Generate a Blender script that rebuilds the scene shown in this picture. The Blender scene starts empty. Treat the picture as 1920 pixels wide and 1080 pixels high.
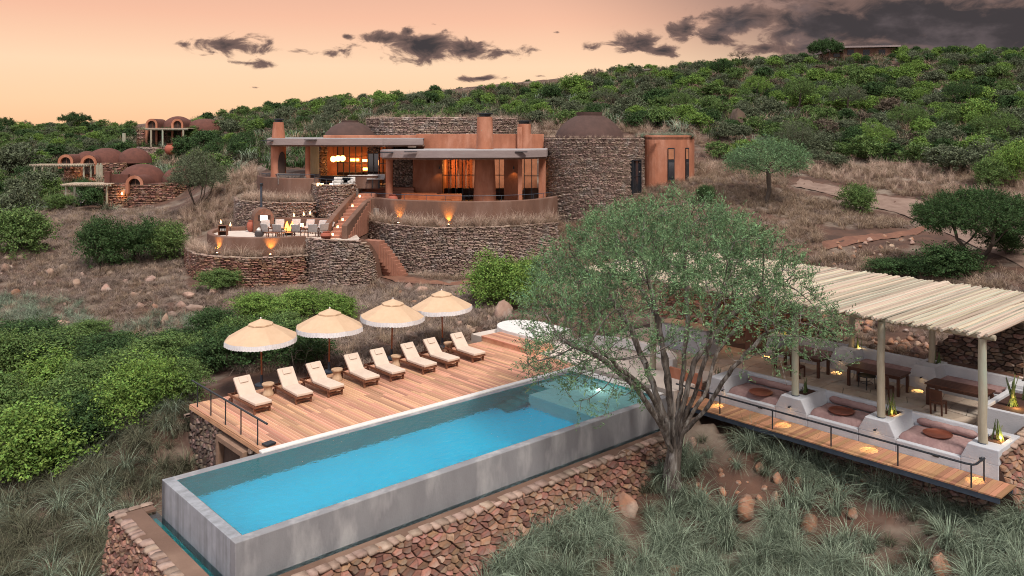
import bpy, math, random
import numpy as np
from mathutils import Vector, Matrix, Euler
random.seed(7); rng = np.random.default_rng(7)
S = bpy.context.scene; COL = S.collection
F = 1567.0; CH = 9.6; HY = 250.0           # lens in photo pixels, camera height, horizon row
R = math.radians
# ---------------------------------------------------------------- camera
cam = bpy.data.objects.new('camera', bpy.data.cameras.new('camera')); COL.objects.link(cam)
cam.location = (0, 0, CH); cam.rotation_euler = (R(90), 0, 0)
cam.data.sensor_width = 36; cam.data.lens = F/1920*36; cam.data.shift_y = -(540-HY)/1920
cam.data.clip_start = 0.1; cam.data.clip_end = 3000
S.camera = cam
# ---------------------------------------------------------------- world
world = bpy.data.worlds.new('World'); S.world = world; world.use_nodes = True
def build_world():
    nt = world.node_tree; N = nt.nodes; L = nt.links; N.clear()
    def n(t, **k):
        o = N.new(t)
        for a, b in k.items(): setattr(o, a, b)
        return o
    def val(sock, x):
        if isinstance(x, (int, float)): sock.default_value = x
        else: L.new(x, sock)
    def m(op, a, b=0.0, c=None, clamp=False):
        o = n('ShaderNodeMath', operation=op, use_clamp=clamp)
        val(o.inputs[0], a); val(o.inputs[1], b)
        if c is not None: val(o.inputs[2], c)
        return o.outputs[0]
    def smooth(x, lo, hi):
        o = n('ShaderNodeMapRange', interpolation_type='SMOOTHSTEP')
        val(o.inputs['Value'], x); o.inputs['From Min'].default_value = lo; o.inputs['From Max'].default_value = hi
        return o.outputs['Result']
    def mix(f, a, b):
        o = n('ShaderNodeMix', data_type='RGBA'); val(o.inputs[0], f)
        for s, x in ((o.inputs[6], a), (o.inputs[7], b)):
            if isinstance(x, tuple): s.default_value = (*x, 1)
            else: L.new(x, s)
        return o.outputs[2]
    tc = n('ShaderNodeTexCoord'); sep = n('ShaderNodeSeparateXYZ'); L.new(tc.outputs['Generated'], sep.inputs[0])
    x, y, z = sep.outputs
    az = m('ARCTAN2', x, y)
    el = m('ARCSINE', z)
    # dusk gradient over elevation (radians)
    ramp = n('ShaderNodeValToRGB'); L.new(m('DIVIDE', el, 1.5708, clamp=True), ramp.inputs[0])
    cr = ramp.color_ramp
    stops = [(0.0, (.69, .39, .215)), (.022, (.71, .455, .275)), (.05, (.71, .49, .325)), (.085, (.65, .37, .255)), (.13, (.50, .29, .22)),
             (.24, (.46, .40, .42)), (.32, (.9, .9, .95)), (.42, (1.2, 1.25, 1.34)), (1.0, (1.6, 1.72, 1.88))]
    while len(cr.elements) < len(stops): cr.elements.new(.5)
    for e, (p, c) in zip(cr.elements, stops): e.position = p; e.color = (*c, 1)
    col = ramp.outputs[0]
    # away from the sunset the low sky turns to cool mauve
    back = smooth(m('MULTIPLY', y, -1.0), -.35, .6)
    col = mix(m('MULTIPLY', back, .6), col, (1.0, 1.0, 1.08))
    # physical dusk sky mixed in above the band
    sky = n('ShaderNodeTexSky', sky_type='NISHITA', sun_disc=False)
    sky.sun_elevation = SUN_EL; sky.sun_rotation = SUN_ROT; sky.air_density = 1.2; sky.dust_density = 2.0
    sk = n('ShaderNodeMix', data_type='RGBA', blend_type='MULTIPLY'); sk.inputs[0].default_value = 1
    L.new(sky.outputs[0], sk.inputs[6]); sk.inputs[7].default_value = (.10, .10, .10, 1)
    up = smooth(el, R(18), R(45))
    col = mix(m('MULTIPLY', up, .25), col, sk.outputs[2])
    # clouds: soft blobs at their azimuth / elevation, broken by noise
    comb = n('ShaderNodeCombineXYZ'); L.new(az, comb.inputs[0]); L.new(el, comb.inputs[1])
    # right-hand bank of darker sky
    dk = m('MULTIPLY', smooth(m('ADD', az, m('MULTIPLY', el, 1.0)), R(9), R(34)), smooth(m('MULTIPLY', el, 1.0), R(-2), R(7)))
    col = mix(m('MULTIPLY', dk, .95), col, (.085, .068, .075))
    blobs = [(430, 85, 85, 26, .9), (460, 118, 70, 12, .62), (345, 82, 40, 10, .45), (560, 97, 50, 10, .6), (640, 95, 50, 18, .75), (720, 72, 50, 22, .85), (790, 88, 90, 42, 1.2), (765, 60, 30, 16, .8), (870, 95, 70, 30, .95),
             (950, 98, 70, 20, .8), (900, 147, 70, 9, .75), (1010, 143, 22, 7, .65), (650, 68, 20, 10, .6), (350, 175, 30, 6, .5), (480, 164, 30, 5, .4), (1110, 90, 30, 16, .6),
             (1195, 78, 75, 30, .95), (1285, 55, 45, 34, .95), (1245, 95, 45, 18, .8), (1045, 60, 16, 8, .5), (1390, 40, 110, 40, 1.1), (1340, 75, 60, 22, .9), (1540, 90, 110, 30, 1.0), (1650, 85, 140, 40, 1.1), (1480, 62, 110, 40, 1.0), (1355, 55, 50, 16, .75), (1430, 90, 60, 20, .8), (1560, 45, 160, 64, 1.4), (1700, 40, 200, 80, 1.7), (1850, 60, 220, 85, 1.8), (1600, -40, 260, 60, 1.3), (1950, -60, 320, 110, 1.4), (2200, 30, 320, 120, 1.3)]
    acc = None
    for px, py, sx, sy, a in blobs:
        A = math.atan((px-960)/F); E = math.atan((HY-py)/F*math.cos(A))
        mp = n('ShaderNodeMapping', vector_type='POINT'); L.new(comb.outputs[0], mp.inputs[0])
        kx, ky = F/(sx*1.5), F/(sy*1.5)
        mp.inputs['Location'].default_value = (-A*kx, -E*ky, 0); mp.inputs['Scale'].default_value = (kx, ky, 0)
        g = n('ShaderNodeTexGradient', gradient_type='QUADRATIC_SPHERE'); L.new(mp.outputs[0], g.inputs[0])
        o = m('MULTIPLY', g.outputs['Fac'], a*1.5)
        acc = o if acc is None else m('MAXIMUM', acc, o)
    mp = n('ShaderNodeMapping'); L.new(comb.outputs[0], mp.inputs[0]); mp.inputs['Scale'].default_value = (1, 1.9, 1)
    no = n('ShaderNodeTexNoise'); L.new(mp.outputs[0], no.inputs[0])
    no.inputs['Scale'].default_value = 30; no.inputs['Detail'].default_value = 9; no.inputs['Roughness'].default_value = .62; no.inputs['Distortion'].default_value = .5
    f = m('ADD', m('MULTIPLY', acc, 1.0), m('MULTIPLY', m('SUBTRACT', no.outputs[0], .5), 2.6))
    gate = smooth(acc, .03, .25)
    cl = m('MULTIPLY', smooth(f, .32, .76), gate)
    shade = smooth(f, .5, 1.5)
    ccol = mix(shade, (.155, .098, .083), (.04, .034, .036))
    n2 = n('ShaderNodeTexNoise'); L.new(mp.outputs[0], n2.inputs[0]); n2.inputs['Scale'].default_value = 14; n2.inputs['Detail'].default_value = 6; n2.inputs['Roughness'].default_value = .6
    lift = m('MULTIPLY', smooth(n2.outputs[0], .42, .72), .55)
    ccol = mix(m('MULTIPLY', lift, dk), ccol, (.135, .105, .108))
    col = mix(cl, col, ccol)
    bg = n('ShaderNodeBackground'); L.new(col, bg.inputs[0]); bg.inputs[1].default_value = 1.0
    out = n('ShaderNodeOutputWorld'); L.new(bg.outputs[0], out.inputs[0])
SUN_EL, SUN_AZ = R(54), R(150)             # azimuth clockwise from the view direction
SUN_ROT = SUN_AZ
build_world()
sun = bpy.data.objects.new('sun', bpy.data.lights.new('sun', 'SUN')); COL.objects.link(sun)
sun.data.energy = 3.0; sun.data.angle = R(14); sun.data.color = (1.0, .93, .85)
sun.rotation_euler = (R(90)-SUN_EL, 0, math.pi-SUN_AZ)
S.view_settings.view_transform = 'Standard'; S.view_settings.look = 'None'
S.view_settings.exposure = 0.55; S.view_settings.gamma = 1.0; S.view_settings.use_curve_mapping = False
S.render.engine = 'CYCLES'
S.cycles.max_bounces = 6; S.cycles.diffuse_bounces = 3; S.cycles.glossy_bounces = 3; S.cycles.transmission_bounces = 5; S.cycles.transparent_max_bounces = 6
S.cycles.use_denoising = True; S.cycles.denoising_prefilter = 'NONE'; S.cycles.filter_width = 1.05
S.cycles.sample_clamp_indirect = 4.0

# ---------------------------------------------------------------- helpers
def setp(o, label=None, cat=None, group=None, kind=None):
    if label: o['label'] = label
    if cat: o['category'] = cat
    if group: o['group'] = group
    if kind: o['kind'] = kind
    return o
def thing(name, label, cat, loc=(0, 0, 0), rz=0.0, group=None, kind=None):
    o = bpy.data.objects.new(name, None); COL.objects.link(o)
    o.empty_display_size = .2; o.location = loc; o.rotation_euler = (0, 0, rz)
    return setp(o, label, cat, group, kind)
def link(name, me, parent=None, loc=None, rot=None, scl=None):
    o = bpy.data.objects.new(name, me); COL.objects.link(o)
    if parent is not None: o.parent = parent
    if loc is not None: o.location = loc
    if rot is not None: o.rotation_euler = rot
    if scl is not None: o.scale = scl
    return o
def kids(o): return list(o.children)
def copy_tree(o, parent=None):
    c = o.copy(); COL.objects.link(c)
    if parent is not None: c.parent = parent
    for ch in kids(o): copy_tree(ch, c)
    return c
def np_mesh(name, V, Q, mat=None, smooth=False):
    """V (n,3), Q (m,k) faces, all the same size."""
    me = bpy.data.meshes.new(name); V = np.asarray(V, np.float32); Q = np.asarray(Q, np.int32)
    me.vertices.add(len(V)); me.vertices.foreach_set('co', V.ravel())
    k = Q.shape[1]; me.loops.add(Q.size); me.loops.foreach_set('vertex_index', Q.ravel())
    me.polygons.add(len(Q)); me.polygons.foreach_set('loop_start', np.arange(0, Q.size, k, dtype=np.int32))
    if smooth: me.polygons.foreach_set('use_smooth', np.ones(len(Q), bool))
    me.update(calc_edges=True)
    if mat is not None: me.materials.append(mat)
    return me
class MB:
    def __init__(s): s.V = []; s.F = []
    def add(s, V, Fc):
        b = len(s.V); s.V += [tuple(v) for v in V]; s.F += [tuple(i+b for i in f) for f in Fc]; return s
    def hexa(s, P): return s.add(P, [(0, 3, 2, 1), (4, 5, 6, 7), (0, 1, 5, 4), (1, 2, 6, 5), (2, 3, 7, 6), (3, 0, 4, 7)])
    def box(s, x0, x1, y0, y1, z0, z1):
        return s.hexa([(x0, y0, z0), (x1, y0, z0), (x1, y1, z0), (x0, y1, z0), (x0, y0, z1), (x1, y0, z1), (x1, y1, z1), (x0, y1, z1)])
    def obox(s, c, size, rz=0.0, tilt=0.0):
        M = Matrix.Translation(c) @ Matrix.Rotation(rz, 4, 'Z') @ Matrix.Rotation(tilt, 4, 'X')
        a, b, d = [k/2 for k in size]
        return s.hexa([M @ Vector(p) for p in ((-a, -b, -d), (a, -b, -d), (a, b, -d), (-a, b, -d), (-a, -b, d), (a, -b, d), (a, b, d), (-a, b, d))])
    def prism(s, poly, z0, z1):
        n = len(poly); zf0 = z0 if callable(z0) else (lambda p: z0); zf1 = z1 if callable(z1) else (lambda p: z1)
        V = [(p[0], p[1], zf0(p)) for p in poly]+[(p[0], p[1], zf1(p)) for p in poly]
        return s.add(V, [tuple(range(n-1, -1, -1)), tuple(range(n, 2*n))]+[(i, (i+1) % n, n+(i+1) % n, n+i) for i in range(n)])
    def lathe(s, prof, c=(0, 0, 0), n=20, a0=0.0, a1=2*math.pi, caps=True):
        full = abs(a1-a0-2*math.pi) < 1e-6; m = n if full else n+1
        V = []
        for r, z in prof:
            r = max(r, .003)
            for i in range(m):
                a = a0+(a1-a0)*i/n; V.append((c[0]+r*math.cos(a), c[1]+r*math.sin(a), c[2]+z))
        Fc = []
        for j in range(len(prof)-1):
            for i in range(n):
                i2 = (i+1) % m; Fc.append((j*m+i, j*m+i2, (j+1)*m+i2, (j+1)*m+i))
        if full and caps:
            if prof[0][0] > 1e-5: Fc.append(tuple(range(m-1, -1, -1)))
            if prof[-1][0] > 1e-5: Fc.append(tuple(range((len(prof)-1)*m, len(prof)*m)))
        return s.add(V, Fc)
    def tube(s, pts, rad, n=8, cap=True):
        pts = [Vector(p) for p in pts]; rad = rad if isinstance(rad, (list, tuple)) else [rad]*len(pts)
        V = []; a = None
        for i, p in enumerate(pts):
            d = (pts[min(i+1, len(pts)-1)]-pts[max(i-1, 0)]).normalized()
            if a is None: a = d.cross(Vector((0, 0, 1)));  a = a.normalized() if a.length > .2 else d.cross(Vector((0, 1, 0))).normalized()
            else: a = (a-d*a.dot(d)).normalized()
            b = a.cross(d).normalized()
            for k in range(n):
                t = 2*math.pi*k/n; V.append(p+(a*math.cos(t)+b*math.sin(t))*rad[i])
        Fc = []
        for i in range(len(pts)-1):
            for k in range(n):
                k2 = (k+1) % n; Fc.append((i*n+k, i*n+k2, (i+1)*n+k2, (i+1)*n+k))
        if cap: Fc += [tuple(range(n)), tuple(range((len(pts)-1)*n+n-1, (len(pts)-1)*n-1, -1))]
        return s.add(V, Fc)
    def ribbon(s, path, z0, z1, th):
        """solid wall along path; th is built to the left of travel (behind the right-hand face). z0/z1 scalars or lists"""
        n = len(path); Z0 = z0 if isinstance(z0, (list, tuple)) else [z0]*n; Z1 = z1 if isinstance(z1, (list, tuple)) else [z1]*n
        P = [Vector((p[0], p[1])) for p in path]; V = []
        for i in range(n):
            d = (P[min(i+1, n-1)]-P[max(i-1, 0)]).normalized(); nl = Vector((-d.y, d.x))*th
            q = P[i]+nl
            V += [(P[i].x, P[i].y, Z0[i]), (P[i].x, P[i].y, Z1[i]), (q.x, q.y, Z1[i]), (q.x, q.y, Z0[i])]
        Fc = [(0, 1, 2, 3), (4*n-1, 4*n-2, 4*n-3, 4*n-4)]
        for i in range(n-1):
            a, b = 4*i, 4*i+4
            for k in range(4):
                k2 = (k+1) % 4; Fc.append((a+k, b+k, b+k2, a+k2))
        return s.add(V, Fc)
    def mesh(s, name, mat=None, smooth=False, off=(0, 0, 0)):
        me = bpy.data.meshes.new(name)
        me.from_pydata([(v[0]-off[0], v[1]-off[1], v[2]-off[2]) for v in s.V], [], s.F); me.update()
        if smooth: me.polygons.foreach_set('use_smooth', [True]*len(me.polygons))
        if mat is not None: me.materials.append(mat)
        return me
    def build(s, name, mat, parent=None, off=(0, 0, 0), smooth=False, bevel=0.0, seg=2):
        o = link(name, s.mesh(name, mat, smooth, off), parent)
        if smooth:
            md = o.modifiers.new('es', 'EDGE_SPLIT'); md.split_angle = R(40)
        if bevel:
            md = o.modifiers.new('bevel', 'BEVEL'); md.width = bevel; md.segments = seg; md.limit_method = 'ANGLE'; md.angle_limit = R(35)
        return o
def smoothpath(pts, k=6):
    """Catmull-Rom resample of a list of equal-length tuples."""
    P = [np.array(p, float) for p in pts]; P = [2*P[0]-P[1]]+P+[2*P[-1]-P[-2]]; out = []
    for i in range(1, len(P)-2):
        for j in range(k):
            t = j/k; a, b, c, d = P[i-1:i+3]
            out.append(tuple(.5*((2*b)+(-a+c)*t+(2*a-5*b+4*c-d)*t*t+(-a+3*b-3*c+d)*t**3)))
    out.append(tuple(P[-2])); return out

# places: world x from a bearing measured in the photograph and a depth in metres
def X(px, d): return (px-960)*d/F
def Z(py, d): return CH-(py-HY)*d/F
def XY(px, d): return (X(px, d), d)
def ground(px, py, z=0.0):
    d = F*(CH-z)/(py-HY); return (X(px, d), d)
# pool frame: u along the pool, v across it
UX, UY = .7457, .6663; TH = math.atan2(UY, UX); OX, OY = ground(441.2, 1018.9)
def pw(u, v, z=0.0): return Vector((OX+u*UX-v*UY, OY+u*UY+v*UX, z))
def uv(px, py, z=0.0):
    x, y = ground(px, py, z); a, b = x-OX, y-OY; return (a*UX+b*UY, -a*UY+b*UX)
def pthing(name, label, cat, u=0.0, v=0.0, z=0.0, group=None, kind=None, rz=0.0):
    return thing(name, label, cat, pw(u, v, z), TH+rz, group, kind)
def ptop(name, mb, mat, label, cat, off=(0, 0, 0), group=None, kind=None, **k):
    """one-mesh thing in the pool frame"""
    o = mb.build(name, mat, None, off, **k); o.location = pw(*off); o.rotation_euler = (0, 0, TH)
    return setp(o, label, cat, group, kind)

# ---------------------------------------------------------------- materials
def material(name, base, rough=.8, alt=None, scale=4.0, var=.25, bump=0.0, bscale=None, spec=.3, metal=0.0, rand=0.0, detail=6.0, stretch=None, alt2=None, scale2=None, randhue=0.0, emit=None, trans=0.0, coords='Object'):
    mt = bpy.data.materials.new(name); mt.use_nodes = True; nt = mt.node_tree; N = nt.nodes; L = nt.links
    b = N['Principled BSDF']; b.inputs['Roughness'].default_value = rough; b.inputs['Metallic'].default_value = metal
    b.inputs['Specular IOR Level'].default_value = spec
    tc = N.new('ShaderNodeTexCoord'); vec = tc.outputs[coords]
    if stretch:
        mp = N.new('ShaderNodeMapping'); L.new(vec, mp.inputs[0]); mp.inputs['Scale'].default_value = stretch; vec = mp.outputs[0]
    def noise(sc, det=detail, ro=.6):
        o = N.new('ShaderNodeTexNoise'); L.new(vec, o.inputs[0]); o.inputs['Scale'].default_value = sc; o.inputs['Detail'].default_value = det; o.inputs['Roughness'].default_value = ro; return o.outputs[0]
    def mixc(f, a, c, bt='MIX'):
        o = N.new('ShaderNodeMix'); o.data_type = 'RGBA'; o.blend_type = bt
        if isinstance(f, float): o.inputs[0].default_value = f
        else: L.new(f, o.inputs[0])
        for s_, x in ((o.inputs[6], a), (o.inputs[7], c)):
            if isinstance(x, tuple): s_.default_value = (*x, 1)
            else: L.new(x, s_)
        return o.outputs[2]
    def rng_(x, a, c, lo=0.0, hi=1.0):
        o = N.new('ShaderNodeMapRange'); L.new(x, o.inputs[0]); o.inputs[1].default_value = a; o.inputs[2].default_value = c; o.inputs[3].default_value = lo; o.inputs[4].default_value = hi; return o.outputs[0]
    alt = alt or tuple(min(1, c*(1-var)) for c in base)
    col = mixc(rng_(noise(scale), .35, .65), base, alt)
    if alt2: col = mixc(rng_(noise(scale2 or scale*.3, 4.0), .5, .68), col, alt2)
    if rand or randhue:
        oi = N.new('ShaderNodeObjectInfo'); ge = N.new('ShaderNodeNewGeometry')
        ad = N.new('ShaderNodeMath'); ad.operation = 'ADD'; L.new(oi.outputs['Random'], ad.inputs[0]); L.new(ge.outputs['Random Per Island'], ad.inputs[1])
        fr = N.new('ShaderNodeMath'); fr.operation = 'FRACT'; L.new(ad.outputs[0], fr.inputs[0]); rnd = fr.outputs[0]
        hs = N.new('ShaderNodeHueSaturation'); L.new(col, hs.inputs['Color'])
        L.new(rng_(rnd, 0, 1, 1-rand, 1+rand), hs.inputs['Value'])
        if randhue:
            m2 = N.new('ShaderNodeMath'); m2.operation = 'MULTIPLY'; L.new(rnd, m2.inputs[0]); m2.inputs[1].default_value = 7.31
            f2 = N.new('ShaderNodeMath'); f2.operation = 'FRACT'; L.new(m2.outputs[0], f2.inputs[0])
            L.new(rng_(f2.outputs[0], 0, 1, .5-randhue, .5+randhue), hs.inputs['Hue'])
        col = hs.outputs[0]
    L.new(col, b.inputs['Base Color'])
    if bump:
        bp = N.new('ShaderNodeBump'); bp.inputs['Strength'].default_value = bump; bp.inputs['Distance'].default_value = .05
        L.new(noise(bscale or scale*4, 5.0), bp.inputs['Height']); L.new(bp.outputs[0], b.inputs['Normal'])
    if emit:
        b.inputs['Emission Color'].default_value = (*emit[0], 1); b.inputs['Emission Strength'].default_value = emit[1]
    if trans:   # thin leaves let light through
        tr = N.new('ShaderNodeBsdfTranslucent'); L.new(col, tr.inputs[0]); mx = N.new('ShaderNodeMixShader'); mx.inputs[0].default_value = trans
        L.new(b.outputs[0], mx.inputs[1]); L.new(tr.outputs[0], mx.inputs[2]); L.new(mx.outputs[0], N['Material Output'].inputs[0])
    return mt
M = {}
M['soil'] = material('soil', (.11, .057, .039), .95, (.062, .036, .027), .8, bump=.6, bscale=6, alt2=(.20, .155, .12), scale2=.35)
M['sand'] = material('sand_track', (.235, .16, .125), .95, (.17, .11, .085), 1.2, bump=.4, bscale=9)
M['red_path'] = material('red_path', (.20, .095, .06), .95, (.14, .065, .045), 1.5, bump=.3, bscale=9)
M['stone'] = material('field_stone', (.30, .21, .165), .9, (.21, .145, .118), 3.0, bump=.4, bscale=14, rand=.38, randhue=.018, alt2=(.30, .25, .22), scale2=1.2)
M['stone_red'] = material('red_field_stone', (.27, .135, .09), .9, (.15, .078, .054), 4.0, bump=.5, bscale=14, rand=.5, randhue=.02, alt2=(.29, .20, .16), scale2=1.4)
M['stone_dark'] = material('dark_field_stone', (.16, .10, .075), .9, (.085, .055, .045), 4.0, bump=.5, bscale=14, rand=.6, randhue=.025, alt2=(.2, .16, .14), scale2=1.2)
M['cap_stone'] = material('pale_cap_stone', (.34, .245, .195), .9, (.22, .145, .11), 3.0, bump=.4, bscale=12, rand=.3, randhue=.012)
M['mortar'] = material('joint_earth', (.07, .043, .033), .95, bump=.3)
M['rock'] = material('hill_rock', (.36, .25, .19), .9, (.24, .14, .10), 1.6, bump=.7, bscale=5, rand=.25, randhue=.015, alt2=(.42, .36, .31), scale2=.9)
M['rock_red'] = material('red_rock', (.36, .17, .095), .9, (.16, .11, .09), 1.3, bump=.7, bscale=5, rand=.25, alt2=(.36, .27, .21), scale2=1.1)
M['terracotta'] = material('orange_plaster', (.39, .155, .09), .9, (.29, .112, .065), 1.4, bump=.35, bscale=18, stretch=(1, 1, .4), alt2=(.44, .205, .135), scale2=.9)
M['brown'] = material('brown_plaster', (.165, .088, .062), .9, (.125, .066, .046), 1.8, bump=.35, bscale=22, stretch=(1, 1, .4), alt2=(.205, .122, .093), scale2=.9)
M['brown_top'] = material('worn_wall_top', (.33, .215, .165), .9, bump=.2)
M['dome'] = material('dome_render', (.085, .048, .040), .9, (.065, .038, .032), 2.0, bump=.35, bscale=14)
M['vault'] = material('red_vault', (.125, .048, .035), .9, (.09, .036, .027), 2.0, bump=.3, bscale=12)
M['roof'] = material('roof_concrete', (.27, .215, .205), .85, (.22, .17, .165), 1.2, bump=.2, bscale=10, stretch=(.4, .4, 2))
M['roof_top'] = material('pale_roof_top', (.38, .36, .36), .85, bump=.1)
M['hatch'] = material('hatch_plaster', (.26, .16, .11), .9, bump=.15)
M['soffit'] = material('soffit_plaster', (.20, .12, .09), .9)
M['floor'] = material('terrace_screed', (.33, .28, .25), .8, bump=.15)
M['red_step'] = material('red_step_screed', (.34, .155, .105), .85, (.27, .12, .08), 2, bump=.15)
M['metal'] = material('black_metal', (.012, .016, .022), .5, spec=.5, scale=8)
M['steel'] = material('grey_blue_steel', (.035, .05, .075), .55, scale=6, spec=.5)
M['concrete'] = material('pool_concrete', (.235, .232, .24), .8, (.195, .19, .20), 1.6, bump=.25, bscale=30, stretch=(1, 1, .35), alt2=(.36, .35, .35), scale2=1.1)
M['plaster'] = material('grey_plaster', (.44, .445, .47), .85, (.37, .375, .40), 1.4, bump=.3, bscale=22, alt2=(.50, .50, .515), scale2=.7)
M['coping'] = material('white_coping', (.66, .63, .60), .7, (.58, .55, .53), 4, bump=.12, bscale=40)
M['white_floor'] = material('cream_screed', (.56, .48, .42), .8, (.50, .42, .36), .9, bump=.1, bscale=12)
M['basin'] = material('brown_basin_slab', (.16, .095, .068), .9, (.12, .07, .05), 1.0, bump=.3, bscale=18, alt2=(.20, .125, .09), scale2=.5)
M['deck'] = material('deck_wood', (.55, .285, .175), .65, (.37, .17, .10), 2.2, bump=.15, bscale=30, rand=.3, randhue=.012, stretch=(10, .7, 1), alt2=(.62, .38, .26), scale2=.35, spec=.3)
M['walk'] = material('walkway_wood', (.40, .21, .115), .65, (.27, .13, .07), 2.5, bump=.15, bscale=30, rand=.28, randhue=.012, stretch=(.8, 10, 1))
M['dark_wood'] = material('dark_wood', (.10, .040, .024), .45, (.065, .026, .017), 3, stretch=(1, 6, 1), spec=.4, rand=.2)
M['mid_wood'] = material('teak', (.21, .085, .045), .55, (.13, .05, .027), 3, stretch=(1, 6, 1), spec=.4)
M['pole_wood'] = material('parasol_pole_wood', (.36, .115, .045), .5, (.27, .08, .03), 3)
M['cushion'] = material('cream_canvas', (.60, .475, .385), .95, (.55, .43, .345), 3, bump=.12, bscale=60)
M['canvas'] = material('tan_canvas', (.62, .435, .29), .95, (.57, .39, .255), 3, bump=.1, bscale=90, trans=.12)
M['fringe'] = material('white_fringe', (.74, .70, .69), .95, (.55, .53, .54), 30, stretch=(1, 1, .02), bump=.5, bscale=60)
M['drum'] = material('carved_wood_stool', (.52, .36, .24), .7, (.40, .26, .16), 8, stretch=(1, 1, .3))
M['pole'] = material('gum_pole', (.38, .33, .25), .8, (.29, .25, .18), 3, bump=.3, bscale=20, stretch=(3, 3, .5), alt2=(.31, .35, .28), scale2=.7)
M['roofpole'] = material('weathered_gum_pole', (.52, .41, .31), .8, (.36, .285, .215), 3, bump=.3, bscale=22, stretch=(.4, 5, 5), rand=.28, randhue=.02, alt2=(.34, .37, .29), scale2=.25)
M['pink'] = material('dusty_pink_cushion', (.27, .165, .155), .95, (.20, .12, .115), 2.2, bump=.8, bscale=5, alt2=(.31, .2, .185), scale2=1.2)
M['tray'] = material('copper_tray', (.17, .05, .028), .4, (.12, .034, .02), 4, spec=.4)
M['slate'] = material('sandstone_paving', (.42, .335, .265), .85, (.34, .265, .21), 2.5, bump=.25, bscale=16, rand=.13, randhue=.008, alt2=(.37, .33, .28), scale2=.8)
M['clay'] = material('clay_pot', (.34, .095, .06), .7, (.28, .075, .045), 3, bump=.1)
M['glass'] = material('dark_glass', (.02, .022, .028), .06, spec=.9)
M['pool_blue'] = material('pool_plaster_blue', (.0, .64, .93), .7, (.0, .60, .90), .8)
M['pool_side'] = material('pool_side_teal', (.0, .25, .25), .7, (.0, .22, .225), 1)  # lining colour darkened to teal, standing in for greenery mirrored in the water
M['shelf'] = material('pool_shelf', (.40, .58, .57), .7, (.37, .54, .53), 1)
M['fabric_grey'] = material('grey_sling', (.44, .41, .40), .95, scale=6)
M['wicker'] = material('brown_wicker', (.17, .135, .12), .9, scale=6)
M['fabric_dark'] = material('dark_sofa_cloth', (.07, .06, .062), .95, scale=6)
M['fabric_white'] = material('white_cushion', (.66, .62, .58), .95, scale=6)
M['bark'] = material('grey_bark', (.17, .14, .118), .95, (.05, .038, .032), 4.0, bump=1.0, bscale=9, stretch=(2, 2, .5), alt2=(.29, .265, .24), scale2=3.0)
M['bark_dark'] = material('dark_bark', (.10, .078, .062), .95, (.06, .045, .036), 3, bump=.6)
M['stem_pale'] = material('pale_dead_twigs', (.30, .26, .22), .95)
def leafmat(name, c, alt, rand=.45, sc=6.0): return material(name, c, .75, tuple(k*.72 for k in alt), sc, detail=3, rand=rand, randhue=.022, spec=.2, trans=.18)
M['leaf_acacia'] = leafmat('acacia_leaf', (.165, .27, .125), (.14, .235, .115), .5, .8)
M['leaf_bright'] = leafmat('bright_leaf', (.18, .29, .06), (.15, .24, .052), .5)
M['leaf_mid'] = leafmat('mid_leaf', (.125, .20, .058), (.11, .17, .05), .55)
M['leaf_dark'] = leafmat('dark_leaf', (.058, .11, .036), (.045, .085, .028), .5)
M['leaf_grey'] = leafmat('grey_leaf', (.13, .155, .088), (.115, .135, .08))
M['leaf_dry'] = leafmat('dry_leaf', (.16, .125, .09), (.12, .09, .065))
M['grass_sage'] = material('sage_grass', (.27, .325, .235), .9, (.10, .125, .085), 1.2, rand=.6, randhue=.02, trans=.12, spec=.1)
M['grass_olive'] = material('olive_grass', (.125, .13, .082), .9, (.075, .065, .045), 1.2, rand=.6, randhue=.02, trans=.12, spec=.1)
M['grass_dry'] = material('dry_grass', (.36, .265, .19), .9, (.21, .148, .105), .5, rand=.35, randhue=.012, trans=.2, spec=.1)
M['grass_grey'] = material('grey_dry_grass', (.34, .26, .215), .9, (.19, .145, .12), .5, rand=.35, randhue=.012, trans=.2, spec=.1)
M['grass_pale'] = material('pale_tall_grass', (.52, .39, .30), .9, (.40, .29, .23), .5, rand=.3, randhue=.01, trans=.25, spec=.1)
M['succulent'] = material('snake_leaf', (.11, .16, .05), .5, (.07, .11, .035), 5, rand=.35, spec=.4)
def glow(name, c, s): return material(name, c, .5, emit=(c, s), scale=2)
M['bulb'] = glow('warm_bulb', (1.0, .62, .28), 14)
M['bulb_white'] = glow('white_glow', (1.0, .92, .85), 3)
M['flame'] = glow('flame', (1.0, .30, .04), 5)
M['lantern'] = glow('lantern_glass', (1.0, .55, .25), 5)
M['pendant'] = glow('pendant_globe', (1.0, .42, .10), 7)
M['inner_wall'] = material('inner_wall', (.40, .17, .09), .9, scale=2)
M['inner_dark'] = material('inner_dark', (.05, .03, .024), .9, scale=2)
M['curtain'] = material('bamboo_screen', (.50, .47, .33), .9, (.36, .34, .22), 6, stretch=(8, 8, .3))
M['soilbed'] = material('planter_soil', (.06, .028, .02), .95, bump=.5, bscale=10)

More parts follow.
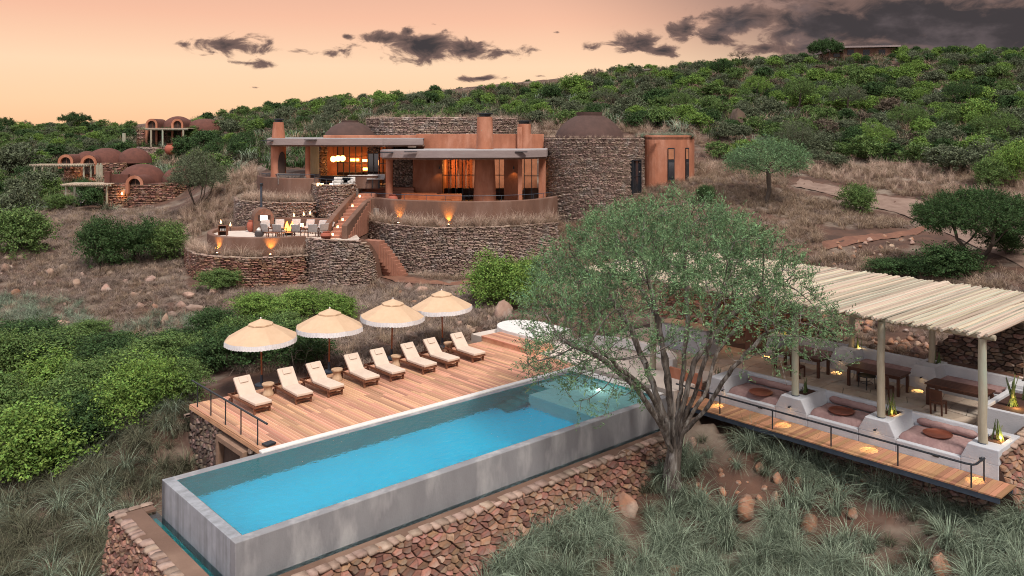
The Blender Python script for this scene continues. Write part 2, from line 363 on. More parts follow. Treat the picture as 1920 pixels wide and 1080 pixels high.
def water_material(name, tint, bump):
    mt = bpy.data.materials.new(name); mt.use_nodes = True; N = mt.node_tree.nodes; L = mt.node_tree.links
    b = N['Principled BSDF']; b.inputs['Base Color'].default_value = (*tint, 1); b.inputs['Roughness'].default_value = 0.02
    b.inputs['Transmission Weight'].default_value = 1.0; b.inputs['Specular IOR Level'].default_value = .10; b.inputs['IOR'].default_value = 1.33
    tc = N.new('ShaderNodeTexCoord'); no = N.new('ShaderNodeTexNoise'); L.new(tc.outputs['Object'], no.inputs[0]); no.inputs['Scale'].default_value = 4.5; no.inputs['Detail'].default_value = 4
    bp = N.new('ShaderNodeBump'); bp.inputs['Strength'].default_value = bump; bp.inputs['Distance'].default_value = .03
    L.new(no.outputs[0], bp.inputs['Height']); L.new(bp.outputs[0], b.inputs['Normal']); return mt
M['water'] = water_material('pool_water', (.55, .97, 1.0), .7)
M['water_dark'] = water_material('basin_water', (.55, .85, .9), .15)

# concrete with vertical run marks on the short pool wall
def streak_concrete():
    mt = bpy.data.materials.new('streaked_concrete'); mt.use_nodes = True; N = mt.node_tree.nodes; L = mt.node_tree.links; b = N['Principled BSDF']; b.inputs['Roughness'].default_value = .8
    tc = N.new('ShaderNodeTexCoord'); mp = N.new('ShaderNodeMapping'); L.new(tc.outputs['Object'], mp.inputs[0]); mp.inputs['Scale'].default_value = (1, 2.0, .09)
    no = N.new('ShaderNodeTexNoise'); L.new(mp.outputs[0], no.inputs[0]); no.inputs['Scale'].default_value = 2.0; no.inputs['Detail'].default_value = 5; no.inputs['Roughness'].default_value = .7
    n2 = N.new('ShaderNodeTexNoise'); L.new(tc.outputs['Object'], n2.inputs[0]); n2.inputs['Scale'].default_value = 3; n2.inputs['Detail'].default_value = 6
    cr = N.new('ShaderNodeValToRGB'); L.new(no.outputs[0], cr.inputs[0]); e = cr.color_ramp.elements
    e[0].position = .36; e[0].color = (.245, .25, .265, 1); e[1].position = .58; e[1].color = (.36, .37, .40, 1)
    mx = N.new('ShaderNodeMix'); mx.data_type = 'RGBA'; mx.blend_type = 'MULTIPLY'; mx.inputs[0].default_value = .5; L.new(cr.outputs[0], mx.inputs[6]); L.new(n2.outputs[0], mx.inputs[7])
    L.new(mx.outputs[2], b.inputs['Base Color']); return mt
M['streak'] = streak_concrete()

# ---------------------------------------------------------------- lamps
def lamp(name, parent, loc, energy, color=(1, .55, .22), radius=.05, spot=None, rot=(0, 0, 0), blend=.6):
    l = bpy.data.lights.new(name, 'SPOT' if spot else 'POINT'); l.energy = energy; l.color = color; l.shadow_soft_size = radius
    if spot: l.spot_size = R(spot); l.spot_blend = blend
    o = bpy.data.objects.new(name, l); COL.objects.link(o); o.location = loc; o.rotation_euler = rot
    if parent is not None: o.parent = parent
    return o

# ---------------------------------------------------------------- stone walls
def stone_proto(i):
    r = random.Random(100+i); V = []
    for ring, (s, y) in enumerate(((.96, .5), (1.0, -.05), (.78, -.5))):
        for cx, cz in ((-1, -1), (1, -1), (1, 1), (-1, 1)):
            j = .09 if ring < 2 else .16
            V.append((cx*.5*s+r.uniform(-j, j)*.6, y+(r.uniform(-.18, .18) if ring == 2 else 0), cz*.5*s+r.uniform(-j, j)*.7))
    Q = [(0, 1, 5, 4), (1, 2, 6, 5), (2, 3, 7, 6), (3, 0, 4, 7), (4, 5, 9, 8), (5, 6, 10, 9), (6, 7, 11, 10), (7, 4, 8, 11), (8, 9, 10, 11)]
    return np.array(V), np.array(Q)
STONES = [stone_proto(i) for i in range(14)]
_stone_me = {}
def stone_mesh(i, mat):
    k = (i, mat.name)
    if k not in _stone_me: _stone_me[k] = np_mesh('stone', STONES[i][0], STONES[i][1], mat)
    return _stone_me[k]
def stone_wall(root, off, path, z0, z1, w=.32, h=.12, mat='stone', batter=0.0, proud=.05, depth=.2, single=0, cap=None, backing=True, gap=.009, skip=None, frame=None, irregular=0.3):
    """stones laid along path (facing right of travel) from z0 to z1 (scalars or lists per path point).
    single: how many of the stones, those largest from the camera, become parts of their own."""
    P = np.array([(p[0], p[1]) for p in path], float); n = len(P)
    Z0 = np.array(z0 if isinstance(z0, (list, tuple)) else [z0]*n, float); Z1 = np.array(z1 if isinstance(z1, (list, tuple)) else [z1]*n, float)
    seg = np.hypot(*np.diff(P, axis=0).T); sl = np.concatenate([[0], np.cumsum(seg)]); Ltot = sl[-1]
    r = random.Random(int(Ltot*1000)+n)
    items = []   # (s, zc, w, h, proto, mat, proud)
    zb, zt = Z0.min(), Z1.max(); z = zb
    while z < zt:
        hh = h*r.uniform(.7, 1.35); s = -r.random()*w
        while s < Ltot:
            ww = w*r.choice((.55, .75, .9, 1.0, 1.15, 1.5))*r.uniform(.85, 1.15)
            sc = s+ww/2
            if 0 < sc < Ltot:
                a = np.interp(sc, sl, Z0); b = np.interp(sc, sl, Z1); hz = hh*r.uniform(1-irregular, 1+irregular*.6)
                zc = z+hh/2+r.uniform(-1, 1)*irregular*h*.35
                if a-.02 < zc < b-hz*.3 and not (skip and skip(sc, zc)):
                    items.append((sc, min(zc, b-hz/2), ww-gap, hz-gap, r.randrange(14), mat, proud*r.uniform(.3, 1.5)))
            s += ww
        z += hh
    if cap:
        s = 0.0
        while s < Ltot:
            ww = w*r.uniform(.9, 1.7); sc = min(s+ww/2, Ltot)
            if not (skip and skip(sc, np.interp(sc, sl, Z1)-.02)): items.append((sc, np.interp(sc, sl, Z1)+.02+r.uniform(-.02, .03), ww-gap*.5, h*r.uniform(.8, 1.2), r.randrange(14), cap, proud*1.5))
            s += ww
    def place(sc, zc):
        x = np.interp(sc, sl, P[:, 0]); y = np.interp(sc, sl, P[:, 1])
        k = min(max(np.searchsorted(sl, sc)-1, 0), n-2); d = (P[k+1]-P[k])/max(seg[k], 1e-6); nr = np.array((d[1], -d[0]))
        top = np.interp(sc, sl, Z1); o = batter*(top-zc)
        return x+nr[0]*o, y+nr[1]*o, math.atan2(d[1], d[0]), nr
    mw = root.matrix_basis if root is not None else Matrix()
    recs = []
    for it in items:
        x, y, ang, nr = place(it[0], it[1]); wp = mw @ Vector((x-off[0], y-off[1], it[1]-off[2]))
        d = max(wp.y, 1.0); px = 960+F*wp.x/d; py = HY+F*(CH-wp.z)/d
        vis = -20 < px < 1940 and py < 1095
        recs.append(((it[2]*it[3]/d/d if vis else 0), it, x, y, ang, nr))
    recs.sort(key=lambda t: -t[0])
    for t in recs[:single]:
        _, (sc, zc, ww, hh, pi, mk, pr), x, y, ang, nr = t
        c = (x-nr[0]*(depth/2-pr)-off[0], y-nr[1]*(depth/2-pr)-off[1], zc-off[2])
        link('stone', stone_mesh(pi, M[mk]), root, c, (-math.atan(batter) if batter else 0, 0, ang), (ww, depth, hh))
    rest = recs[single:]; out = []
    for mk in sorted({t[1][5] for t in rest}):
        sub = [t for t in rest if t[1][5] == mk]; Vs = []; Qs = []; b = 0
        for _, (sc, zc, ww, hh, pi, _m, pr), x, y, ang, nr in sub:
            V0, Q0 = STONES[pi]; c, s_ = math.cos(ang), math.sin(ang); v = V0*np.array((ww, depth, hh)); tl = math.atan(batter)
            if tl: v = np.stack([v[:, 0], v[:, 1]*math.cos(tl)+v[:, 2]*math.sin(tl), -v[:, 1]*math.sin(tl)+v[:, 2]*math.cos(tl)], 1)
            cx, cy = x-nr[0]*(depth/2-pr), y-nr[1]*(depth/2-pr)
            Vs.append(np.stack([v[:, 0]*c-v[:, 1]*s_+cx-off[0], v[:, 0]*s_+v[:, 1]*c+cy-off[1], v[:, 2]+zc-off[2]], 1)); Qs.append(Q0+b); b += 12
        o = link('cap_stones' if mk == cap else 'stonework', np_mesh('stonework', np.concatenate(Vs), np.concatenate(Qs), M[mk]), root); o['kind'] = 'stuff'; out.append(o)
    if backing:
        inner = []
        for i in range(n):
            d = P[min(i+1, n-1)]-P[max(i-1, 0)]; d = d/np.linalg.norm(d); inner.append((P[i]-np.array((d[1], -d[0]))*(depth*.45), d))
        mb = MB(); V = []
        for i, (q, d) in enumerate(inner):
            nr = np.array((d[1], -d[0])); f = q+nr*batter*(Z1[i]-Z0[i]); bk = q-nr*.25
            V += [(f[0], f[1], Z0[i]), (q[0], q[1], Z1[i]-.01), (bk[0], bk[1], Z1[i]-.01), (bk[0], bk[1], Z0[i])]
        Fc = [(0, 1, 2, 3), (4*n-1, 4*n-2, 4*n-3, 4*n-4)]
        for i in range(n-1):
            a, b = 4*i, 4*i+4
            for k in range(4): Fc.append((a+k, b+k, b+(k+1) % 4, a+(k+1) % 4))
        mb.add(V, Fc); mb.build('wall_core', M['mortar'], root, off)
    return out

def clip(poly, nx, ny, c):
    out = []
    for i in range(len(poly)):
        a, b = poly[i], poly[(i+1) % len(poly)]; da, db = a[0]*nx+a[1]*ny-c, b[0]*nx+b[1]*ny-c
        if da <= 0: out.append(a)
        if (da < 0) != (db < 0) and da != db: t = da/(da-db); out.append((a[0]+(b[0]-a[0])*t, a[1]+(b[1]-a[1])*t))
    return out
def rubble_wall(root, off, path, z0, z1, w=.32, h=.18, mat='stone_red', batter=.1, single=0, cap='cap_stone', depth=.22, proud=.05, gap=.017, skip=None):
    """irregular stones fitted together like a dry wall: cells of a jittered lattice, each a stone with its own outline and face"""
    P = np.array([(p[0], p[1]) for p in path], float); n = len(P)
    Z0 = np.array(z0 if isinstance(z0, (list, tuple)) else [z0]*n, float); Z1 = np.array(z1 if isinstance(z1, (list, tuple)) else [z1]*n, float)
    seg = np.hypot(*np.diff(P, axis=0).T); sl = np.concatenate([[0], np.cumsum(seg)]); L = sl[-1]; r = random.Random(int(L*977)+n)
    asp = w/h; rows = int((Z1.max()-Z0.min())/h)+2; cols = int(L/w)+2; S_ = {}
    for i in range(-1, rows+1):
        for j in range(-1, cols+1):
            if r.random() < .10: continue
            S_[i, j] = ((j+.5*(i % 2)+r.uniform(-.42, .42))*w, (Z0.min()+(i+r.uniform(-.42, .42))*h)*asp)
    mw = root.matrix_basis; recs = []
    for (i, j), (sx, sy) in S_.items():
        zc = sy/asp
        if not (0 <= sx <= L): continue
        a, b = np.interp(sx, sl, Z0), np.interp(sx, sl, Z1)
        if zc < a or zc > b-.02 or (skip and skip(sx, zc)): continue
        poly = [(max(0, sx-1.6*w), sy-1.6*w), (min(L, sx+1.6*w), sy-1.6*w), (min(L, sx+1.6*w), min(sy+1.6*w, (b+r.uniform(-.03, .05))*asp)), (max(0, sx-1.6*w), min(sy+1.6*w, (b+r.uniform(-.03, .05))*asp))]
        for di in range(-3, 4):
            for dj in range(-3, 4):
                q = S_.get((i+di, j+dj))
                if q is None or q == (sx, sy): continue
                nx, ny = q[0]-sx, q[1]-sy; poly = clip(poly, nx, ny, ((q[0]**2+q[1]**2)-(sx*sx+sy*sy))/2)
        if len(poly) < 3: continue
        pts = [(x, y/asp) for x, y in poly]; cx = sum(p[0] for p in pts)/len(pts); cz = sum(p[1] for p in pts)/len(pts)
        k = min(max(np.searchsorted(sl, cx)-1, 0), n-2); d = (P[k+1]-P[k])/seg[k]; nr = np.array((d[1], -d[0])); top = np.interp(cx, sl, Z1)
        px_, py_ = np.interp(cx, sl, P[:, 0]), np.interp(cx, sl, P[:, 1]); o = batter*(top-cz)
        c = (px_+nr[0]*o, py_+nr[1]*o, cz); wp = mw @ Vector((c[0]-off[0], c[1]-off[1], c[2]-off[2])); dd = max(wp.y, 1); ix, iy = 960+F*wp.x/dd, HY+F*(CH-wp.z)/dd
        recs.append((((max(p[0] for p in pts)-min(p[0] for p in pts))/dd if (-20 < ix < 1940 and iy < 1095) else 0), pts, cx, cz, c, d, nr))
    recs.sort(key=lambda t: -t[0]); rv, rf, bb = [], [], 0
    for idx, (_, pts, cx, cz, c, d, nr) in enumerate(recs):
        m = len(pts); pr = proud*r.uniform(.2, 1.5); tx, tz = r.uniform(-.12, .12), r.uniform(-.12, .12); rad = max(max(abs(p[0]-cx) for p in pts), .03); V = []
        for lay, (k_, yy) in enumerate(((1-gap/rad, depth*.6), (1-gap/rad, .02), (.88-gap/rad, -pr*.75), (.62, -pr*1.15))):
            for q in pts:
                a_, b_ = (q[0]-cx)*k_*(1+r.uniform(-.05, .05)*(lay > 1)), (q[1]-cz)*k_*(1+r.uniform(-.05, .05)*(lay > 1)); y_ = yy+(a_*tx+b_*tz)*(lay > 1)-batter*b_*-1
                V.append((d[0]*a_-nr[0]*y_, d[1]*a_-nr[1]*y_, b_))
        Fc = [tuple(range(3*m, 4*m))]+[(l*m+q, l*m+(q+1) % m, (l+1)*m+(q+1) % m, (l+1)*m+q) for l in range(3) for q in range(m)]
        if idx < single:
            me = bpy.data.meshes.new('stone'); me.from_pydata(V, [], Fc); me.materials.append(M[mat]); link('stone', me, root, (c[0]-off[0], c[1]-off[1], c[2]-off[2]))
        else:
            rv += [(v[0]+c[0]-off[0], v[1]+c[1]-off[1], v[2]+c[2]-off[2]) for v in V]; rf += [tuple(i_+bb for i_ in f) for f in Fc]; bb += len(V)
    if rv: me = bpy.data.meshes.new('stonework'); me.from_pydata(rv, [], rf); me.materials.append(M[mat]); link('stonework', me, root)['kind'] = 'stuff'
    stone_wall(root, off, path, [z for z in Z1-.03], [z for z in Z1-.029], w*.9, .09, cap or mat, 0, .05, .3, 0, cap, False) if cap else None
    mb = MB(); V = []
    for i in range(n):
        d = P[min(i+1, n-1)]-P[max(i-1, 0)]; d = d/np.linalg.norm(d); nr = np.array((d[1], -d[0])); q = P[i]-nr*.05; f = q+nr*batter*(Z1[i]-Z0[i]); bk = q-nr*.3
        V += [(f[0], f[1], Z0[i]), (q[0], q[1], Z1[i]-.04), (bk[0], bk[1], Z1[i]-.04), (bk[0], bk[1], Z0[i])]
    Fc = [(0, 1, 2, 3), (4*n-1, 4*n-2, 4*n-3, 4*n-4)]
    for i in range(n-1):
        for k in range(4): Fc.append((4*i+k, 4*i+4+k, 4*i+4+(k+1) % 4, 4*i+(k+1) % 4))
    mb.add(V, Fc); mb.build('wall_core', M['mortar'], root, off)
# ================================================================ TERRAIN
CT = [  # (photo bearing, depth, height)
 (1265,27.5,-2.25),(1180,26.3,-2.55),(1500,23.5,-3.2),(1500,25.5,-2.6),(1500,27,-1.75),(1500,28.4,-1.3),(1750,24.6,-1.75),(1750,22.8,-2.3),(1900,22.8,-1.7),(1330,29.5,-.8),
 (900,22.9,-2.35),(900,20,-3.8),(1100,25.6,-2.1),(1100,23,-3.2),(650,20,-2.6),(650,17,-3.8),(230,22.6,-2.7),(100,25.2,-2.45),(0,24,-2.8),(100,28.8,-2.35),(250,28.2,-1.75),(345,28.7,-2.0),(320,30,-.75),
 (200,31,-1.7),(30,30,-2.5),(0,36,-2.1),(200,39,-1.6),(400,35.5,-.6),(0,44,-1.35),(300,45,-1.0),(0,50,-.3),(300,51,.15),(0,60,1.2),(200,64,1.4),(350,68,3.1),(440,72,5.4),(100,80,2.4),(250,80,2.35),(0,80,2.0),(330,78,2.9),
 (0,110,3.3),(150,105,3.2),(300,130,5.4),(300,140,7.8),(100,160,7.6),(0,210,10.3),(150,210,10.9),(450,200,14),(600,200,16),(750,215,18.5),(900,230,19.9),(1000,225,21),(1150,215,24),(1400,205,25.3),(1620,200,28),(1900,195,27.6),(2300,190,27),(2600,150,20),
 (500,90,7.5),(480,130,9.5),(700,110,11),(1000,120,12.3),(1200,100,10.9),(1320,80,7),(1400,90,9.6),(1500,82,7),(1700,72,5.9),(1700,130,13.7),(1500,140,15.8),(1900,95,9.6),(1900,70,6),(1900,50,3.8),(1750,60,3.9),(1600,66,5),(1450,60,4.4),(1300,64,5.5),
 (1600,50,3.2),(1500,52,3.3),(1600,44,2),(1700,45,2.4),(1900,42,3.2),(1600,38.5,.9),(1450,43,1.0),(700,38.5,-.05),(560,35.5,-.1),(800,43,0),(900,48,.1),(1000,46,0),(700,52,0),(450,48,0),(380,52,.1),(1100,58,1),(1200,60,3.0),(1300,50,1.6),
 (960,66,2.5),(700,64,2.5),(560,62,2.2),(500,66,4.4),(800,75,5),(1100,80,6.5),(640,85,7),
 (960,12,-6),(0,12,-6),(1900,12,-5.5),(-600,40,-3),(-900,100,2),(-600,200,8),(2600,40,2.5),(2600,80,8),(2400,22,-1),(-400,22,-4),
 (300,330,4),(960,330,10),(1700,330,14),(960,600,-5),(0,600,-8),(1900,600,-5),(-900,500,-8),(3000,500,-5)]
_cx = np.array([[X(p, d), d] for p, d, z in CT]); _cz = np.array([z for p, d, z in CT])
def _warp(xy):   # far ground is smoother: work in (bearing, log depth) space
    y = np.maximum(xy[:, 1], 4.0); return np.stack([xy[:, 0]/y*1.15, np.log(y)*1.0], 1)
def _U(r2): return np.where(r2 > 0, .5*r2*np.log(np.maximum(r2, 1e-12)), 0)
def _fit():
    A = _warp(_cx); n = len(A); r2 = ((A[:, None]-A[None])**2).sum(-1); K = _U(r2)+np.eye(n)*1e-4
    Pm = np.concatenate([np.ones((n, 1)), A], 1); Lm = np.zeros((n+3, n+3)); Lm[:n, :n] = K; Lm[:n, n:] = Pm; Lm[n:, :n] = Pm.T
    return A, np.linalg.solve(Lm, np.concatenate([_cz, np.zeros(3)]))
_A, _w = _fit()
def _tps(xy):
    B = _warp(xy); out = np.empty(len(B))
    for i in range(0, len(B), 20000):
        b = B[i:i+20000]; r2 = ((b[:, None]-_A[None])**2).sum(-1); out[i:i+20000] = _U(r2) @ _w[:-3]+_w[-3]+b @ _w[-2:]
    return out
_ph = rng.uniform(0, 6.28, (14, 2)); _kk = rng.normal(0, 1, (14, 2))
def _bumps(xy):
    o = np.zeros(len(xy))
    for i in range(14):
        f = .25*1.28**i; o += np.sin(_kk[i, 0]*f*xy[:, 0]*2+_ph[i, 0])*np.sin(_kk[i, 1]*f*xy[:, 1]*2+_ph[i, 1])*.05/(1.12**i)
    return o
def _uvc(xy):
    a = xy[:, 0]-OX; b = xy[:, 1]-OY; return a*UX+b*UY, -a*UY+b*UX
def height(xy):
    xy = np.atleast_2d(np.asarray(xy, float)); h = _tps(xy)+_bumps(xy)*np.clip((xy[:, 1]-15)/30, .3, 1.6)
    u, v = _uvc(xy)
    inside = (u > -.75) & (u < 17.0) & (v > -.65) & (v < 5.75); h = np.where(inside, np.minimum(h, -3.0), h)
    inside = (u > 3.2) & (u < 17.3) & (v > 4.9) & (v < 10.55); h = np.where(inside, np.minimum(h, -.5), h)
    inside = (u > 18.5) & (u < 25.2) & (v > -10.1) & (v < 12.5); h = np.where(inside, np.minimum(h, -.45), h)
    inside = (u > 16.2) & (u < 18.6) & (v > .2) & (v < 12.2); h = np.where(inside, np.minimum(h, -.45), h)
    near = (u > 17.0) & (u < 18.6) & (v <= .2) & (v > -10.6); h = np.where(near, np.minimum(h, -.95-.09*np.clip(-v, 0, 9)), h)
    band = (u > 3) & (u < 26) & (v >= 10.5) & (v < 13); h = np.where(band, np.minimum(h, .05), h)
    return h
def gz(x, y): return float(height([[x, y]])[0])
def build_terrain():
    ts = (np.arange(-1500, 3420, 11)-960)/F; ds = 7*1.0155**np.arange(0, 310)
    ds = ds[ds < 700]; T, D = np.meshgrid(ts, ds); xy = np.stack([(T*D).ravel(), D.ravel()], 1)
    h = height(xy); V = np.column_stack([xy, h]); nx, ny = len(ts), len(ds)
    i = np.arange((ny-1)*(nx-1)); r, c = i//(nx-1), i % (nx-1); a = r*nx+c
    Q = np.stack([a, a+1, a+nx+1, a+nx], 1)
    o = link('ground', np_mesh('ground', V, Q, M['soil'], smooth=True)); setp(o, 'red earth hillside with dry grass around the lodge and pool', kind='structure')
    # flat land behind the viewer
    V = [(-900, -300, -7.5), (900, -300, -7.5), (900, 7.3, -6.2), (-900, 7.3, -6.2)]
    o = link('ground', np_mesh('ground', V, [(0, 1, 2, 3)], M['soil'])); setp(o, 'low plain below the hillside', kind='structure')
build_terrain()
_steps = 18*1.006**np.arange(0, 460); _steps = _steps[_steps < 270]
def cast(px, py):
    """where the sight line of a photo point meets the ground -> (x, y, z)"""
    xy = np.stack([(px-960)/F*_steps, _steps], 1); zr = CH-(py-HY)/F*_steps; h = height(xy); k = np.nonzero(h >= zr)[0]
    i = k[0] if len(k) else len(_steps)-1
    return xy[i, 0], xy[i, 1], h[i]
def pix(x, y, z): return 960+F*x/y, HY+F*(CH-z)/y
def inpoly(px, py, poly):
    px = np.asarray(px, float); py = np.asarray(py, float); c = np.zeros(px.shape, bool); n = len(poly)
    for i in range(n):
        x1, y1 = poly[i]; x2, y2 = poly[(i+1) % n]
        k = ((y1 > py) != (y2 > py)) & (px < (x2-x1)*(py-y1)/((y2-y1) if y2 != y1 else 1e-9)+x1); c ^= k
    return c
def sheet(name, left, right, mat, label, lift=.03, n=8, cross=6):
    """a track draped on the ground between two edges of photo points"""
    A = smoothpath([cast(*p)[:2] for p in left], n); B = smoothpath([cast(*p)[:2] for p in right], n); V = []
    for a, b in zip(A, B):
        for k in range(cross): t = k/(cross-1); V.append((a[0]*(1-t)+b[0]*t, a[1]*(1-t)+b[1]*t))
    V = np.array(V); h = height(V)+lift; m = len(A); Q = [(i*cross+k, i*cross+k+1, (i+1)*cross+k+1, (i+1)*cross+k) for i in range(m-1) for k in range(cross-1)]
    o = link(name, np_mesh(name, np.column_stack([V, h]), Q, mat, True)); return setp(o, label, kind='structure')
sheet('dirt_road', [(1500,338),(1570,352),(1650,368),(1760,388),(1850,420),(1960,470)], [(1485,349),(1556,367),(1640,391),(1715,414),(1800,450),(1920,505)], M['sand'], 'pale dirt road curving over the slope above the pergola', .05)
sheet('footpath', [(1752,414),(1722,428),(1690,435),(1640,440),(1590,446),(1540,456)], [(1745,428),(1722,441),(1690,447),(1640,453),(1595,462),(1545,472)], M['red_path'], 'narrow red footpath below the dirt road', .05)
sheet('footpath', [(735,516),(770,522),(820,527),(880,528),(940,526)], [(712,522),(760,534),(820,537),(880,537),(940,534)], M['red_path'], 'red footpath at the foot of the stone stair', .04)
# ================================================================ POOL, BASIN, DECK
def build_pool():
    t = pthing('infinity_pool', 'long raised concrete infinity pool with turquoise water', 'pool', 0, 0, -2.4); o = (0, 0, -2.4)
    W, LU, LV = .30, 16.35, 4.86
    MB().box(0, LU, 0, W, -2.4, 0).build('front_wall', M['concrete'], t, o, bevel=.02)
    MB().box(0, W, W+.002, LV-.002, -2.4, -.001).build('end_wall', M['streak'], t, o, bevel=.015)
    MB().box(LU-W, LU, W+.002, LV-.002, -2.4, -.001).build('end_wall', M['concrete'], t, o, bevel=.015)
    MB().box(0, LU, LV-W+.001, LV, -2.4, -.002).build('back_wall', M['concrete'], t, o, bevel=.015)
    # inner lining
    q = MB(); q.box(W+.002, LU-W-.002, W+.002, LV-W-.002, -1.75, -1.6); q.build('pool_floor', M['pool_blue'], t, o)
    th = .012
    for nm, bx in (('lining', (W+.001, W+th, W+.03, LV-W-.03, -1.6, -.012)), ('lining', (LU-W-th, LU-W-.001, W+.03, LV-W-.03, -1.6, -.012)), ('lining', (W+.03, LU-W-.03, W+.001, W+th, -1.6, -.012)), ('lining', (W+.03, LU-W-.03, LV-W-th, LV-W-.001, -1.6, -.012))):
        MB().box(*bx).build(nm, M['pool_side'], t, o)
    MB().box(12.9, LU-W-.02, W+.02, 3.78, -1.59, -.24).build('shelf', M['shelf'], t, o, bevel=.02)
    MB().box(14.0, LU-W-.02, 3.785, LV-W-.02, -1.588, -.241).build('shelf', M['shelf'], t, o, bevel=.02)
    for i in range(5): MB().box(11.9+i*.42, 13.995, 3.786, LV-W-.021, -1.586+i*.002, -1.32+i*.24).build('step', M['pool_side'], t, o, bevel=.02)
    # white coping along the deck
    MB().box(2.9, 17.0, LV-.10, LV+.14, -.03, .045).build('coping', M['coping'], t, o, bevel=.025)
    MB().box(LU-.32, LU+.1, .3, LV-.102, .003, .05).build('coping', M['coping'], t, o, bevel=.02)
    lamp('pool_lamp', t, (15.2, 2.4, -.16+2.4), 14, (1, .93, .8), .08)
    w = ptop('pool_water', MB().add([(W, W, -.010), (LU-W, W, -.010), (LU-W, LV-W, -.010), (W, LV-W, -.010)], [(0, 1, 2, 3)]), M['water'], 'still turquoise water filling the pool', None, (0, 0, -.010), kind='structure')
build_pool()
def build_basin():
    t = pthing('overflow_basin', 'brown overflow trough and ledge round the outer foot of the pool', 'basin', -.97, -.8, -2.2); o = (-.97, -.8, -2.2)
    s = MB(); s.box(-.93, -.30, -.78, 5.75, -2.1, -.95); s.box(-.30, 0.0, 5.30, 5.75, -2.1, -.951); s.box(-.299, 16.9, -.78, -.30, -2.1, -.95); s.build('ledge', M['basin'], t, o, bevel=.015)
    MB().box(-.299, 0, -.299, 5.299, -2.1, -1.5).build('trough', M['pool_side'], t, o); MB().box(.001, 16.9, -.299, 0, -2.1, -1.501).build('trough', M['pool_side'], t, o)
    V = [(-.3, -.3, -1.03), (16.9, -.3, -1.03), (16.9, 0, -1.03), (0, 0, -1.03), (0, 5.3, -1.03), (-.3, 5.3, -1.03)]
    ptop('basin_water', MB().add(V, [(0, 1, 2, 3), (0, 3, 4, 5)]), M['water_dark'], 'narrow strip of teal water at the foot of the pool wall', None, (0, 0, -1.03), kind='structure')
    # dry stone retaining walls outside the ledge
    fw = pthing('stone_retaining_wall', 'sloping red dry stone wall below the long side of the pool', 'stone wall', -.95, -.8, -3); off = (-.95, -.8, -3)
    zb = []; path = [(u, -.8) for u in np.linspace(-.95, 15.6, 24)]
    for u, v in path: p = pw(u, v-.5); zb.append(min(-1.25, gz(p.x, p.y)-.25))
    rubble_wall(fw, off, path, zb, -.97, .25, .125, 'stone_red', .42, 300, proud=.06)
    lw = pthing('stone_retaining_wall', 'red dry stone wall below the short end of the pool', 'stone wall', -.97, 5.9, -3); off = (-.97, 5.9, -3)
    path = [(-.97, v) for v in np.linspace(5.9, -.95, 12)]; zb = []
    for u, v in path: p = pw(u-.4, v); zb.append(min(-1.3, gz(p.x, p.y)-.4))
    rubble_wall(lw, off, path, zb, -.97, .24, .115, 'stone_red', .2, 280, proud=.055)
    path = [(.02, 5.80), (-.95, 5.80)]
    bw = pthing('stone_retaining_wall', 'short stone edging behind the pool corner', 'stone wall', 0, 5.80, -3); rubble_wall(bw, (0, 5.8, -3), path, [-2.2, -2.2], -.97, .25, .14, 'stone_red', .05, 40)
build_basin()
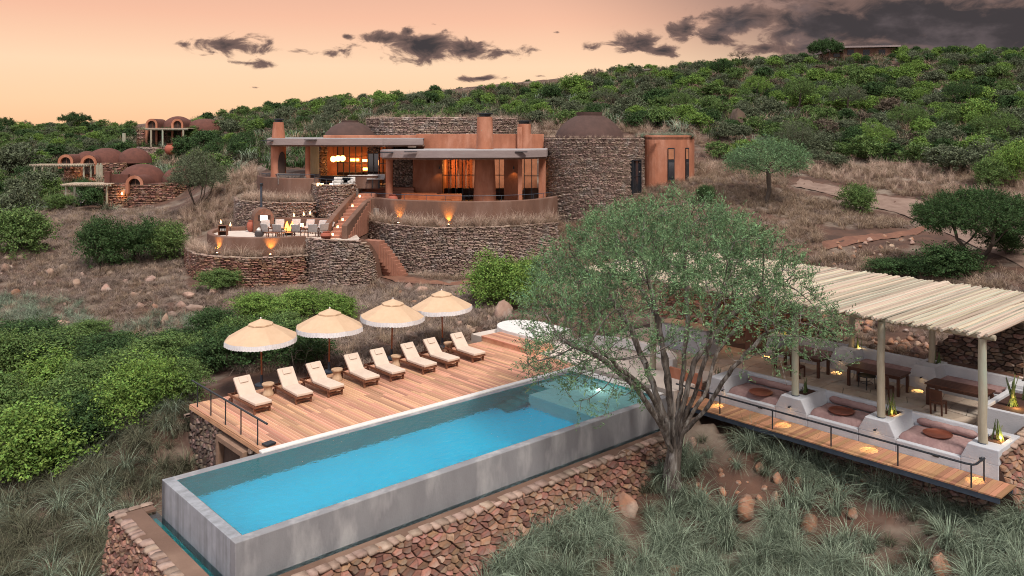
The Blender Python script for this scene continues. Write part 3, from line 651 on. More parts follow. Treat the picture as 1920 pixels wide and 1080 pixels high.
def build_deck():
    t = pthing('pool_deck', 'reddish hardwood sun deck beside the pool', 'deck', 3.0, 5.0, -.2); o = (3.0, 5.0, -.2)
    pws, v0, v1 = .139, 5.02, 10.78; me = MB().box(-.5, .5, -.5, .5, -.5, .5).mesh('plank', M['deck']); i = 0; r = random.Random(3)
    u = 3.0
    while u+pws < 16.95:
        a, b = v0+(v1-v0)*r.uniform(.2, .45), v0+(v1-v0)*r.uniform(.55, .85); ends = [v0, a, b, v1]
        for k in range(3):
            link('plank', me, t, (u+pws/2-o[0], (ends[k]+ends[k+1])/2-o[1], -.02-o[2]+r.uniform(-.003, .003)), None, (pws-.009, ends[k+1]-ends[k]-.006, .04))
        u += pws
    s = MB(); s.box(3.01, 16.9, 5.04, 10.76, -.16, -.05); s.build('joist_frame', M['dark_wood'], t, o)
    MB().box(2.99, 3.03, 5.02, 10.79, -.17, -.045).build('edge_board', M['deck'], t, o)
    # raised timber step and cream platform at the far end
    st = pthing('timber_step', 'low timber step between the deck and the cream terrace', 'step', 16.5, 7.6, 0); me2 = MB().box(-.5, .5, -.5, .5, -.5, .5).mesh('plank', M['deck'])
    for k in range(10): link('plank', me2, st, (.07+k*.14, 1.6, .21), None, (.131, 3.4, .04))
    MB().box(0.02, 1.38, -.08, 3.28, .0, .19).build('riser_box', M['deck'], st)
    # stone wall under the deck edge with a framed hatch
    w = pthing('stone_retaining_wall', 'dark rubble stone wall under the left end of the deck', 'stone wall', 3.05, 10.6, -2.6); off = (3.05, 10.6, -2.6)
    path = [(3.05, v) for v in np.linspace(10.75, 4.8, 12)]; zb = []
    for u, v in path: p = pw(u-.3, v); zb.append(min(-.6, gz(p.x, p.y)-.4))
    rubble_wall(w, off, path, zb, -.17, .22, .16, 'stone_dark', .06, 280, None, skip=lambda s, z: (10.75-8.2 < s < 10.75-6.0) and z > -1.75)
    h = pthing('service_hatch', 'brown plastered frame with grey louvred hatch under the deck', 'hatch', 3.0, 7.1, -1.75); off = (3.0, 7.1, -1.75)
    f = MB(); f.box(2.86, 3.3, 7.95, 8.15, -1.9, -.33); f.box(2.86, 3.3, 6.05, 6.25, -1.9, -.33); f.box(2.86, 3.3, 6.25, 7.95, -.5, -.331); f.build('frame', M['hatch'], h, off, bevel=.01)
    MB().box(3.28, 3.32, 6.25, 7.95, -1.9, -.5).build('back_panel', M['inner_dark'], h, off)
    for k in range(9): MB().obox((3.2, 6.75, -.6-k*.14), (.03, .96, .12), 0, 0).build('slat', M['fabric_grey'], h, off)
    # back edge: low rubble strip
    path = [(u, 10.86) for u in np.linspace(16.9, 3.0, 20)]
    b = pthing('stone_retaining_wall', 'low stone edging along the back of the deck', 'stone wall', 3, 10.86, -.6); stone_wall(b, (3, 10.86, -.6), path, [-.6]*20, [-.06]*20, .3, .16, 'stone', 0, .04, .2, 0)
    # flood lamp at the corner
    l = pthing('deck_floodlight', 'small black square fitting at the deck corner by the pool', 'floodlight', 3.35, 5.25, 0); MB().obox((0, 0, .06), (.34, .28, .06), .2).build('housing', M['metal'], l, bevel=.01); MB().obox((0, 0, .02), (.12, .12, .04), .2).build('bracket', M['metal'], l)
build_deck()
def railing(name, label, pts, zf, top, rail_ext=None, every=1):
    t = pthing(name, label, 'railing', pts[0][0], pts[0][1], zf); o = (pts[0][0], pts[0][1], zf)
    for p in pts: MB().tube([(p[0], p[1], zf), (p[0], p[1], zf+top)], .022, 6).build('post', M['metal'], t, o)
    path = rail_ext or pts
    MB().tube([(p[0], p[1], zf+top) for p in path], .032, 8).build('handrail', M['metal'], t, o)
    return t
railing('deck_railing', 'black metal railing along the left end of the deck', [(3.1, v) for v in (10.3, 9.12, 7.91, 6.71, 5.5)], 0.0, .82, [(3.1, 10.8), (3.1, 4.85)])

def make_lounger():
    t = pthing('sun_lounger', 'x', 'sun lounger', 0, 0, 0, 'sun loungers in a row on the deck')
    f = MB()
    for s in (-1, 1): f.box(s*.30-.02, s*.30+.02, -.10, 1.98, .22, .30)
    f.box(-.28, .28, -.098, -.06, .22, .295); f.box(-.28, .28, 1.92, 1.958, .22, .295); f.build('frame', M['mid_wood'], t, bevel=.006)
    for i in range(8): MB().box(-.279, .279, .02+i*.13, .11+i*.13, .285, .31).build('slat', M['mid_wood'], t)
    for x, y in ((-.28, .02), (.28, .02), (-.28, 1.75), (.28, 1.75)): MB().box(x-.03, x+.03, y-.035, y+.035, 0, .219).build('leg', M['mid_wood'], t, bevel=.005)
    MB().box(-.25, .25, 0.0, .03, .10, .15).build('stretcher', M['mid_wood'], t)
    for s in (-1, 1):
        w = MB(); a = [(s*.335+(.02 if k else -.02), 1.75+.09*math.cos(j*math.pi/6), .09+.09*math.sin(j*math.pi/6)) for k in range(2) for j in range(12)]
        w.add(a, [tuple(range(12)), tuple(range(23, 11, -1))]+[(j, (j+1) % 12, 12+(j+1) % 12, 12+j) for j in range(12)]); w.build('wheel', M['dark_wood'], t)
    MB().box(-.31, .31, -.13, 1.07, .312, .42).build('seat_cushion', M['cushion'], t, bevel=.03, seg=3)
    a = R(47); c, s_ = math.cos(a), math.sin(a)
    def tr(y, z): return (1.08+y*c-z*s_, .315+y*s_+z*c)
    b = MB(); P = []
    for z in (0, .105):
        for x, y in ((-.31, 0), (.31, 0), (.31, .78), (-.31, .78)): yy, zz = tr(y, z); P.append((x, yy, zz))
    b.hexa(P).build('back_cushion', M['cushion'], t, bevel=.03, seg=3)
    b = MB(); P = []
    for z in (-.05, -.01):
        for x, y in ((-.28, 0), (.28, 0), (.28, .74), (-.28, .74)): yy, zz = tr(y, z); P.append((x, yy, zz))
    b.hexa(P).build('backrest_frame', M['mid_wood'], t)
    p = MB(); P = []
    for z in (.108, .15):
        for x, y in ((-.16, .5), (.16, .5), (.16, .72), (-.16, .72)): yy, zz = tr(y, z); P.append((x*(.92 if z > .12 else 1), yy, zz))
    p.hexa(P).build('head_pillow', M['cushion'], t, bevel=.018, seg=2)
    MB().tube([(-.24, 1.5, .6), (-.24, 1.62, .3)], .014, 5).build('prop', M['mid_wood'], t); MB().tube([(.24, 1.5, .6), (.24, 1.62, .3)], .014, 5).build('prop', M['mid_wood'], t)
    return t
def img1(x, y): return 400+x/3.4286, 520+y/3.4286
LG = [((260, 880), (365, 862)), ((530, 820), (628, 800)), ((738, 775), (828, 752)), ((970, 712), (1055, 692)), ((1140, 672), (1220, 655)), ((1345, 625), (1425, 610)), ((1497, 587), (1570, 575)), ((1665, 550), (1735, 535))]
LL = ['cream cushioned sun lounger nearest the black railing, in front of the first parasol', 'cream cushioned sun lounger just past the first side table from the railing', 'cream cushioned sun lounger third from the railing, beside the second side table',
      'cream cushioned sun lounger fourth from the railing, just past the second side table', 'cream cushioned sun lounger fifth from the railing, just before the third side table', 'cream cushioned sun lounger sixth from the railing, just past the third side table',
      'cream cushioned sun lounger seventh from the railing, before the last side table', 'cream cushioned sun lounger farthest from the railing, next to the timber step']
proto = make_lounger()
for i, (a, b) in enumerate(LG):
    o = proto if i == 0 else copy_tree(proto)
    (u1, v1), (u2, v2) = uv(*img1(*a)), uv(*img1(*b)); o.location = pw((u1+u2)/2, (v1+v2)/2-.02, 0); o.rotation_euler[2] = TH+random.Random(i).uniform(-.05, .05); o['label'] = LL[i]
def make_stool():
    t = pthing('side_table', 'x', 'side table', 0, 0, 0, 'carved side tables between the loungers')
    MB().lathe([(.20, 0), (.21, .03), (.19, .1), (.15, .18), (.145, .24), (.17, .32), (.20, .38)], n=18).build('drum', M['drum'], t, smooth=True)
    MB().lathe([(.20, .381), (.225, .385), (.225, .43), (.215, .44), (0, .44)], n=18).build('table_top', M['drum'], t, smooth=True)
    return t
st = make_stool()
for i, (p, l) in enumerate((((352, 757), 'carved wooden drum table under the first parasol from the railing'), ((795, 660), 'carved wooden drum table under the second parasol from the railing'), ((1175, 570), 'carved wooden drum table under the third parasol from the railing'), ((1513, 482), 'carved wooden drum table under the farthest parasol'))):
    o = st if i == 0 else copy_tree(st); u, v = uv(*img1(*p)); o.location = pw(u, v, 0); o['label'] = l
def make_parasol():
    t = pthing('parasol', 'x', 'parasol', 0, 0, 0, 'fringed tan parasols behind the loungers')
    MB().tube([(0, 0, .04), (0, 0, 2.5)], .032, 10).build('pole', M['pole_wood'], t, smooth=True)
    MB().lathe([(.26, 0), (.26, .05), (.06, .08), (.045, .4), (0, .4)], n=18).build('base', M['steel'], t, smooth=True)
    n = 8; a0 = math.pi/8; Rr, zr, za = 1.36, 1.83, 2.44; V = []; K = 7; SUB = 4
    def pt(a, f, sag):   # f from vent to rim; sag between the ribs
        r = .10+(Rr-.10)*f; z = za+(zr-za)*(f**1.18); return (r*math.cos(a)*(1-.045*sag*f), r*math.sin(a)*(1-.045*sag*f), z-.035*sag*f)
    m = n*SUB
    for k in range(K+1):
        for i in range(m):
            ph = (i % SUB)/SUB; sag = 4*ph*(1-ph); V.append(pt(a0+2*math.pi*i/m, k/K, sag))
    c = MB(); c.add(V, [(k*m+i, k*m+(i+1) % m, (k+1)*m+(i+1) % m, (k+1)*m+i) for k in range(K) for i in range(m)]); can = c.build('canopy', M['canvas'], t)
    V = []; Fc = []
    zs = 3
    rim = [pt(a0+2*math.pi*i/m, 1, 4*((i % SUB)/SUB)*(1-(i % SUB)/SUB)) for i in range(m)]
    c = MB(); nn = m*6; V = []
    for k in range(3):
        for i in range(nn):
            j = i//6; q = (i % 6)/6; p = Vector(rim[j]).lerp(Vector(rim[(j+1) % m]), q); w = 1.004+.004*(i % 2)+.006*k; V.append((p.x*w, p.y*w, p.z+.015-k*.085-(.012*((i*7) % 3) if k == 2 else 0)))
    c.add(V, [(k*nn+i, k*nn+(i+1) % nn, (k+1)*nn+(i+1) % nn, (k+1)*nn+i) for k in range(2) for i in range(nn)]); c.build('fringe', M['fringe'], t)
    V = [(0, 0, 2.545)]
    for i in range(m): a = a0+2*math.pi*i/m; ph = (i % SUB)/SUB; s = 4*ph*(1-ph); V.append((.47*math.cos(a)*(1-.05*s), .47*math.sin(a)*(1-.05*s), 2.345+.02*s))
    for i in range(m): V.append((V[i+1][0]*1.0, V[i+1][1], V[i+1][2]-.045))
    c = MB(); c.add(V, [(0, 1+i, 1+(i+1) % m) for i in range(m)]+[(1+i, 1+m+i, 1+m+(i+1) % m, 1+(i+1) % m) for i in range(m)]); c.build('vent_cap', M['canvas'], t)
    MB().lathe([(.02, 2.53), (.032, 2.56), (.03, 2.585), (0, 2.6)], n=10).build('finial', M['fringe'], t, smooth=True)
    for i in range(n): a = a0+2*math.pi*i/n; p0 = pt(a, .02, 0); p1 = pt(a, .98, 0); MB().tube([(p0[0], p0[1], p0[2]-.03), (p1[0], p1[1], p1[2]-.03)], .012, 4).build('rib', M['pole_wood'], t)
    MB().obox((-.05, -.02, 1.45), (.03, .03, .2)).build('crank', M['pole_wood'], t)
    return t
pr = make_parasol()
for i, (p, l) in enumerate((((491, 722), 'fringed tan parasol nearest the black railing'), ((617, 697), 'fringed tan parasol second from the railing'), ((734, 672), 'fringed tan parasol third from the railing'), ((830, 650), 'fringed tan parasol farthest from the railing'))):
    o = pr if i == 0 else copy_tree(pr); o.location = pw(*uv(*p), 0); o.rotation_euler = ((.012, -.02, .018, -.01)[i], (-.015, .012, .02, -.018)[i], .15+i*.13); o['label'] = l
# ================================================================ TERRACE, LOUNGES, PERGOLA
def build_terrace():
    setp(ptop('terrace_slab', MB().box(18.35, 25.6, -10.2, 8.0, -1.2, -.034), M['mortar'], 'earth coloured bed under the terrace paving', None, (18.35, -10.2, -1.2)), kind='structure')
    t = pthing('terrace_paving', 'irregular sandstone paving under the pole pergola', 'paving', 20.1, -10, -.03, kind='structure'); o = (20.1, -10, -.03)
    r = random.Random(11); us = np.linspace(20.12, 24.25, 7); vs = np.linspace(-9.95, 7.6, 27)
    G = {(i, j): (us[i]+(r.uniform(-.2, .2) if 0 < i < 6 else 0), vs[j]+(r.uniform(-.2, .2) if 0 < j < 26 else 0)) for i in range(7) for j in range(27)}
    for i in range(6):
        for j in range(26):
            P = [G[i, j], G[i+1, j], G[i+1, j+1], G[i, j+1]]; cx = sum(p[0] for p in P)/4; cy = sum(p[1] for p in P)/4
            if r.random() < .35: P = P[:2]+[((P[1][0]+P[2][0])/2+.0, (P[1][1]+P[2][1])/2)]+P[2:]
            P = [(cx+(x-cx)*.965, cy+(y-cy)*.965) for x, y in P]
            MB().prism(P, -.032, r.uniform(-.004, .006)).build('paver', M['slate'], t, o)
    # cream screed by the pool
    setp(ptop('cream_terrace', MB().box(16.97, 20.1, .25, 12.2, -1.0, .012), M['white_floor'], 'smooth cream terrace floor at the far end of the pool', None, (17, 0, 0)), kind='structure')
    p = []
    for k in range(13): a = math.pi*k/12; p.append((18.9+1.25*math.cos(a), 10.4+1.6*math.sin(a)))
    p += [(17.65, 8.6), (20.15, 8.6)]
    ptop('cream_platform', MB().prism(p, .013, .38), M['coping'], 'low cream rounded plinth beyond the timber step', 'plinth', (18.9, 10, .013), bevel=.03)
    p = []
    for k in range(17): a = -math.pi*.5+math.pi*k/16; p.append((19.2+1.9*math.cos(a)*.8, 4.6+2.6*math.sin(a)))
    w = MB().ribbon(p, .013, .42, .32); ptop('curved_seat_wall', w, M['coping'], 'white curved seat wall on the cream terrace behind the big tree', 'seat wall', (19.2, 4.6, .013), bevel=.03)
build_terrace()
POSTV = (-3.74, -6.74, -9.76)
def build_lounges():
    t = pthing('lounge_wall', 'grey plastered wall with three open lounge bays facing the walkway', 'lounge wall', 18.3, -5.2, -1.3); o = (18.3, -5.2, -1.3)
    def podium(c, wt, wb, uf=18.3, ub=20.1, z1=.45, hole=True, left=True, right=True, zb=-1.3):
        zs = .02; a = [c-(wt if right else wt), c+(wt if left else wt)]; wbR = wb if right else wt; wbL = wb if left else wt
        # lower block then tapering upper block, the top with a planting hole
        MB().box(uf, ub, c-wbR, c+wbL, zb, zs).build('podium', M['plaster'], t, o, bevel=.03)
        hu0, hu1, hw = uf+.62, ub-.28, wt*.62
        m = MB(); q = [(uf, c-wbR, zs), (ub, c-wbR, zs), (ub, c+wbL, zs), (uf, c+wbL, zs)]; tp = [(uf, c-wt, z1), (ub, c-wt, z1), (ub, c+wt, z1), (uf, c+wt, z1)]
        if hole:
            h = [(hu0, c-hw, z1), (hu1, c-hw, z1), (hu1, c+hw, z1), (hu0, c+hw, z1)]; hb = [(x, y, z1-.14) for x, y, _ in h]
            m.add(q+tp+h+hb, [(0, 1, 5, 4), (1, 2, 6, 5), (2, 3, 7, 6), (3, 0, 4, 7)]+[(4+k, 4+(k+1) % 4, 8+(k+1) % 4, 8+k) for k in range(4)]+[(8+k, 8+(k+1) % 4, 12+(k+1) % 4, 12+k) for k in range(4)])
            MB().box(hu0, hu1, c-hw, c+hw, z1-.2, z1-.06).build('planting_soil', M['soilbed'], t, o)
        else: m.add(q+tp, [(0, 1, 5, 4), (1, 2, 6, 5), (2, 3, 7, 6), (3, 0, 4, 7), (4, 5, 6, 7)])
        m.build('podium_top', M['plaster'], t, o, bevel=.025)
    podium(-.68, .30, .40, left=False, hole=False)
    podium(POSTV[0], .38, .60); podium(POSTV[1], .38, .60); podium(POSTV[2]-.12, .42, .62, right=False)
    for a, b in ((-1.08, POSTV[0]+.6), (POSTV[0]-.6, POSTV[1]+.6), (POSTV[1]-.6, POSTV[2]+.5)):
        MB().box(18.301, 18.5, b+.001, a-.001, -1.3, -.03).build('front_wall', M['plaster'], t, o, bevel=.03)
        MB().box(18.5, 19.9, b+.001, a-.001, -1.3, -.06).build('seat_base', M['plaster'], t, o)
        MB().hexa([(19.82, b-.2, -.05), (20.095, b-.2, -.05), (20.095, a+.2, -.05), (19.82, a+.2, -.05), (19.93, b-.2, .448), (20.094, b-.2, .448), (20.094, a+.2, .448), (19.93, a+.2, .448)]).build('back_wall', M['plaster'], t, o, bevel=.03)
    for v in (-2.55, -8.55):
        MB().box(18.29, 18.31, v-.09, v+.09, -.23, -.15).build('wall_vent', M['metal'], t, o)
build_lounges()
def build_mattresses():
    Ls = ['dusty pink mattress and bolster in the lounge bay nearest the tree', 'dusty pink mattress and bolster in the middle lounge bay', 'dusty pink mattress and bolster in the lounge bay at the railing end']
    LT = ['round copper tray on the pink mattress nearest the tree', 'round copper tray on the middle pink mattress', 'round copper tray on the pink mattress at the railing end']
    bays = ((-1.0, -3.2), (-4.28, -6.2), (-7.28, -9.32)); pos = ((1426.7, 737), (1578, 772), (1758, 815))
    for k, (a, b) in enumerate(bays):
        t = pthing('mattress', Ls[k], 'mattress', 18.5, (a+b)/2, -.06, 'mattresses in the lounge bays'); n, mm = 14, 22; V = []; r = random.Random(k)
        for i in range(n+1):
            for j in range(mm+1):
                x = i/n; y = j/mm; e = min(x, 1-x)*n/1.6; f = min(y, 1-y)*mm/1.6; h = .20*min(1, e)**.5*min(1, f)**.5+.012*math.sin(9*x+5*y+k)+.010*math.sin(17*y-4*x)+r.uniform(-.006, .006)
                V.append((x*1.34-.03-.05*math.sin(y*math.pi)*0, (y-.5)*(a-b-.02), .005+max(0, h)))
        Q = [(i*(mm+1)+j, (i+1)*(mm+1)+j, (i+1)*(mm+1)+j+1, i*(mm+1)+j+1) for i in range(n) for j in range(mm)]
        link('pad', np_mesh('pad', V, Q, M['pink'], True), t)
        L = (a-b)/2-.12; P = [(1.30, -L+2*L*i/16, .30+.008*math.sin(i*1.3+k)) for i in range(17)]
        MB().tube(P, [.06]+[.125+.006*math.sin(i*2.1) for i in range(15)]+[.06], 12).build('bolster', M['pink'], t, smooth=True)
        u, v = uv(*pos[k], .17); tr = pthing('tray', LT[k], 'tray', u, v, .165, 'copper trays on the mattresses')
        MB().lathe([(.0, .01), (.36, .01), (.38, .02), (.41, .05), (.425, .055), (.415, .035), (.385, .0), (0, 0)], n=32).build('dish', M['tray'], tr, smooth=True)
        MB().lathe([(.405, .05), (.425, .062), (.43, .05)], n=32, caps=False).build('rim', M['tray'], tr)
build_mattresses()
def build_benches():
    t = pthing('bench_wall', 'grey plastered back wall with three built-in dining benches', 'bench', 24.25, -4, -.05); o = (24.25, -4, -.05)
    pods = ((.55, .28, .30), (-2.6, .38, .52), (-5.75, .38, .52), (-9.0, .4, .5))
    for c, wt, wb in pods:
        MB().box(24.25, 25.6, c-wb, c+wb, -.05, .40).build('podium', M['plaster'], t, o, bevel=.02)
        q = [(24.25, c-wb, .40), (25.6, c-wb, .40), (25.6, c+wb, .40), (24.25, c+wb, .40)]; tp = [(24.40, c-wt, .82), (25.6, c-wt, .82), (25.6, c+wt, .82), (24.40, c+wt, .82)]
        h = [(25.06, c-.2, .82), (25.45, c-.2, .82), (25.45, c+.2, .82), (25.06, c+.2, .82)]; hb = [(x, y, .70) for x, y, _ in h]
        MB().add(q+tp+h+hb, [(0, 1, 5, 4), (1, 2, 6, 5), (2, 3, 7, 6), (3, 0, 4, 7)]+[(4+k, 4+(k+1) % 4, 8+(k+1) % 4, 8+k) for k in range(4)]+[(8+k, 8+(k+1) % 4, 12+(k+1) % 4, 12+k) for k in range(4)]).build('podium_top', M['plaster'], t, o, bevel=.02)
        MB().box(25.06, 25.45, c-.2, c+.2, .6, .76).build('planting_soil', M['soilbed'], t, o)
    for a, b in ((.25, -2.08), (-3.12, -5.23), (-6.27, -8.5)):
        MB().box(24.252, 25.2, b+.001, a-.001, -.05, .36).build('seat', M['plaster'], t, o, bevel=.02)
        MB().hexa([(25.12, b-.15, .361), (25.42, b-.15, .361), (25.42, a+.15, .361), (25.12, a+.15, .361), (25.22, b-.15, .815), (25.42, b-.15, .815), (25.42, a+.15, .815), (25.22, a+.15, .815)]).build('back_wall', M['plaster'], t, o, bevel=.02)
        MB().box(24.30, 25.10, b+.05, a-.05, .365, .47).build('seat_cushion', M['pink'], t, o, bevel=.035)
    e = pthing('planter', 'tall grey plastered planter closing the right end of the terrace', 'planter', 20.2, -9.6, -.3); off = (20.2, -9.6, -.3)
    u0, u1, v0, v1, z1, w = 21.2, 24.2, -10.15, -8.75, .74, .17
    for bx in ((u0, u0+w, v0, v1), (u1-w, u1, v0, v1), (u0+w, u1-w, v0, v0+w), (u0+w, u1-w, v1-w, v1)): MB().box(*bx, -.3, z1).build('wall', M['plaster'], e, off, bevel=.015)
    MB().box(u0+w, u1-w, v0+w, v1-w, 0, z1-.1).build('planting_soil', M['soilbed'], e, off)
build_benches()
def build_pergola():
    t = pthing('pergola', 'long flat pergola roofed with weathered gum poles', 'pergola', 22, -2, 0); o = (22, -2, 0); r = random.Random(5)
    def post(u, v, z0, z1, rad, mat='pole'):
        P = [(u+r.uniform(-.015, .015), v+r.uniform(-.015, .015), z0+(z1-z0)*k/5) for k in range(6)]
        p = MB().tube(P, [rad*(1.08-.02*k) for k in range(6)], 14).build('post', M[mat], t, o, smooth=True)
        MB().lathe([(rad*1.15, 0), (rad*1.15, .03)], (u, v, z0), 14).build('foot_ring', M['steel'], p, o)
    for v in POSTV: post(18.62, v, .45, 3.54, .118)
    for v in (-2.55, -5.72, -8.95): post(25.2 if v > -8 else 25.3, v, .70, 3.54, .112)
    post(18.7, 2.6, .01, 3.54, .112); post(25.3, 4.9, 0, 3.54, .112)
    for u in (18.62, 21.9, 25.25): MB().tube([(u, v, 3.60+.01*math.sin(v*3)) for v in np.linspace(-10.1, 6.2, 9)], .085, 10).build('beam', M['pole'], t, o, smooth=True)
    pm = []
    for k in range(6):
        rr = random.Random(50+k); n = 8; q = MB(); V = []
        for i in range(n):
            cy, cz, w_ = rr.uniform(-.14, .14), rr.uniform(-.08, .08), .5*(1.12-.24*i/(n-1))*rr.uniform(.95, 1.05); V += [(i/(n-1), cy+w_*math.cos(j*math.pi/3.5), cz+w_*math.sin(j*math.pi/3.5)) for j in range(7)]
        q.add(V, [(i*7+j, i*7+(j+1) % 7, i*7+7+(j+1) % 7, i*7+7+j) for i in range(n-1) for j in range(7)]+[tuple(range(7)), tuple(range(n*7-1, n*7-8, -1))]); pm.append(q.mesh('pole', M['roofpole']))
    v = -10.05; k = 0
    while v < 6.2:
        d = r.uniform(.078, .108); a = 18.22+r.uniform(-.22, .2)-(.2 if r.random() < .2 else 0); b = 26.35+r.uniform(-.18, .22); m = r.choice(pm); flip = r.random() < .5
        c = link('pole', m, t, ((b if flip else a)-o[0], v+d/2-o[1], 3.725+r.uniform(-.012, .02)), (r.uniform(0, 6.28), 0, (math.pi if flip else 0)+r.uniform(-.006, .006)), (b-a, d, d))
        v += d*(1.06 if r.random() < .8 else 1.35); k += 1
build_pergola()
def build_walkway():
    t = pthing('walkway', 'raised plank walkway on dark steel beams beside the lounges', 'walkway', 17.05, -.3, -.9); o = (17.05, -.3, -.9); r = random.Random(9)
    me = MB().box(-.5, .5, -.5, .5, -.5, .5).mesh('plank', M['walk']); v = .35
    while v > -10.75: link('plank', me, t, ((17.08+18.28)/2-o[0], v-.075-o[1], -.42-o[2]+r.uniform(-.003, .003)), (0, 0, r.uniform(-.004, .004)), (1.2+r.uniform(-.01, .01), .142, .04)); v -= .15
    MB().box(17.10, 17.16, -10.7, .35, -.60, -.442).build('steel_beam', M['steel'], t, o); MB().box(18.1, 18.16, -10.7, .35, -.60, -.442).build('steel_beam', M['steel'], t, o)
    for k in range(9): vv = -.5-k*1.22; MB().hexa([(17.12, vv-.05, -.62), (18.3, vv-.05, -.86), (18.3, vv+.05, -.86), (17.12, vv+.05, -.62), (17.12, vv-.05, -.602), (18.3, vv-.05, -.602), (18.3, vv+.05, -.602), (17.12, vv+.05, -.602)]).build('bracket', M['steel'], t, o)
    P = [uv(*p, -.4) for p in ((1347.9, 776.5), (1447.7, 805), (1559.4, 836.4), (1686, 872.3))]; ue = 17.18
    pts = [(ue, .1)]+[(ue, p[1]) for p in P]+[(ue, -9.95), (17.95, -10.02)]
    railing('walkway_railing', 'dark metal railing along the outer edge of the plank walkway', pts, -.4, .64, [(ue, .3)]+[(ue, v) for v in (-3, -6, -9.8)]+[(ue+.05, -9.97), (ue+.15, -10.02), (17.98, -10.02)])
    w = pthing('stone_retaining_wall', 'shaded dark stone wall underneath the plank walkway', 'stone wall', 18.28, -5, -2.5); off = (18.28, -5, -2.5)
    path = [(18.28, v) for v in np.linspace(.9, -10.3, 20)]; zb = []
    for u, v in path: p = pw(u-.5, v); zb.append(min(-1.0, gz(p.x, p.y)-.3))
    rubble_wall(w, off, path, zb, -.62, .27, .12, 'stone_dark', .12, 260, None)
    w = pthing('stone_retaining_wall', 'sloping rust red stone wall closing the right end of the terrace', 'stone wall', 22, -10.4, -2.2); off = (22, -10.4, -2.2)
    path = [(u, -10.28) for u in np.linspace(18.35, 18.36, 2)]
    path = [(18.32, -10.25), (19.4, -10.35), (21, -10.4), (24, -10.45), (28, -10.5)]; zt = [.25, .33, .45, .55, .6]
    rubble_wall(w, off, path, [-2.4]*5, zt, .25, .13, 'stone_red', .45, 240)
    s = pthing('plank_steps', 'lit brown steps between the terrace and the walkway', 'steps', 17.4, .2, -.42); off = (17.4, .2, -.42)
    MB().box(17.1, 18.3, .36, .72, -.9, -.27).build('step', M['walk'], s, off, bevel=.01); MB().box(17.1, 18.3, .722, 1.08, -.9, -.13).build('step', M['walk'], s, off, bevel=.01)
    MB().box(18.3, 18.42, .0, 1.5, -.9, .42).build('side_wall', M['terracotta'], s, off, bevel=.01)
build_walkway()
def table(u, v, rz, w, l, label):
    t = pthing('dining_table', label, 'table', u, v, 0, 'dining tables under the pergola', rz=rz)
    n = 6
    for k in range(n): MB().box(-w/2+k*w/n, -w/2+(k+1)*w/n-.012, -l/2, l/2, .72, .76).build('plank', M['dark_wood'], t)
    MB().box(-w/2+.06, w/2-.06, -l/2+.06, l/2-.06, .62, .718).build('apron', M['dark_wood'], t)
    for a in (-1, 1):
        for b in (-1, 1): MB().box(a*(w/2-.09)-.05, a*(w/2-.09)+.05, b*(l/2-.09)-.05, b*(l/2-.09)+.05, 0, .62).build('leg', M['dark_wood'], t, bevel=.005)
    return t
def chair(u, v, rz, label):
    t = pthing('dining_chair', label, 'chair', u, v, 0, 'dining chairs under the pergola', rz=rz)
    for k in range(4): MB().box(-.2, .2, -.2+k*.1, -.11+k*.1, .42, .45).build('seat_slat', M['dark_wood'], t)
    for x in (-.18, .18):
        MB().box(x-.025, x+.025, -.2, -.15, 0, .42).build('leg', M['dark_wood'], t); MB().hexa([(x-.025, .16, 0), (x+.025, .16, 0), (x+.025, .21, 0), (x-.025, .21, 0), (x-.025, .24, .86), (x+.025, .24, .86), (x+.025, .28, .86), (x-.025, .28, .86)]).build('leg', M['dark_wood'], t)
    MB().hexa([(-.2, .205, .5), (.2, .205, .5), (.2, .235, .5), (-.2, .235, .5), (-.2, .245, .87), (.2, .245, .87), (.2, .275, .87), (-.2, .275, .87)]).build('backrest', M['dark_wood'], t)
    MB().box(-.18, .18, -.19, .19, .37, .419).build('seat_frame', M['dark_wood'], t)
    return t
table(22.95, -1.55, 0, .95, 2.05, 'dark slatted dining table nearest the tree'); table(22.95, -4.65, 0, .95, 2.05, 'dark slatted dining table in the middle of the terrace'); table(22.9, -7.55, 0, .95, 2.0, 'dark slatted dining table at the planter end')
chair(22.15, -1.85, R(-90+180), 'wooden chair tucked in at the dining table nearest the tree'); chair(22.1, -5.35, R(90), 'wooden chair tucked in at the middle dining table'); chair(21.75, -7.3, R(90), 'wooden chair pulled out in front of the planter end table')
def round_table():
    t = pthing('round_side_table', 'small black round metal table beside the middle dining table', 'side table', *uv(1625, 728), 0)
    MB().lathe([(.30, .46), (.33, .47), (.33, .49), (.29, .485), (0, .48)], n=24).build('tray_top', M['metal'], t, smooth=True)
    for k in range(4): a = k*math.pi/2+.4; MB().tube([(.27*math.cos(a), .27*math.sin(a), .46), (.3*math.cos(a), .3*math.sin(a), 0)], .014, 6).build('leg', M['metal'], t)
    MB().lathe([(.2, .2), (.22, .21), (.2, .22)], n=20, caps=False).build('ring', M['metal'], t)
round_table()
def wall_light(root_uvz, label, energy, cat='lamp', e_bulb=True, out=(-1, 0)):
    u, v, z = root_uvz; t = pthing('step_light', label, cat, u, v, z, 'small downlights on the plastered walls')
    MB().box(-.14, .0, -.012, .012, .155, .175).build('arm', M['metal'], t); MB().lathe([(.045, .13), (.035, .18), (0, .19)], (-.13, 0, 0), 10).build('housing', M['metal'], t); MB().lathe([(.0, .128), (.04, .128), (.03, .15), (0, .15)], (-.13, 0, 0), 8).build('bulb', M['bulb'], t)
    lamp('glow', t, (-.14, 0, .10), energy, (1, .62, .22), .015, 50, (0, R(32), 0), .25)
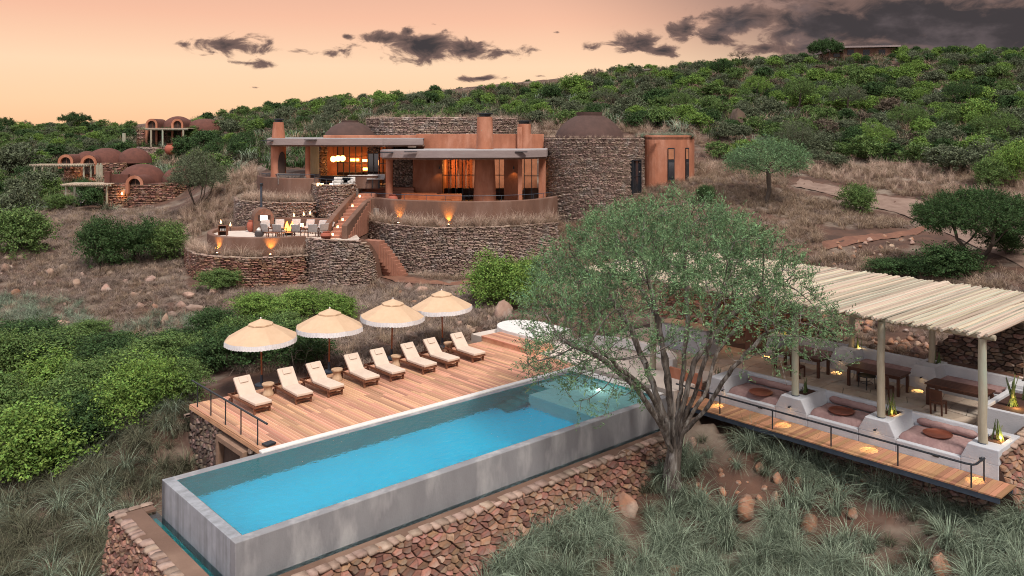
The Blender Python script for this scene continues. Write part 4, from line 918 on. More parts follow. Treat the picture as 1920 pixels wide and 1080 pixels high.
for p, l in (((18.3, -1.05, -.06), 'walkway downlight at the start of the lounge wall'), ((18.3, -3.74, -.02), 'walkway downlight below the first pergola post'), ((18.3, -6.74, -.02), 'walkway downlight below the second pergola post'), ((18.3, -9.85, -.02), 'walkway downlight below the corner pergola post')): wall_light(p, l, 34)
for p, l in (((24.24, .55, .28), 'floor light on the bench end nearest the bar'), ((24.24, -2.6, .28), 'floor light between the first and second benches'), ((24.24, -5.75, .28), 'floor light between the second and third benches')): wall_light(p, l, 26)
# bar, pillar and stone walls at the back
def build_bar():
    t = pthing('bar_counter', 'grey plastered bar counter under the roof behind the big tree', 'bar', 22.4, 3.6, 0)
    MB().box(-.45, .45, -1.3, 1.3, 0, 1.05).build('counter', M['plaster'], t, bevel=.02); MB().box(-.5, .5, -1.35, 1.35, 1.052, 1.11).build('counter_top', M['concrete'], t, bevel=.01)
    p = ptop('pillar', MB().box(-.17, .17, -.17, .17, 0, 3.42), M['brown'], 'square brown pillar left of the dining benches', 'pillar', (0, 0, 0), bevel=.01); p.location = pw(23.83, 1.32, 0)
    c = pthing('bar_ceiling', 'orange lit timber ceiling panel over the bar', 'ceiling', 22.5, 4, 3.3)
    for k in range(8): MB().box(-1.9, 1.9, -2.3+k*.575, -1.74+k*.575, 0, .05).build('panel', M['mid_wood'], c)
    lamp('bar_lamp', c, (.2, .3, -.5), 45, (1, .5, .18), .15); lamp('bar_lamp', c, (1.2, -1.6, -.6), 22, (1, .5, .18), .1)
    w = pthing('stone_retaining_wall', 'rough stone wall behind the bar and the first bench', 'stone wall', 26.2, 4, -.3); off = (26.2, 4, -.3)
    rubble_wall(w, off, [(26.1, 8.0), (26.1, 4), (26.15, .3), (26.3, -1.2)], -.4, [2.6, 2.6, 1.5, .9], .27, .16, 'stone_red', .12, 150, None)
    w = pthing('stone_retaining_wall', 'lamp lit dark stone wall behind the planter end of the terrace', 'stone wall', 26.6, -9, -.3); off = (26.6, -9, -.3)
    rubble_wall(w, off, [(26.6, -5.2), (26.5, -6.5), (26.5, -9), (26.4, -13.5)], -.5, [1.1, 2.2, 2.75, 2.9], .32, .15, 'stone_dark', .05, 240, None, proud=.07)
    l = pthing('wall_lamp', 'black cylinder lamp lighting the dark stone wall', 'lamp', 26.25, -8.75, 2.0); MB().lathe([(.07, -.12), (.07, .12), (0, .12)], (-.12, 0, 0), 10).build('shade', M['metal'], l, smooth=True); MB().box(-.1, .3, -.02, .02, -.02, .02).build('arm', M['metal'], l); MB().lathe([(0, -.13), (.05, -.13), (.05, -.1), (0, -.1)], (-.12, 0, 0), 8).build('bulb', M['bulb'], l)
    lamp('glow', l, (-.12, 0, -.16), 30, (1, .5, .18), .04, 100, (R(-18), 0, 0))
build_bar()
def leaf_me():
    V = []; n = 6
    for i in range(n): t = i/(n-1); w = .06*(1-t**2.2)+.002; V += [(-w, .03*t*t, t), (0, -.018+.03*t*t, t), (w, .03*t*t, t)]
    Q = [(3*i+k, 3*i+k+1, 3*i+k+4, 3*i+k+3) for i in range(n-1) for k in range(2)]
    return np_mesh('leaf', V, Q, M['succulent'], True)
LEAF = leaf_me()
def snake_plant(u, v, z, n, h, label, seed, light=0):
    t = pthing('snake_plant', label, 'plant', u, v, z, 'sword leaved plants in the planters'); r = random.Random(seed)
    for k in range(n):
        a = r.uniform(0, 6.28); d = r.uniform(.02, .22); tl = r.uniform(.08, .42); s = h*r.uniform(.55, 1.1)
        link('leaf', LEAF, t, (d*math.cos(a), d*math.sin(a), -.02), Euler((tl, 0, a-math.pi/2)), (s*.9, s, s))
    if light: lamp('glow', t, (-.1, -.15, .1), light, (1, .6, .2), .05)
    return t
snake_plant(19.35, POSTV[0], .4, 9, .62, 'sword leaved plant behind the first pergola post', 1); snake_plant(19.35, POSTV[1], .4, 12, .66, 'sword leaved plant behind the second pergola post', 2, 4); snake_plant(19.45, POSTV[2]-.12, .4, 10, .62, 'lit sword leaved plant at the foot of the corner pergola post', 3, 9)
snake_plant(22.3, -9.4, .66, 15, 1.05, 'tall sword leaved plant in the end planter', 4, 8); snake_plant(25.25, -2.75, .76, 8, .55, 'sword leaved plant beside the left rear pergola post', 5, 2); snake_plant(25.25, -5.95, .76, 8, .55, 'sword leaved plant beside the right rear pergola post', 6); snake_plant(23.4, -9.5, .66, 9, .8, 'smaller sword leaved plant at the far side of the end planter', 7); snake_plant(25.25, .55, .76, 9, .6, 'lit sword leaved plant on the first bench end', 8, 4); snake_plant(19.2, -.2, .02, 10, .6, 'sword leaved plant on the terrace by the first lounge bay', 9)
# ================================================================ LODGE ON ITS TERRACES (world axes)
def wthing(name, label, cat, x, y, z, group=None): return thing(name, label, cat, (x, y, z), 0, group)
def arc(cx, cy, r, a0, a1, n=24, ry=None): return [(cx+r*math.cos(R(a0+(a1-a0)*i/n)), cy+(ry or r)*math.sin(R(a0+(a1-a0)*i/n))) for i in range(n+1)]
def cyl(mb, cx, cy, z0, z1, r0, r1=None, n=24): return mb.lathe([(r0, z0), (r1 if r1 is not None else r0, z1)], (cx, cy, 0), n)
FZ, UZ, GZ = 4.2, 5.45, 2.82      # terrace floor, upper floor, fire terrace floor
def build_lodge():
    c0 = (X(860, 66), 66, 3.0); t = wthing('lodge', 'large safari lodge of rough stone and orange plaster with broad flat concrete roofs', 'lodge', *c0); o = c0
    def b(mb, name, mat, parent=None, **k):
        if parent is None: return mb.build(name, M[mat], t, o, **k)
        ch = mb.build(name, M[mat], None, o, **k); ch.parent = parent; return ch
    # floors
    P = [XY(690, 60.7), XY(740, 59.2), XY(800, 58.2), XY(870, 57.7), XY(940, 58.2), XY(1000, 59.4), XY(1045, 62), XY(1040, 71), XY(680, 71), XY(676, 63)]
    b(MB().prism(P, 1.0, FZ), 'terrace_floor', 'floor')
    P = [XY(484, 66), XY(500, 64), XY(540, 62.5), XY(590, 62.4), XY(640, 61.0), XY(668, 62.3), XY(680, 64.5), XY(775, 66), XY(775, 76), XY(486, 76)]
    b(MB().prism(P, 2.0, UZ), 'upper_floor', 'floor')
    for k in range(6): b(MB().prism([XY(672, 62.6+k*.36), XY(776, 62.6+k*.36), XY(776, 66.5), XY(672, 66.5)], FZ-.1, FZ+.2*(k+1)), 'step', 'red_step', bevel=.02)
    # flat roofs
    up = smoothpath([XY(500, 62.6), XY(560, 61.9), XY(640, 61.5), XY(712, 61.7), XY(724, 62.0), XY(793, 63.6)], 4)+[XY(800, 77), XY(505, 74)]
    b(MB().prism(up, 8.72, 9.2), 'roof', 'roof', bevel=.03); b(MB().prism([(x*.995, y+.12) for x, y in up], 9.203, 9.23), 'roof_membrane', 'roof_top')
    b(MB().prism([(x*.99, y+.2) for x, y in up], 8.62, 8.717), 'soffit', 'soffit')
    lo = smoothpath([XY(713, 61.4), XY(722, 60.6), XY(760, 60.2), XY(840, 60.1), XY(930, 60.4), XY(985, 61.2), XY(1025, 62.8)], 4)+[XY(1030, 71), XY(760, 71), XY(722, 66)]
    b(MB().prism(lo, 7.82, 8.36), 'roof', 'roof', bevel=.03); b(MB().prism([(x*.995, y+.12) for x, y in lo], 8.363, 8.40), 'roof_membrane', 'roof_top')
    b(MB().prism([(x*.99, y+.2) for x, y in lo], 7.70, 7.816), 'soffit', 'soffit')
    for px, d, z in ((508, 62.3, 9.05), (590, 61.6, 9.12), (733, 60.2, 8.22), (778, 59.9, 8.28), (985, 60.9, 8.25)): b(MB().obox((X(px, d)-.3, d, z), (.9, .3, .06)), 'rain_spout', 'metal')
    # orange upper parapets, drum and domes
    pr = smoothpath([XY(780, 66.5), XY(840, 66.0), XY(930, 66.0), XY(990, 66.4), XY(1020, 67.2)], 4); b(MB().ribbon(pr, 8.1, 9.55, .35), 'parapet', 'terracotta', bevel=.03)
    pr = smoothpath([XY(606, 67.5), XY(640, 67), XY(690, 67.2), XY(800, 68)], 4); b(MB().ribbon(pr, 8.8, 9.45, .35), 'parapet', 'terracotta', bevel=.03)
    stone_wall(t, o, arc(X(829, 78), 78, 6.95, 178, 362, 40, 6.5), 8.6, 11.0, .34, .125, 'stone', 0, .04, .25, 0)
    b(MB().prism(arc(X(829, 78), 78, 6.6, 0, 350, 36, 6.2), 8.6, 10.85), 'roof_deck', 'soil')
    b(MB().lathe([(2.3, 8.9), (2.1, 9.6), (1.6, 10.15), (.95, 10.5), (.7, 10.56), (.7, 10.72), (0, 10.74)], (X(656, 73), 73, 0), 28), 'dome', 'dome', smooth=True)
    # right-hand stone drum, dome and orange block
    dx, dy = X(1112, 68.3), 68.3
    w0 = 1173-8; 
    stone_wall(t, o, arc(dx, dy, 4.15, 165, 375, 44), 2.0, 9.28, .26, .088, 'stone', .012, .035, .25, 0, skip=lambda s, z: 4.9 < z < 7.55 and abs(s-4.15*R(318-165)) < .6)
    b(MB().prism(arc(dx, dy, 3.9, 0, 350, 36), 2.0, 9.18), 'roof_deck', 'soil')
    a = R(318); wx, wy = dx+4.14*math.cos(a), dy+4.14*math.sin(a); an = a+math.pi/2
    f = MB(); 
    for q in (-.56, .56): f.obox((wx+q*math.cos(an), wy+q*math.sin(an), 6.22), (.08, .3, 2.66), an)
    f.obox((wx, wy, 7.5), (1.2, .3, .08), an).obox((wx, wy, 6.25), (1.06, .1, .06), an); wn = b(f, 'window', 'metal')
    b(MB().obox((wx, wy, 6.22), (1.08, .03, 2.6), an), 'pane', 'glass', wn)
    b(MB().lathe([(2.85, 9.1), (2.80, 9.4), (2.66, 9.7), (2.45, 10.0), (2.2, 10.28), (1.9, 10.55), (1.55, 10.8), (1.2, 10.98), (1.0, 11.06), (.98, 11.07), (1.04, 11.08), (1.06, 11.32), (0, 11.34)], (X(1105, 68.3), 68.3, 0), 40), 'dome', 'dome', smooth=True)
    blk = smoothpath([XY(1195, 69), XY(1213, 66.8), XY(1240, 66.2), XY(1275, 66.4), XY(1297, 67.4), XY(1302, 69.0)], 5)
    b(MB().ribbon(blk, 4.6, 9.45, .4), 'wall', 'terracotta', bevel=.02); b(MB().prism(blk+[XY(1290, 73), XY(1200, 73)], 9.1, 9.3), 'roof_deck', 'soil')
    b(MB().ribbon([XY(1302, 69.0), XY(1298, 73.5)], 4.6, 9.45, .4), 'wall', 'terracotta')
    for px, d, ww, z0, z1 in ((1258.5, 66.12, .52, 5.9, 8.45), (1288.5, 66.7, .32, 5.9, 8.45)):
        f = MB(); an = R(3 if px < 1270 else 35); f.obox((X(px, d), d, (z0+z1)/2), (ww, .1, z1-z0), an); wn = b(f, 'window', 'metal')
        b(MB().obox((X(px, d)-.02, d-.06, z1-.5), (ww*.8, .03, .8), an), 'pane', 'inner_wall', wn); b(MB().obox((X(px, d), d-.06, (z0+z1)/2-.5), (ww*.8, .03, z1-z0-1.3), an), 'pane', 'glass', wn)
    b(MB().obox((X(1230, 66.0), 66.0, 8.95), (.28, .25, .3)), 'wall_lamp', 'terracotta')
    # chimneys
    def chimney(px, d, prof, cap, hole=False):
        ch = b(MB().lathe(prof, (X(px, d), d, 0), 24), 'chimney', 'terracotta', smooth=True); r = prof[-1][0]
        b(MB().lathe([(r*.78, cap), (r*.78, cap+.16), (r*1.06, cap+.18), (r*1.06, cap+.26), (0, cap+.28)], (X(px, d), d, 0), 20), 'cap', 'metal', ch, smooth=True); return ch
    cl = chimney(522, 63.8, [(.60, 5.4), (.57, 6.2), (.56, 8.7), (.5, 9.3), (.38, 10.45)], 10.45)
    m = MB(); 
    m.lathe([(.001, -.03), (.46, -.03), (.46, .03), (.001, .03)], (0, 0, 0), 24); hole = []
    P = [(X(532, 63.8)+.26*math.cos(k*R(15)), 63.45+.0*k+.10*math.cos(k*R(15)), 7.25+.95*math.sin(k*R(15))) for k in range(24)]; Q2 = [(x+.02, y-.02, z) for x, y, z in P]
    m = MB(); m.add(P+[(x+.02, y-.25, z) for x, y, z in P], [tuple(range(24)), tuple(range(24, 48))]+[(k, (k+1) % 24, 24+(k+1) % 24, 24+k) for k in range(24)]); b(m, 'opening', 'inner_dark', cl)
    chimney(909, 63.5, [(.90, 4.1), (.86, 4.8), (.78, 6.6), (.74, 7.8), (.66, 8.4), (.58, 10.85)], 10.87)
    chimney(983, 66.8, [(.56, 8.3), (.54, 10.35)], 10.36)
    b(MB().box(X(971, 62.6), X(979, 62.6), 62.5, 62.85, FZ, 7.8), 'pillar', 'terracotta', bevel=.02)
    b(MB().box(X(970, 66), X(979, 66), 65.9, 66.3, 8.36, 10.1), 'pillar', 'terracotta', bevel=.02)
    for px, d, r, z0, z1 in ((577, 63.2, .19, UZ-.1, 8.7), (730, 62.0, .27, FZ+.6, 7.8), (731, 63.6, .2, 8.36, 8.7)): b(cyl(MB(), X(px, d), d, z0, z1, r*1.06, r*.96), 'column', 'terracotta', smooth=True)
    # ground-floor front, set back under the lower roof
    D = 66.6
    def bay(p0, p1, d0, d1, z0, z1, th, mat, name='wall'):
        return b(MB().ribbon([XY(p0, d0), XY(p1, d1)], z0, z1, th), name, mat)
    stone_wall(t, o, [XY(738, 65.2), XY(776, 65.8)], FZ, 7.75, .26, .088, 'stone', 0, .04, .25, 0)
    bay(774, 829, 65.6, 65.8, FZ, 7.75, .4, 'terracotta'); bay(945, 972, 65.7, 65.5, FZ, 7.75, .4, 'terracotta'); bay(1010, 1022, 64.5, 64.4, FZ, 7.75, .4, 'terracotta')
    def glazing(p0, p1, d0, d1, z0, z1, nv, hz, pane='glass_clear'):
        x0, x1 = X(p0, d0), X(p1, d1); an = math.atan2(d1-d0, x1-x0); L = math.hypot(x1-x0, d1-d0); f = MB()
        for k in range(nv+1): q = k/nv; f.obox((x0+(x1-x0)*q, d0+(d1-d0)*q, (z0+z1)/2), (.06, .08, z1-z0), an)
        for z in [z0+.04]+hz+[z1-.04]: f.obox(((x0+x1)/2, (d0+d1)/2, z), (L, .07, .06), an)
        return b(f, 'window_frame', 'metal')
    glazing(829, 892, 66.0, 66.0, FZ, 7.7, 5, [6.3]); glazing(926, 946, 66.0, 66.0, FZ, 7.7, 2, [6.3]); glazing(983, 1011, 64.9, 64.8, FZ, 7.7, 2, [6.3])
    b(MB().box(X(829, 66.2), X(1012, 66.2), 73.5, 73.8, FZ, 7.7), 'inner_wall', 'inner_wall'); b(MB().box(X(820, 66.2), X(829, 66.2), 66.3, 73.5, FZ, 7.7), 'inner_wall', 'inner_wall')
    for px in (838, 852, 866, 880): b(MB().obox((X(px, 71), 71+(px % 3)*.4, 5.9), (.5, .12, 3.4)), 'curtain', 'terracotta')
    for px, w in ((840, 1.2), (858, .9), (874, 1.4), (936, .9), (995, 1.2)): b(MB().obox((X(px, 68.5), 68.5, FZ+.45), (w, .7, .9)), 'furniture', 'inner_dark')
    # upper front
    b(MB().ribbon([XY(613, 68.2), XY(633, 68.4)], UZ, 8.66, .3), 'wall', 'terracotta'); stone_wall(t, o, [XY(600, 67.2), XY(613, 67.4)], UZ, 8.66, .26, .088, 'stone', 0, .04, .25, 0)
    stone_wall(t, o, [XY(689, 66.3), XY(711, 66.2)], 8.05, 8.66, .26, .088, 'stone', 0, .04, .25, 0)
    glazing(633, 690, 68.3, 67.4, UZ, 8.6, 5, [7.2]); glazing(690, 711, 66.4, 66.3, UZ, 8.05, 2, []); glazing(711, 740, 66.2, 65.6, UZ, 8.6, 4, [7.2])
    b(MB().obox((X(700, 66.4), 66.42, 6.75), (.8, .02, 2.5)), 'pane', 'glass')
    b(MB().box(X(600, 70), X(745, 70), 74.5, 74.8, UZ, 8.65), 'inner_wall', 'inner_wall'); b(MB().box(X(745, 70), X(752, 70), 67.0, 74.5, UZ, 8.65), 'inner_wall', 'inner_wall')
    for k in range(8): b(MB().box(X(581+k*2.1, 66), X(582.9+k*2.1, 66), 66+k*.01, 66.04+k*.01, UZ+.1, 8.6), 'screen_slat', 'curtain')
    for px, z, w in ((664, 7.55, 1.4), (684, 7.6, .9), (684, 6.6, .8), (664, 6.9, 1.2)): b(MB().obox((X(px, 74), 74, z), (w, .3, .06)), 'shelf', 'mid_wood')
    for px in (648, 672, 690, 725): b(MB().obox((X(px, 70), 70, UZ+.45), (1.1, .8, .9)), 'furniture', 'inner_dark')
    for px, z in ((660, 7.25), (668, 7.25), (683, 7.2), (686, 6.45)): b(MB().obox((X(px, 73.8), 73.8, z), (.5, .05, .22)), 'lit_shelf', 'pendant')
    for px, y, z in ((625, 66.5, 7.55), (634, 66.5, 7.6), (642.5, 66.5, 7.6)):
        g = b(MB().lathe([(0, -.24), (.14, -.2), (.23, -.08), (.23, .08), (.14, .2), (0, .24)], (X(px, y), y, z), 14), 'pendant_globe', 'pendant', smooth=True); b(MB().tube([(X(px, y), y, z+.22), (X(px, y), y, 8.6)], .012, 4), 'cord', 'metal', g)
    L = [(X(634, 66), 65.8, 7.0, 60), (X(662, 71), 71, 7.2, 110), (X(725, 69), 69, 7.2, 70), (X(858, 70), 69.5, 6.8, 110), (X(936, 69), 69, 6.6, 40), (X(997, 67), 67.5, 6.4, 14)]
    for x, y, z, e in L: lamp('room_lamp', t, (x-o[0], y-o[1], z-o[2]), e, (1, .42, .12), .25)
    for px, d, z, e in ((824, 65.55, 6.9, 5), (963, 65.45, 6.9, 5), (630, 68.05, 7.4, 5)):
        wl = b(MB().obox((X(px, d), d-.08, z), (.1, .12, .22)), 'wall_lamp', 'metal'); lamp('glow', t, (X(px, d)-o[0], d-.14-o[1], z-.16-o[2]), e*2.2, (1, .5, .15), .03, 110)
build_lodge()
# ---- terrace walls
def plaster_wall(label, pts, z0, z1, th=.38, k=5, mat='brown'):
    P = smoothpath([(*XY(p, d), a, c) for (p, d), a, c in zip(pts, z0 if isinstance(z0, list) else [z0]*len(pts), z1 if isinstance(z1, list) else [z1]*len(pts))], k)
    o = (P[len(P)//2][0], P[len(P)//2][1], min(p[2] for p in P)); t = wthing('terrace_wall', label, 'wall', *o)
    MB().ribbon(P, [p[2] for p in P], [p[3] for p in P], th).build('wall_body', M[mat], t, o, bevel=.06, seg=3)
    return t
def dry_wall(label, pts, z0, z1, w=.34, h=.13, mat='stone', batter=.08, cap='cap_stone', single=0, k=5):
    P = smoothpath([(*XY(p, d), a, c) for (p, d), a, c in zip(pts, z0 if isinstance(z0, list) else [z0]*len(pts), z1 if isinstance(z1, list) else [z1]*len(pts))], k)
    o = (P[len(P)//2][0], P[len(P)//2][1], min(p[2] for p in P)); t = wthing('stone_retaining_wall', label, 'stone wall', *o)
    stone_wall(t, o, P, [p[2] for p in P], [p[3] for p in P], w, h, mat, batter, .05, .25, single, cap); return t
plaster_wall('long curved brown plaster wall in front of the lodge terrace', [(690, 59.6), (702, 60.4), (740, 58.8), (800, 57.8), (870, 57.3), (940, 57.8), (1000, 59), (1046, 61.8)], 2.8, [4.7, 4.94, 4.94, 4.94, 4.92, 4.92, 4.93, 4.95])
plaster_wall('brown parapet on the right of the garden stair', [(650.5, 53.6), (664, 55.6), (680, 58), (691, 59.7)], 1.4, [3.70, 4.05, 4.5, 4.82], .36)
plaster_wall('brown parapet on the left of the garden stair', [(640, 63.6), (655, 63.2), (665, 62.3), (667.5, 61.2), (655, 59.2), (636, 57.0), (616.5, 54.8)], 2.3, [5.35, 5.4, 5.4, 5.32, 4.9, 4.28, 3.62], -.36)
plaster_wall('brown curved parapet under the left roof of the lodge', [(482, 67), (486, 65), (500, 63.5), (540, 62), (580, 61.9), (598, 62.2)], 4.3, 6.28)
dry_wall('big curved stone wall with dry grass along its top below the lodge', [(685, 60.2), (715, 58.2), (749, 56.8), (830, 55.5), (924, 56), (981, 56.8), (1045, 58.8)], -.5, [3.35, 3.3, 3.3, 3.3, 3.3, 3.3, 3.3], .28, .09, 'stone', .1)
dry_wall('tall round stone wall under the white parapet left of the stair', [(586, 62), (592, 60.6), (612, 59.6), (640, 59.4), (658, 60.4), (668, 62.0)], 2.0, [5.86, 5.86, 5.86, 5.86, 5.86, 5.7], .26, .088, 'stone', .0)
dry_wall('low stone wall behind the fire terrace', [(440, 64.5), (446, 62.0), (480, 60.4), (520, 59.6), (590, 59.5)], 2.0, [4.65, 4.62, 4.62, 4.62, 4.62], .26, .088, 'stone', .05)
dry_wall('curved red stone base of the fire terrace', [(352, 60.5), (348, 57), (361, 54.2), (394, 52.6), (465, 51.9), (530, 52.2), (573, 52.9)], -.6, 1.85, .30, .10, 'stone_red', .1)
dry_wall('grey stone wing wall stepping down beside the lower stair', [(575, 53.5), (600, 52.7), (640, 52.2), (672, 52.4), (690, 53.0), (701, 53.8), (709, 54.6)], -.5, [2.86, 2.86, 2.86, 2.8, 2.4, 1.5, .35], .28, .09, 'stone', .06)
plaster_wall('low brown ring wall round the fire terrace', [(462, 58.6), (425, 58.3), (400, 57.4), (388, 55.6), (407, 53.9), (456, 53.1), (515, 53.2), (574, 53.9)], 1.4, [3.1, 3.08, 3.05, 3.0, 2.98, 2.98, 2.98, 2.98], .34)
plaster_wall('brown back wall of the fire terrace', [(516, 58.6), (570, 58.5), (619, 57.6)], 2.6, 3.68, .34)
def build_fire_terrace():
    P = [XY(392, 55.8), XY(410, 54.2), XY(456, 53.4), XY(515, 53.5), XY(574, 54.0), XY(650, 53.2), XY(676, 53.4), XY(668, 56), XY(640, 57.6), XY(619, 57.7), XY(570, 58.6), XY(516, 58.7), XY(462, 58.7), XY(428, 58.4), XY(404, 57.4)]
    o = MB().prism(P, .5, GZ).build('fire_terrace_floor', M['white_floor'], None); setp(o, 'pale round floor of the fire terrace', kind='structure')
    s = wthing('garden_stair', 'lit red stair climbing between two brown parapets', 'stairs', X(640, 54), 54, GZ); oo = (X(640, 54), 54, GZ)
    n = 13
    for k in range(n):
        q = k/(n-1); y0 = 54.0+q*7.2; xa = X(618+q*50, 55+q*6.2)+.1; xb = X(650+q*42, 53.8+q*6.0)+.15
        MB().box(xa, max(xb, xa+1.1), y0, y0+1.1, GZ-.3, GZ+.18*(k+1)).build('step', M['red_step'], s, oo, bevel=.02)
    for k in (0, 2, 4, 8, 11): q = k/(n-1); l = MB().obox((X(621+q*50, 55+q*6.2)+.3, 54.05+q*7.2, GZ+.18*(k+1)+.06), (.1, .1, .14)).build('stair_lantern', M['lantern'], s, oo); lamp('glow', s, (X(621+q*50, 55+q*6.2)+.5-oo[0], 54.0+q*7.2-oo[1], .18*(k+1)+.25), 3, (1, .5, .2), .05)
    s = wthing('lower_stair', 'narrow red stair curving down beside the big stone wall', 'stairs', X(715, 55), 55, 0); oo = (X(715, 55), 55, 0); n = 12
    for k in range(n):
        q = k/(n-1); px = 686+q*48+3*math.sin(q*3.1); d = 54.6+.5*q; z = 2.6-2.45*q
        MB().obox((X(px, d)+.5, d+.25, z-.6), (1.25, .62, 1.2), R(-28)).build('step', M['red_step'], s, oo, bevel=.015)
    plaster_wall('narrow brown kerb wall down the outer side of the lower stair', [(672, 53.0), (686, 53.4), (698, 54.0), (706, 54.5), (711, 54.9), (712, 55.2)], -.3, [2.95, 2.72, 2.1, 1.45, .8, .35], -.22)
build_fire_terrace()
def pot(px, d, z, r, h, label, squat=False):
    t = wthing('clay_pot', label, 'pot', X(px, d), d, z, 'big red clay pots')
    pr = [(r*.5, 0), (r*.8, h*.15), (r, h*.5), (r*.85, h*.8), (r*.55, h*.92), (r*.62, h), (r*.5, h), (r*.45, h*.9), (0, h*.85)]
    MB().lathe(pr, n=22).build('vessel', M['clay'], t, smooth=True); MB().lathe([(r*.56, h*.985), (r*.66, h*.99), (r*.66, h*1.03), (r*.55, h*1.03)], n=22, caps=False).build('rim', M['clay'], t, smooth=True)
pot(471.5, 57.6, GZ, .33, .78, 'tall red clay pot left of the outdoor oven'); pot(611.5, 53.6, GZ, .37, .46, 'squat red clay pot at the foot of the garden stair'); pot(736, 61.3, FZ+.05, .42, .85, 'big round red clay pot at the head of the garden stair')
def build_oven():
    x, y = X(493, 57.6), 57.6; t = thing('outdoor_oven', 'arched brown plaster oven with a glowing white mouth and black flue', 'oven', (x, y, GZ), R(24))
    A = [(-.66, 0), (.66, 0), (.66, .98)]+[(.66*math.cos(R(a)), .98+.68*math.sin(R(a))) for a in range(12, 180, 12)]+[(-.66, .98)]; n = len(A)
    MB().add([(a, -.62, z) for a, z in A]+[(a, .8, z) for a, z in A], [tuple(range(n)), tuple(range(2*n-1, n-1, -1))]+[(k, n+k, n+(k+1) % n, (k+1) % n) for k in range(n)]).build('oven_body', M['brown'], t, bevel=.03)
    MB().box(-.42, .42, -.64, -.2, .82, 1.2).build('mouth', M['inner_dark'], t); MB().box(-.26, .20, -.66, -.61, .86, 1.17).build('glowing_mouth', M['bulb_white'], t)
    f = MB().tube([(-.05, .45, 1.5), (-.05, .45, 3.15)], .075, 10).build('flue', M['steel'], t, smooth=True); MB().lathe([(.1, 3.12), (.12, 3.3), (0, 3.34)], (-.05, .45, 0), 12).build('flue_cap', M['metal'], f)
build_oven()
def make_chair():
    t = thing('fire_chair', 'x', 'chair', (0, 0, 0), 0, 'grey sling chairs round the fire')
    for x in (-.32, .32):
        MB().box(x-.02, x+.02, -.34, -.30, 0, .56).build('leg', M['dark_wood'], t); MB().box(x-.02, x+.02, .26, .30, 0, .56).build('leg', M['dark_wood'], t); MB().box(x-.03, x+.03, -.37, .33, .56, .60).build('armrest', M['dark_wood'], t)
    MB().box(-.30, .30, -.32, .26, .34, .44).build('seat_cushion', M['fabric_grey'], t, bevel=.03)
    MB().hexa([(-.30, .18, .42), (.30, .18, .42), (.30, .29, .42), (-.30, .29, .42), (-.30, .38, .88), (.30, .38, .88), (.30, .47, .88), (-.30, .47, .88)]).build('back_cushion', M['fabric_grey'], t, bevel=.03)
    return t
FC = [(499, 56.6, 25, 'grey sling chair in the back row right beside the oven'), (524, 57.0, 12, 'grey sling chair second from the oven in the back row'), (553, 57.2, 0, 'grey sling chair in the back row straight behind the fire'), (578, 56.9, -12, 'grey sling chair in the back row right of the fire'), (599, 56.4, -25, 'grey sling chair in the back row near the stair parapet'), (613, 55.6, -60, 'grey sling chair half hidden by the stair parapet'),
      (558, 54.5, 172, 'grey sling chair in the front row just right of the fire, back turned'), (587, 54.6, 190, 'grey sling chair in the front row turned away near the squat pot'), (604, 54.9, 215, 'dark backed sling chair by the stair parapet'), (503, 54.9, 150, 'grey sling chair in the front row left of the fire'), (524, 54.5, 168, 'grey sling chair in the front row just left of the fire')]
ch = make_chair()
for i, (px, d, rz, l) in enumerate(FC):
    o_ = ch if i == 0 else copy_tree(ch); o_.location = (X(px, d), d, GZ); o_.rotation_euler = (0, 0, R(rz)); o_['label'] = l
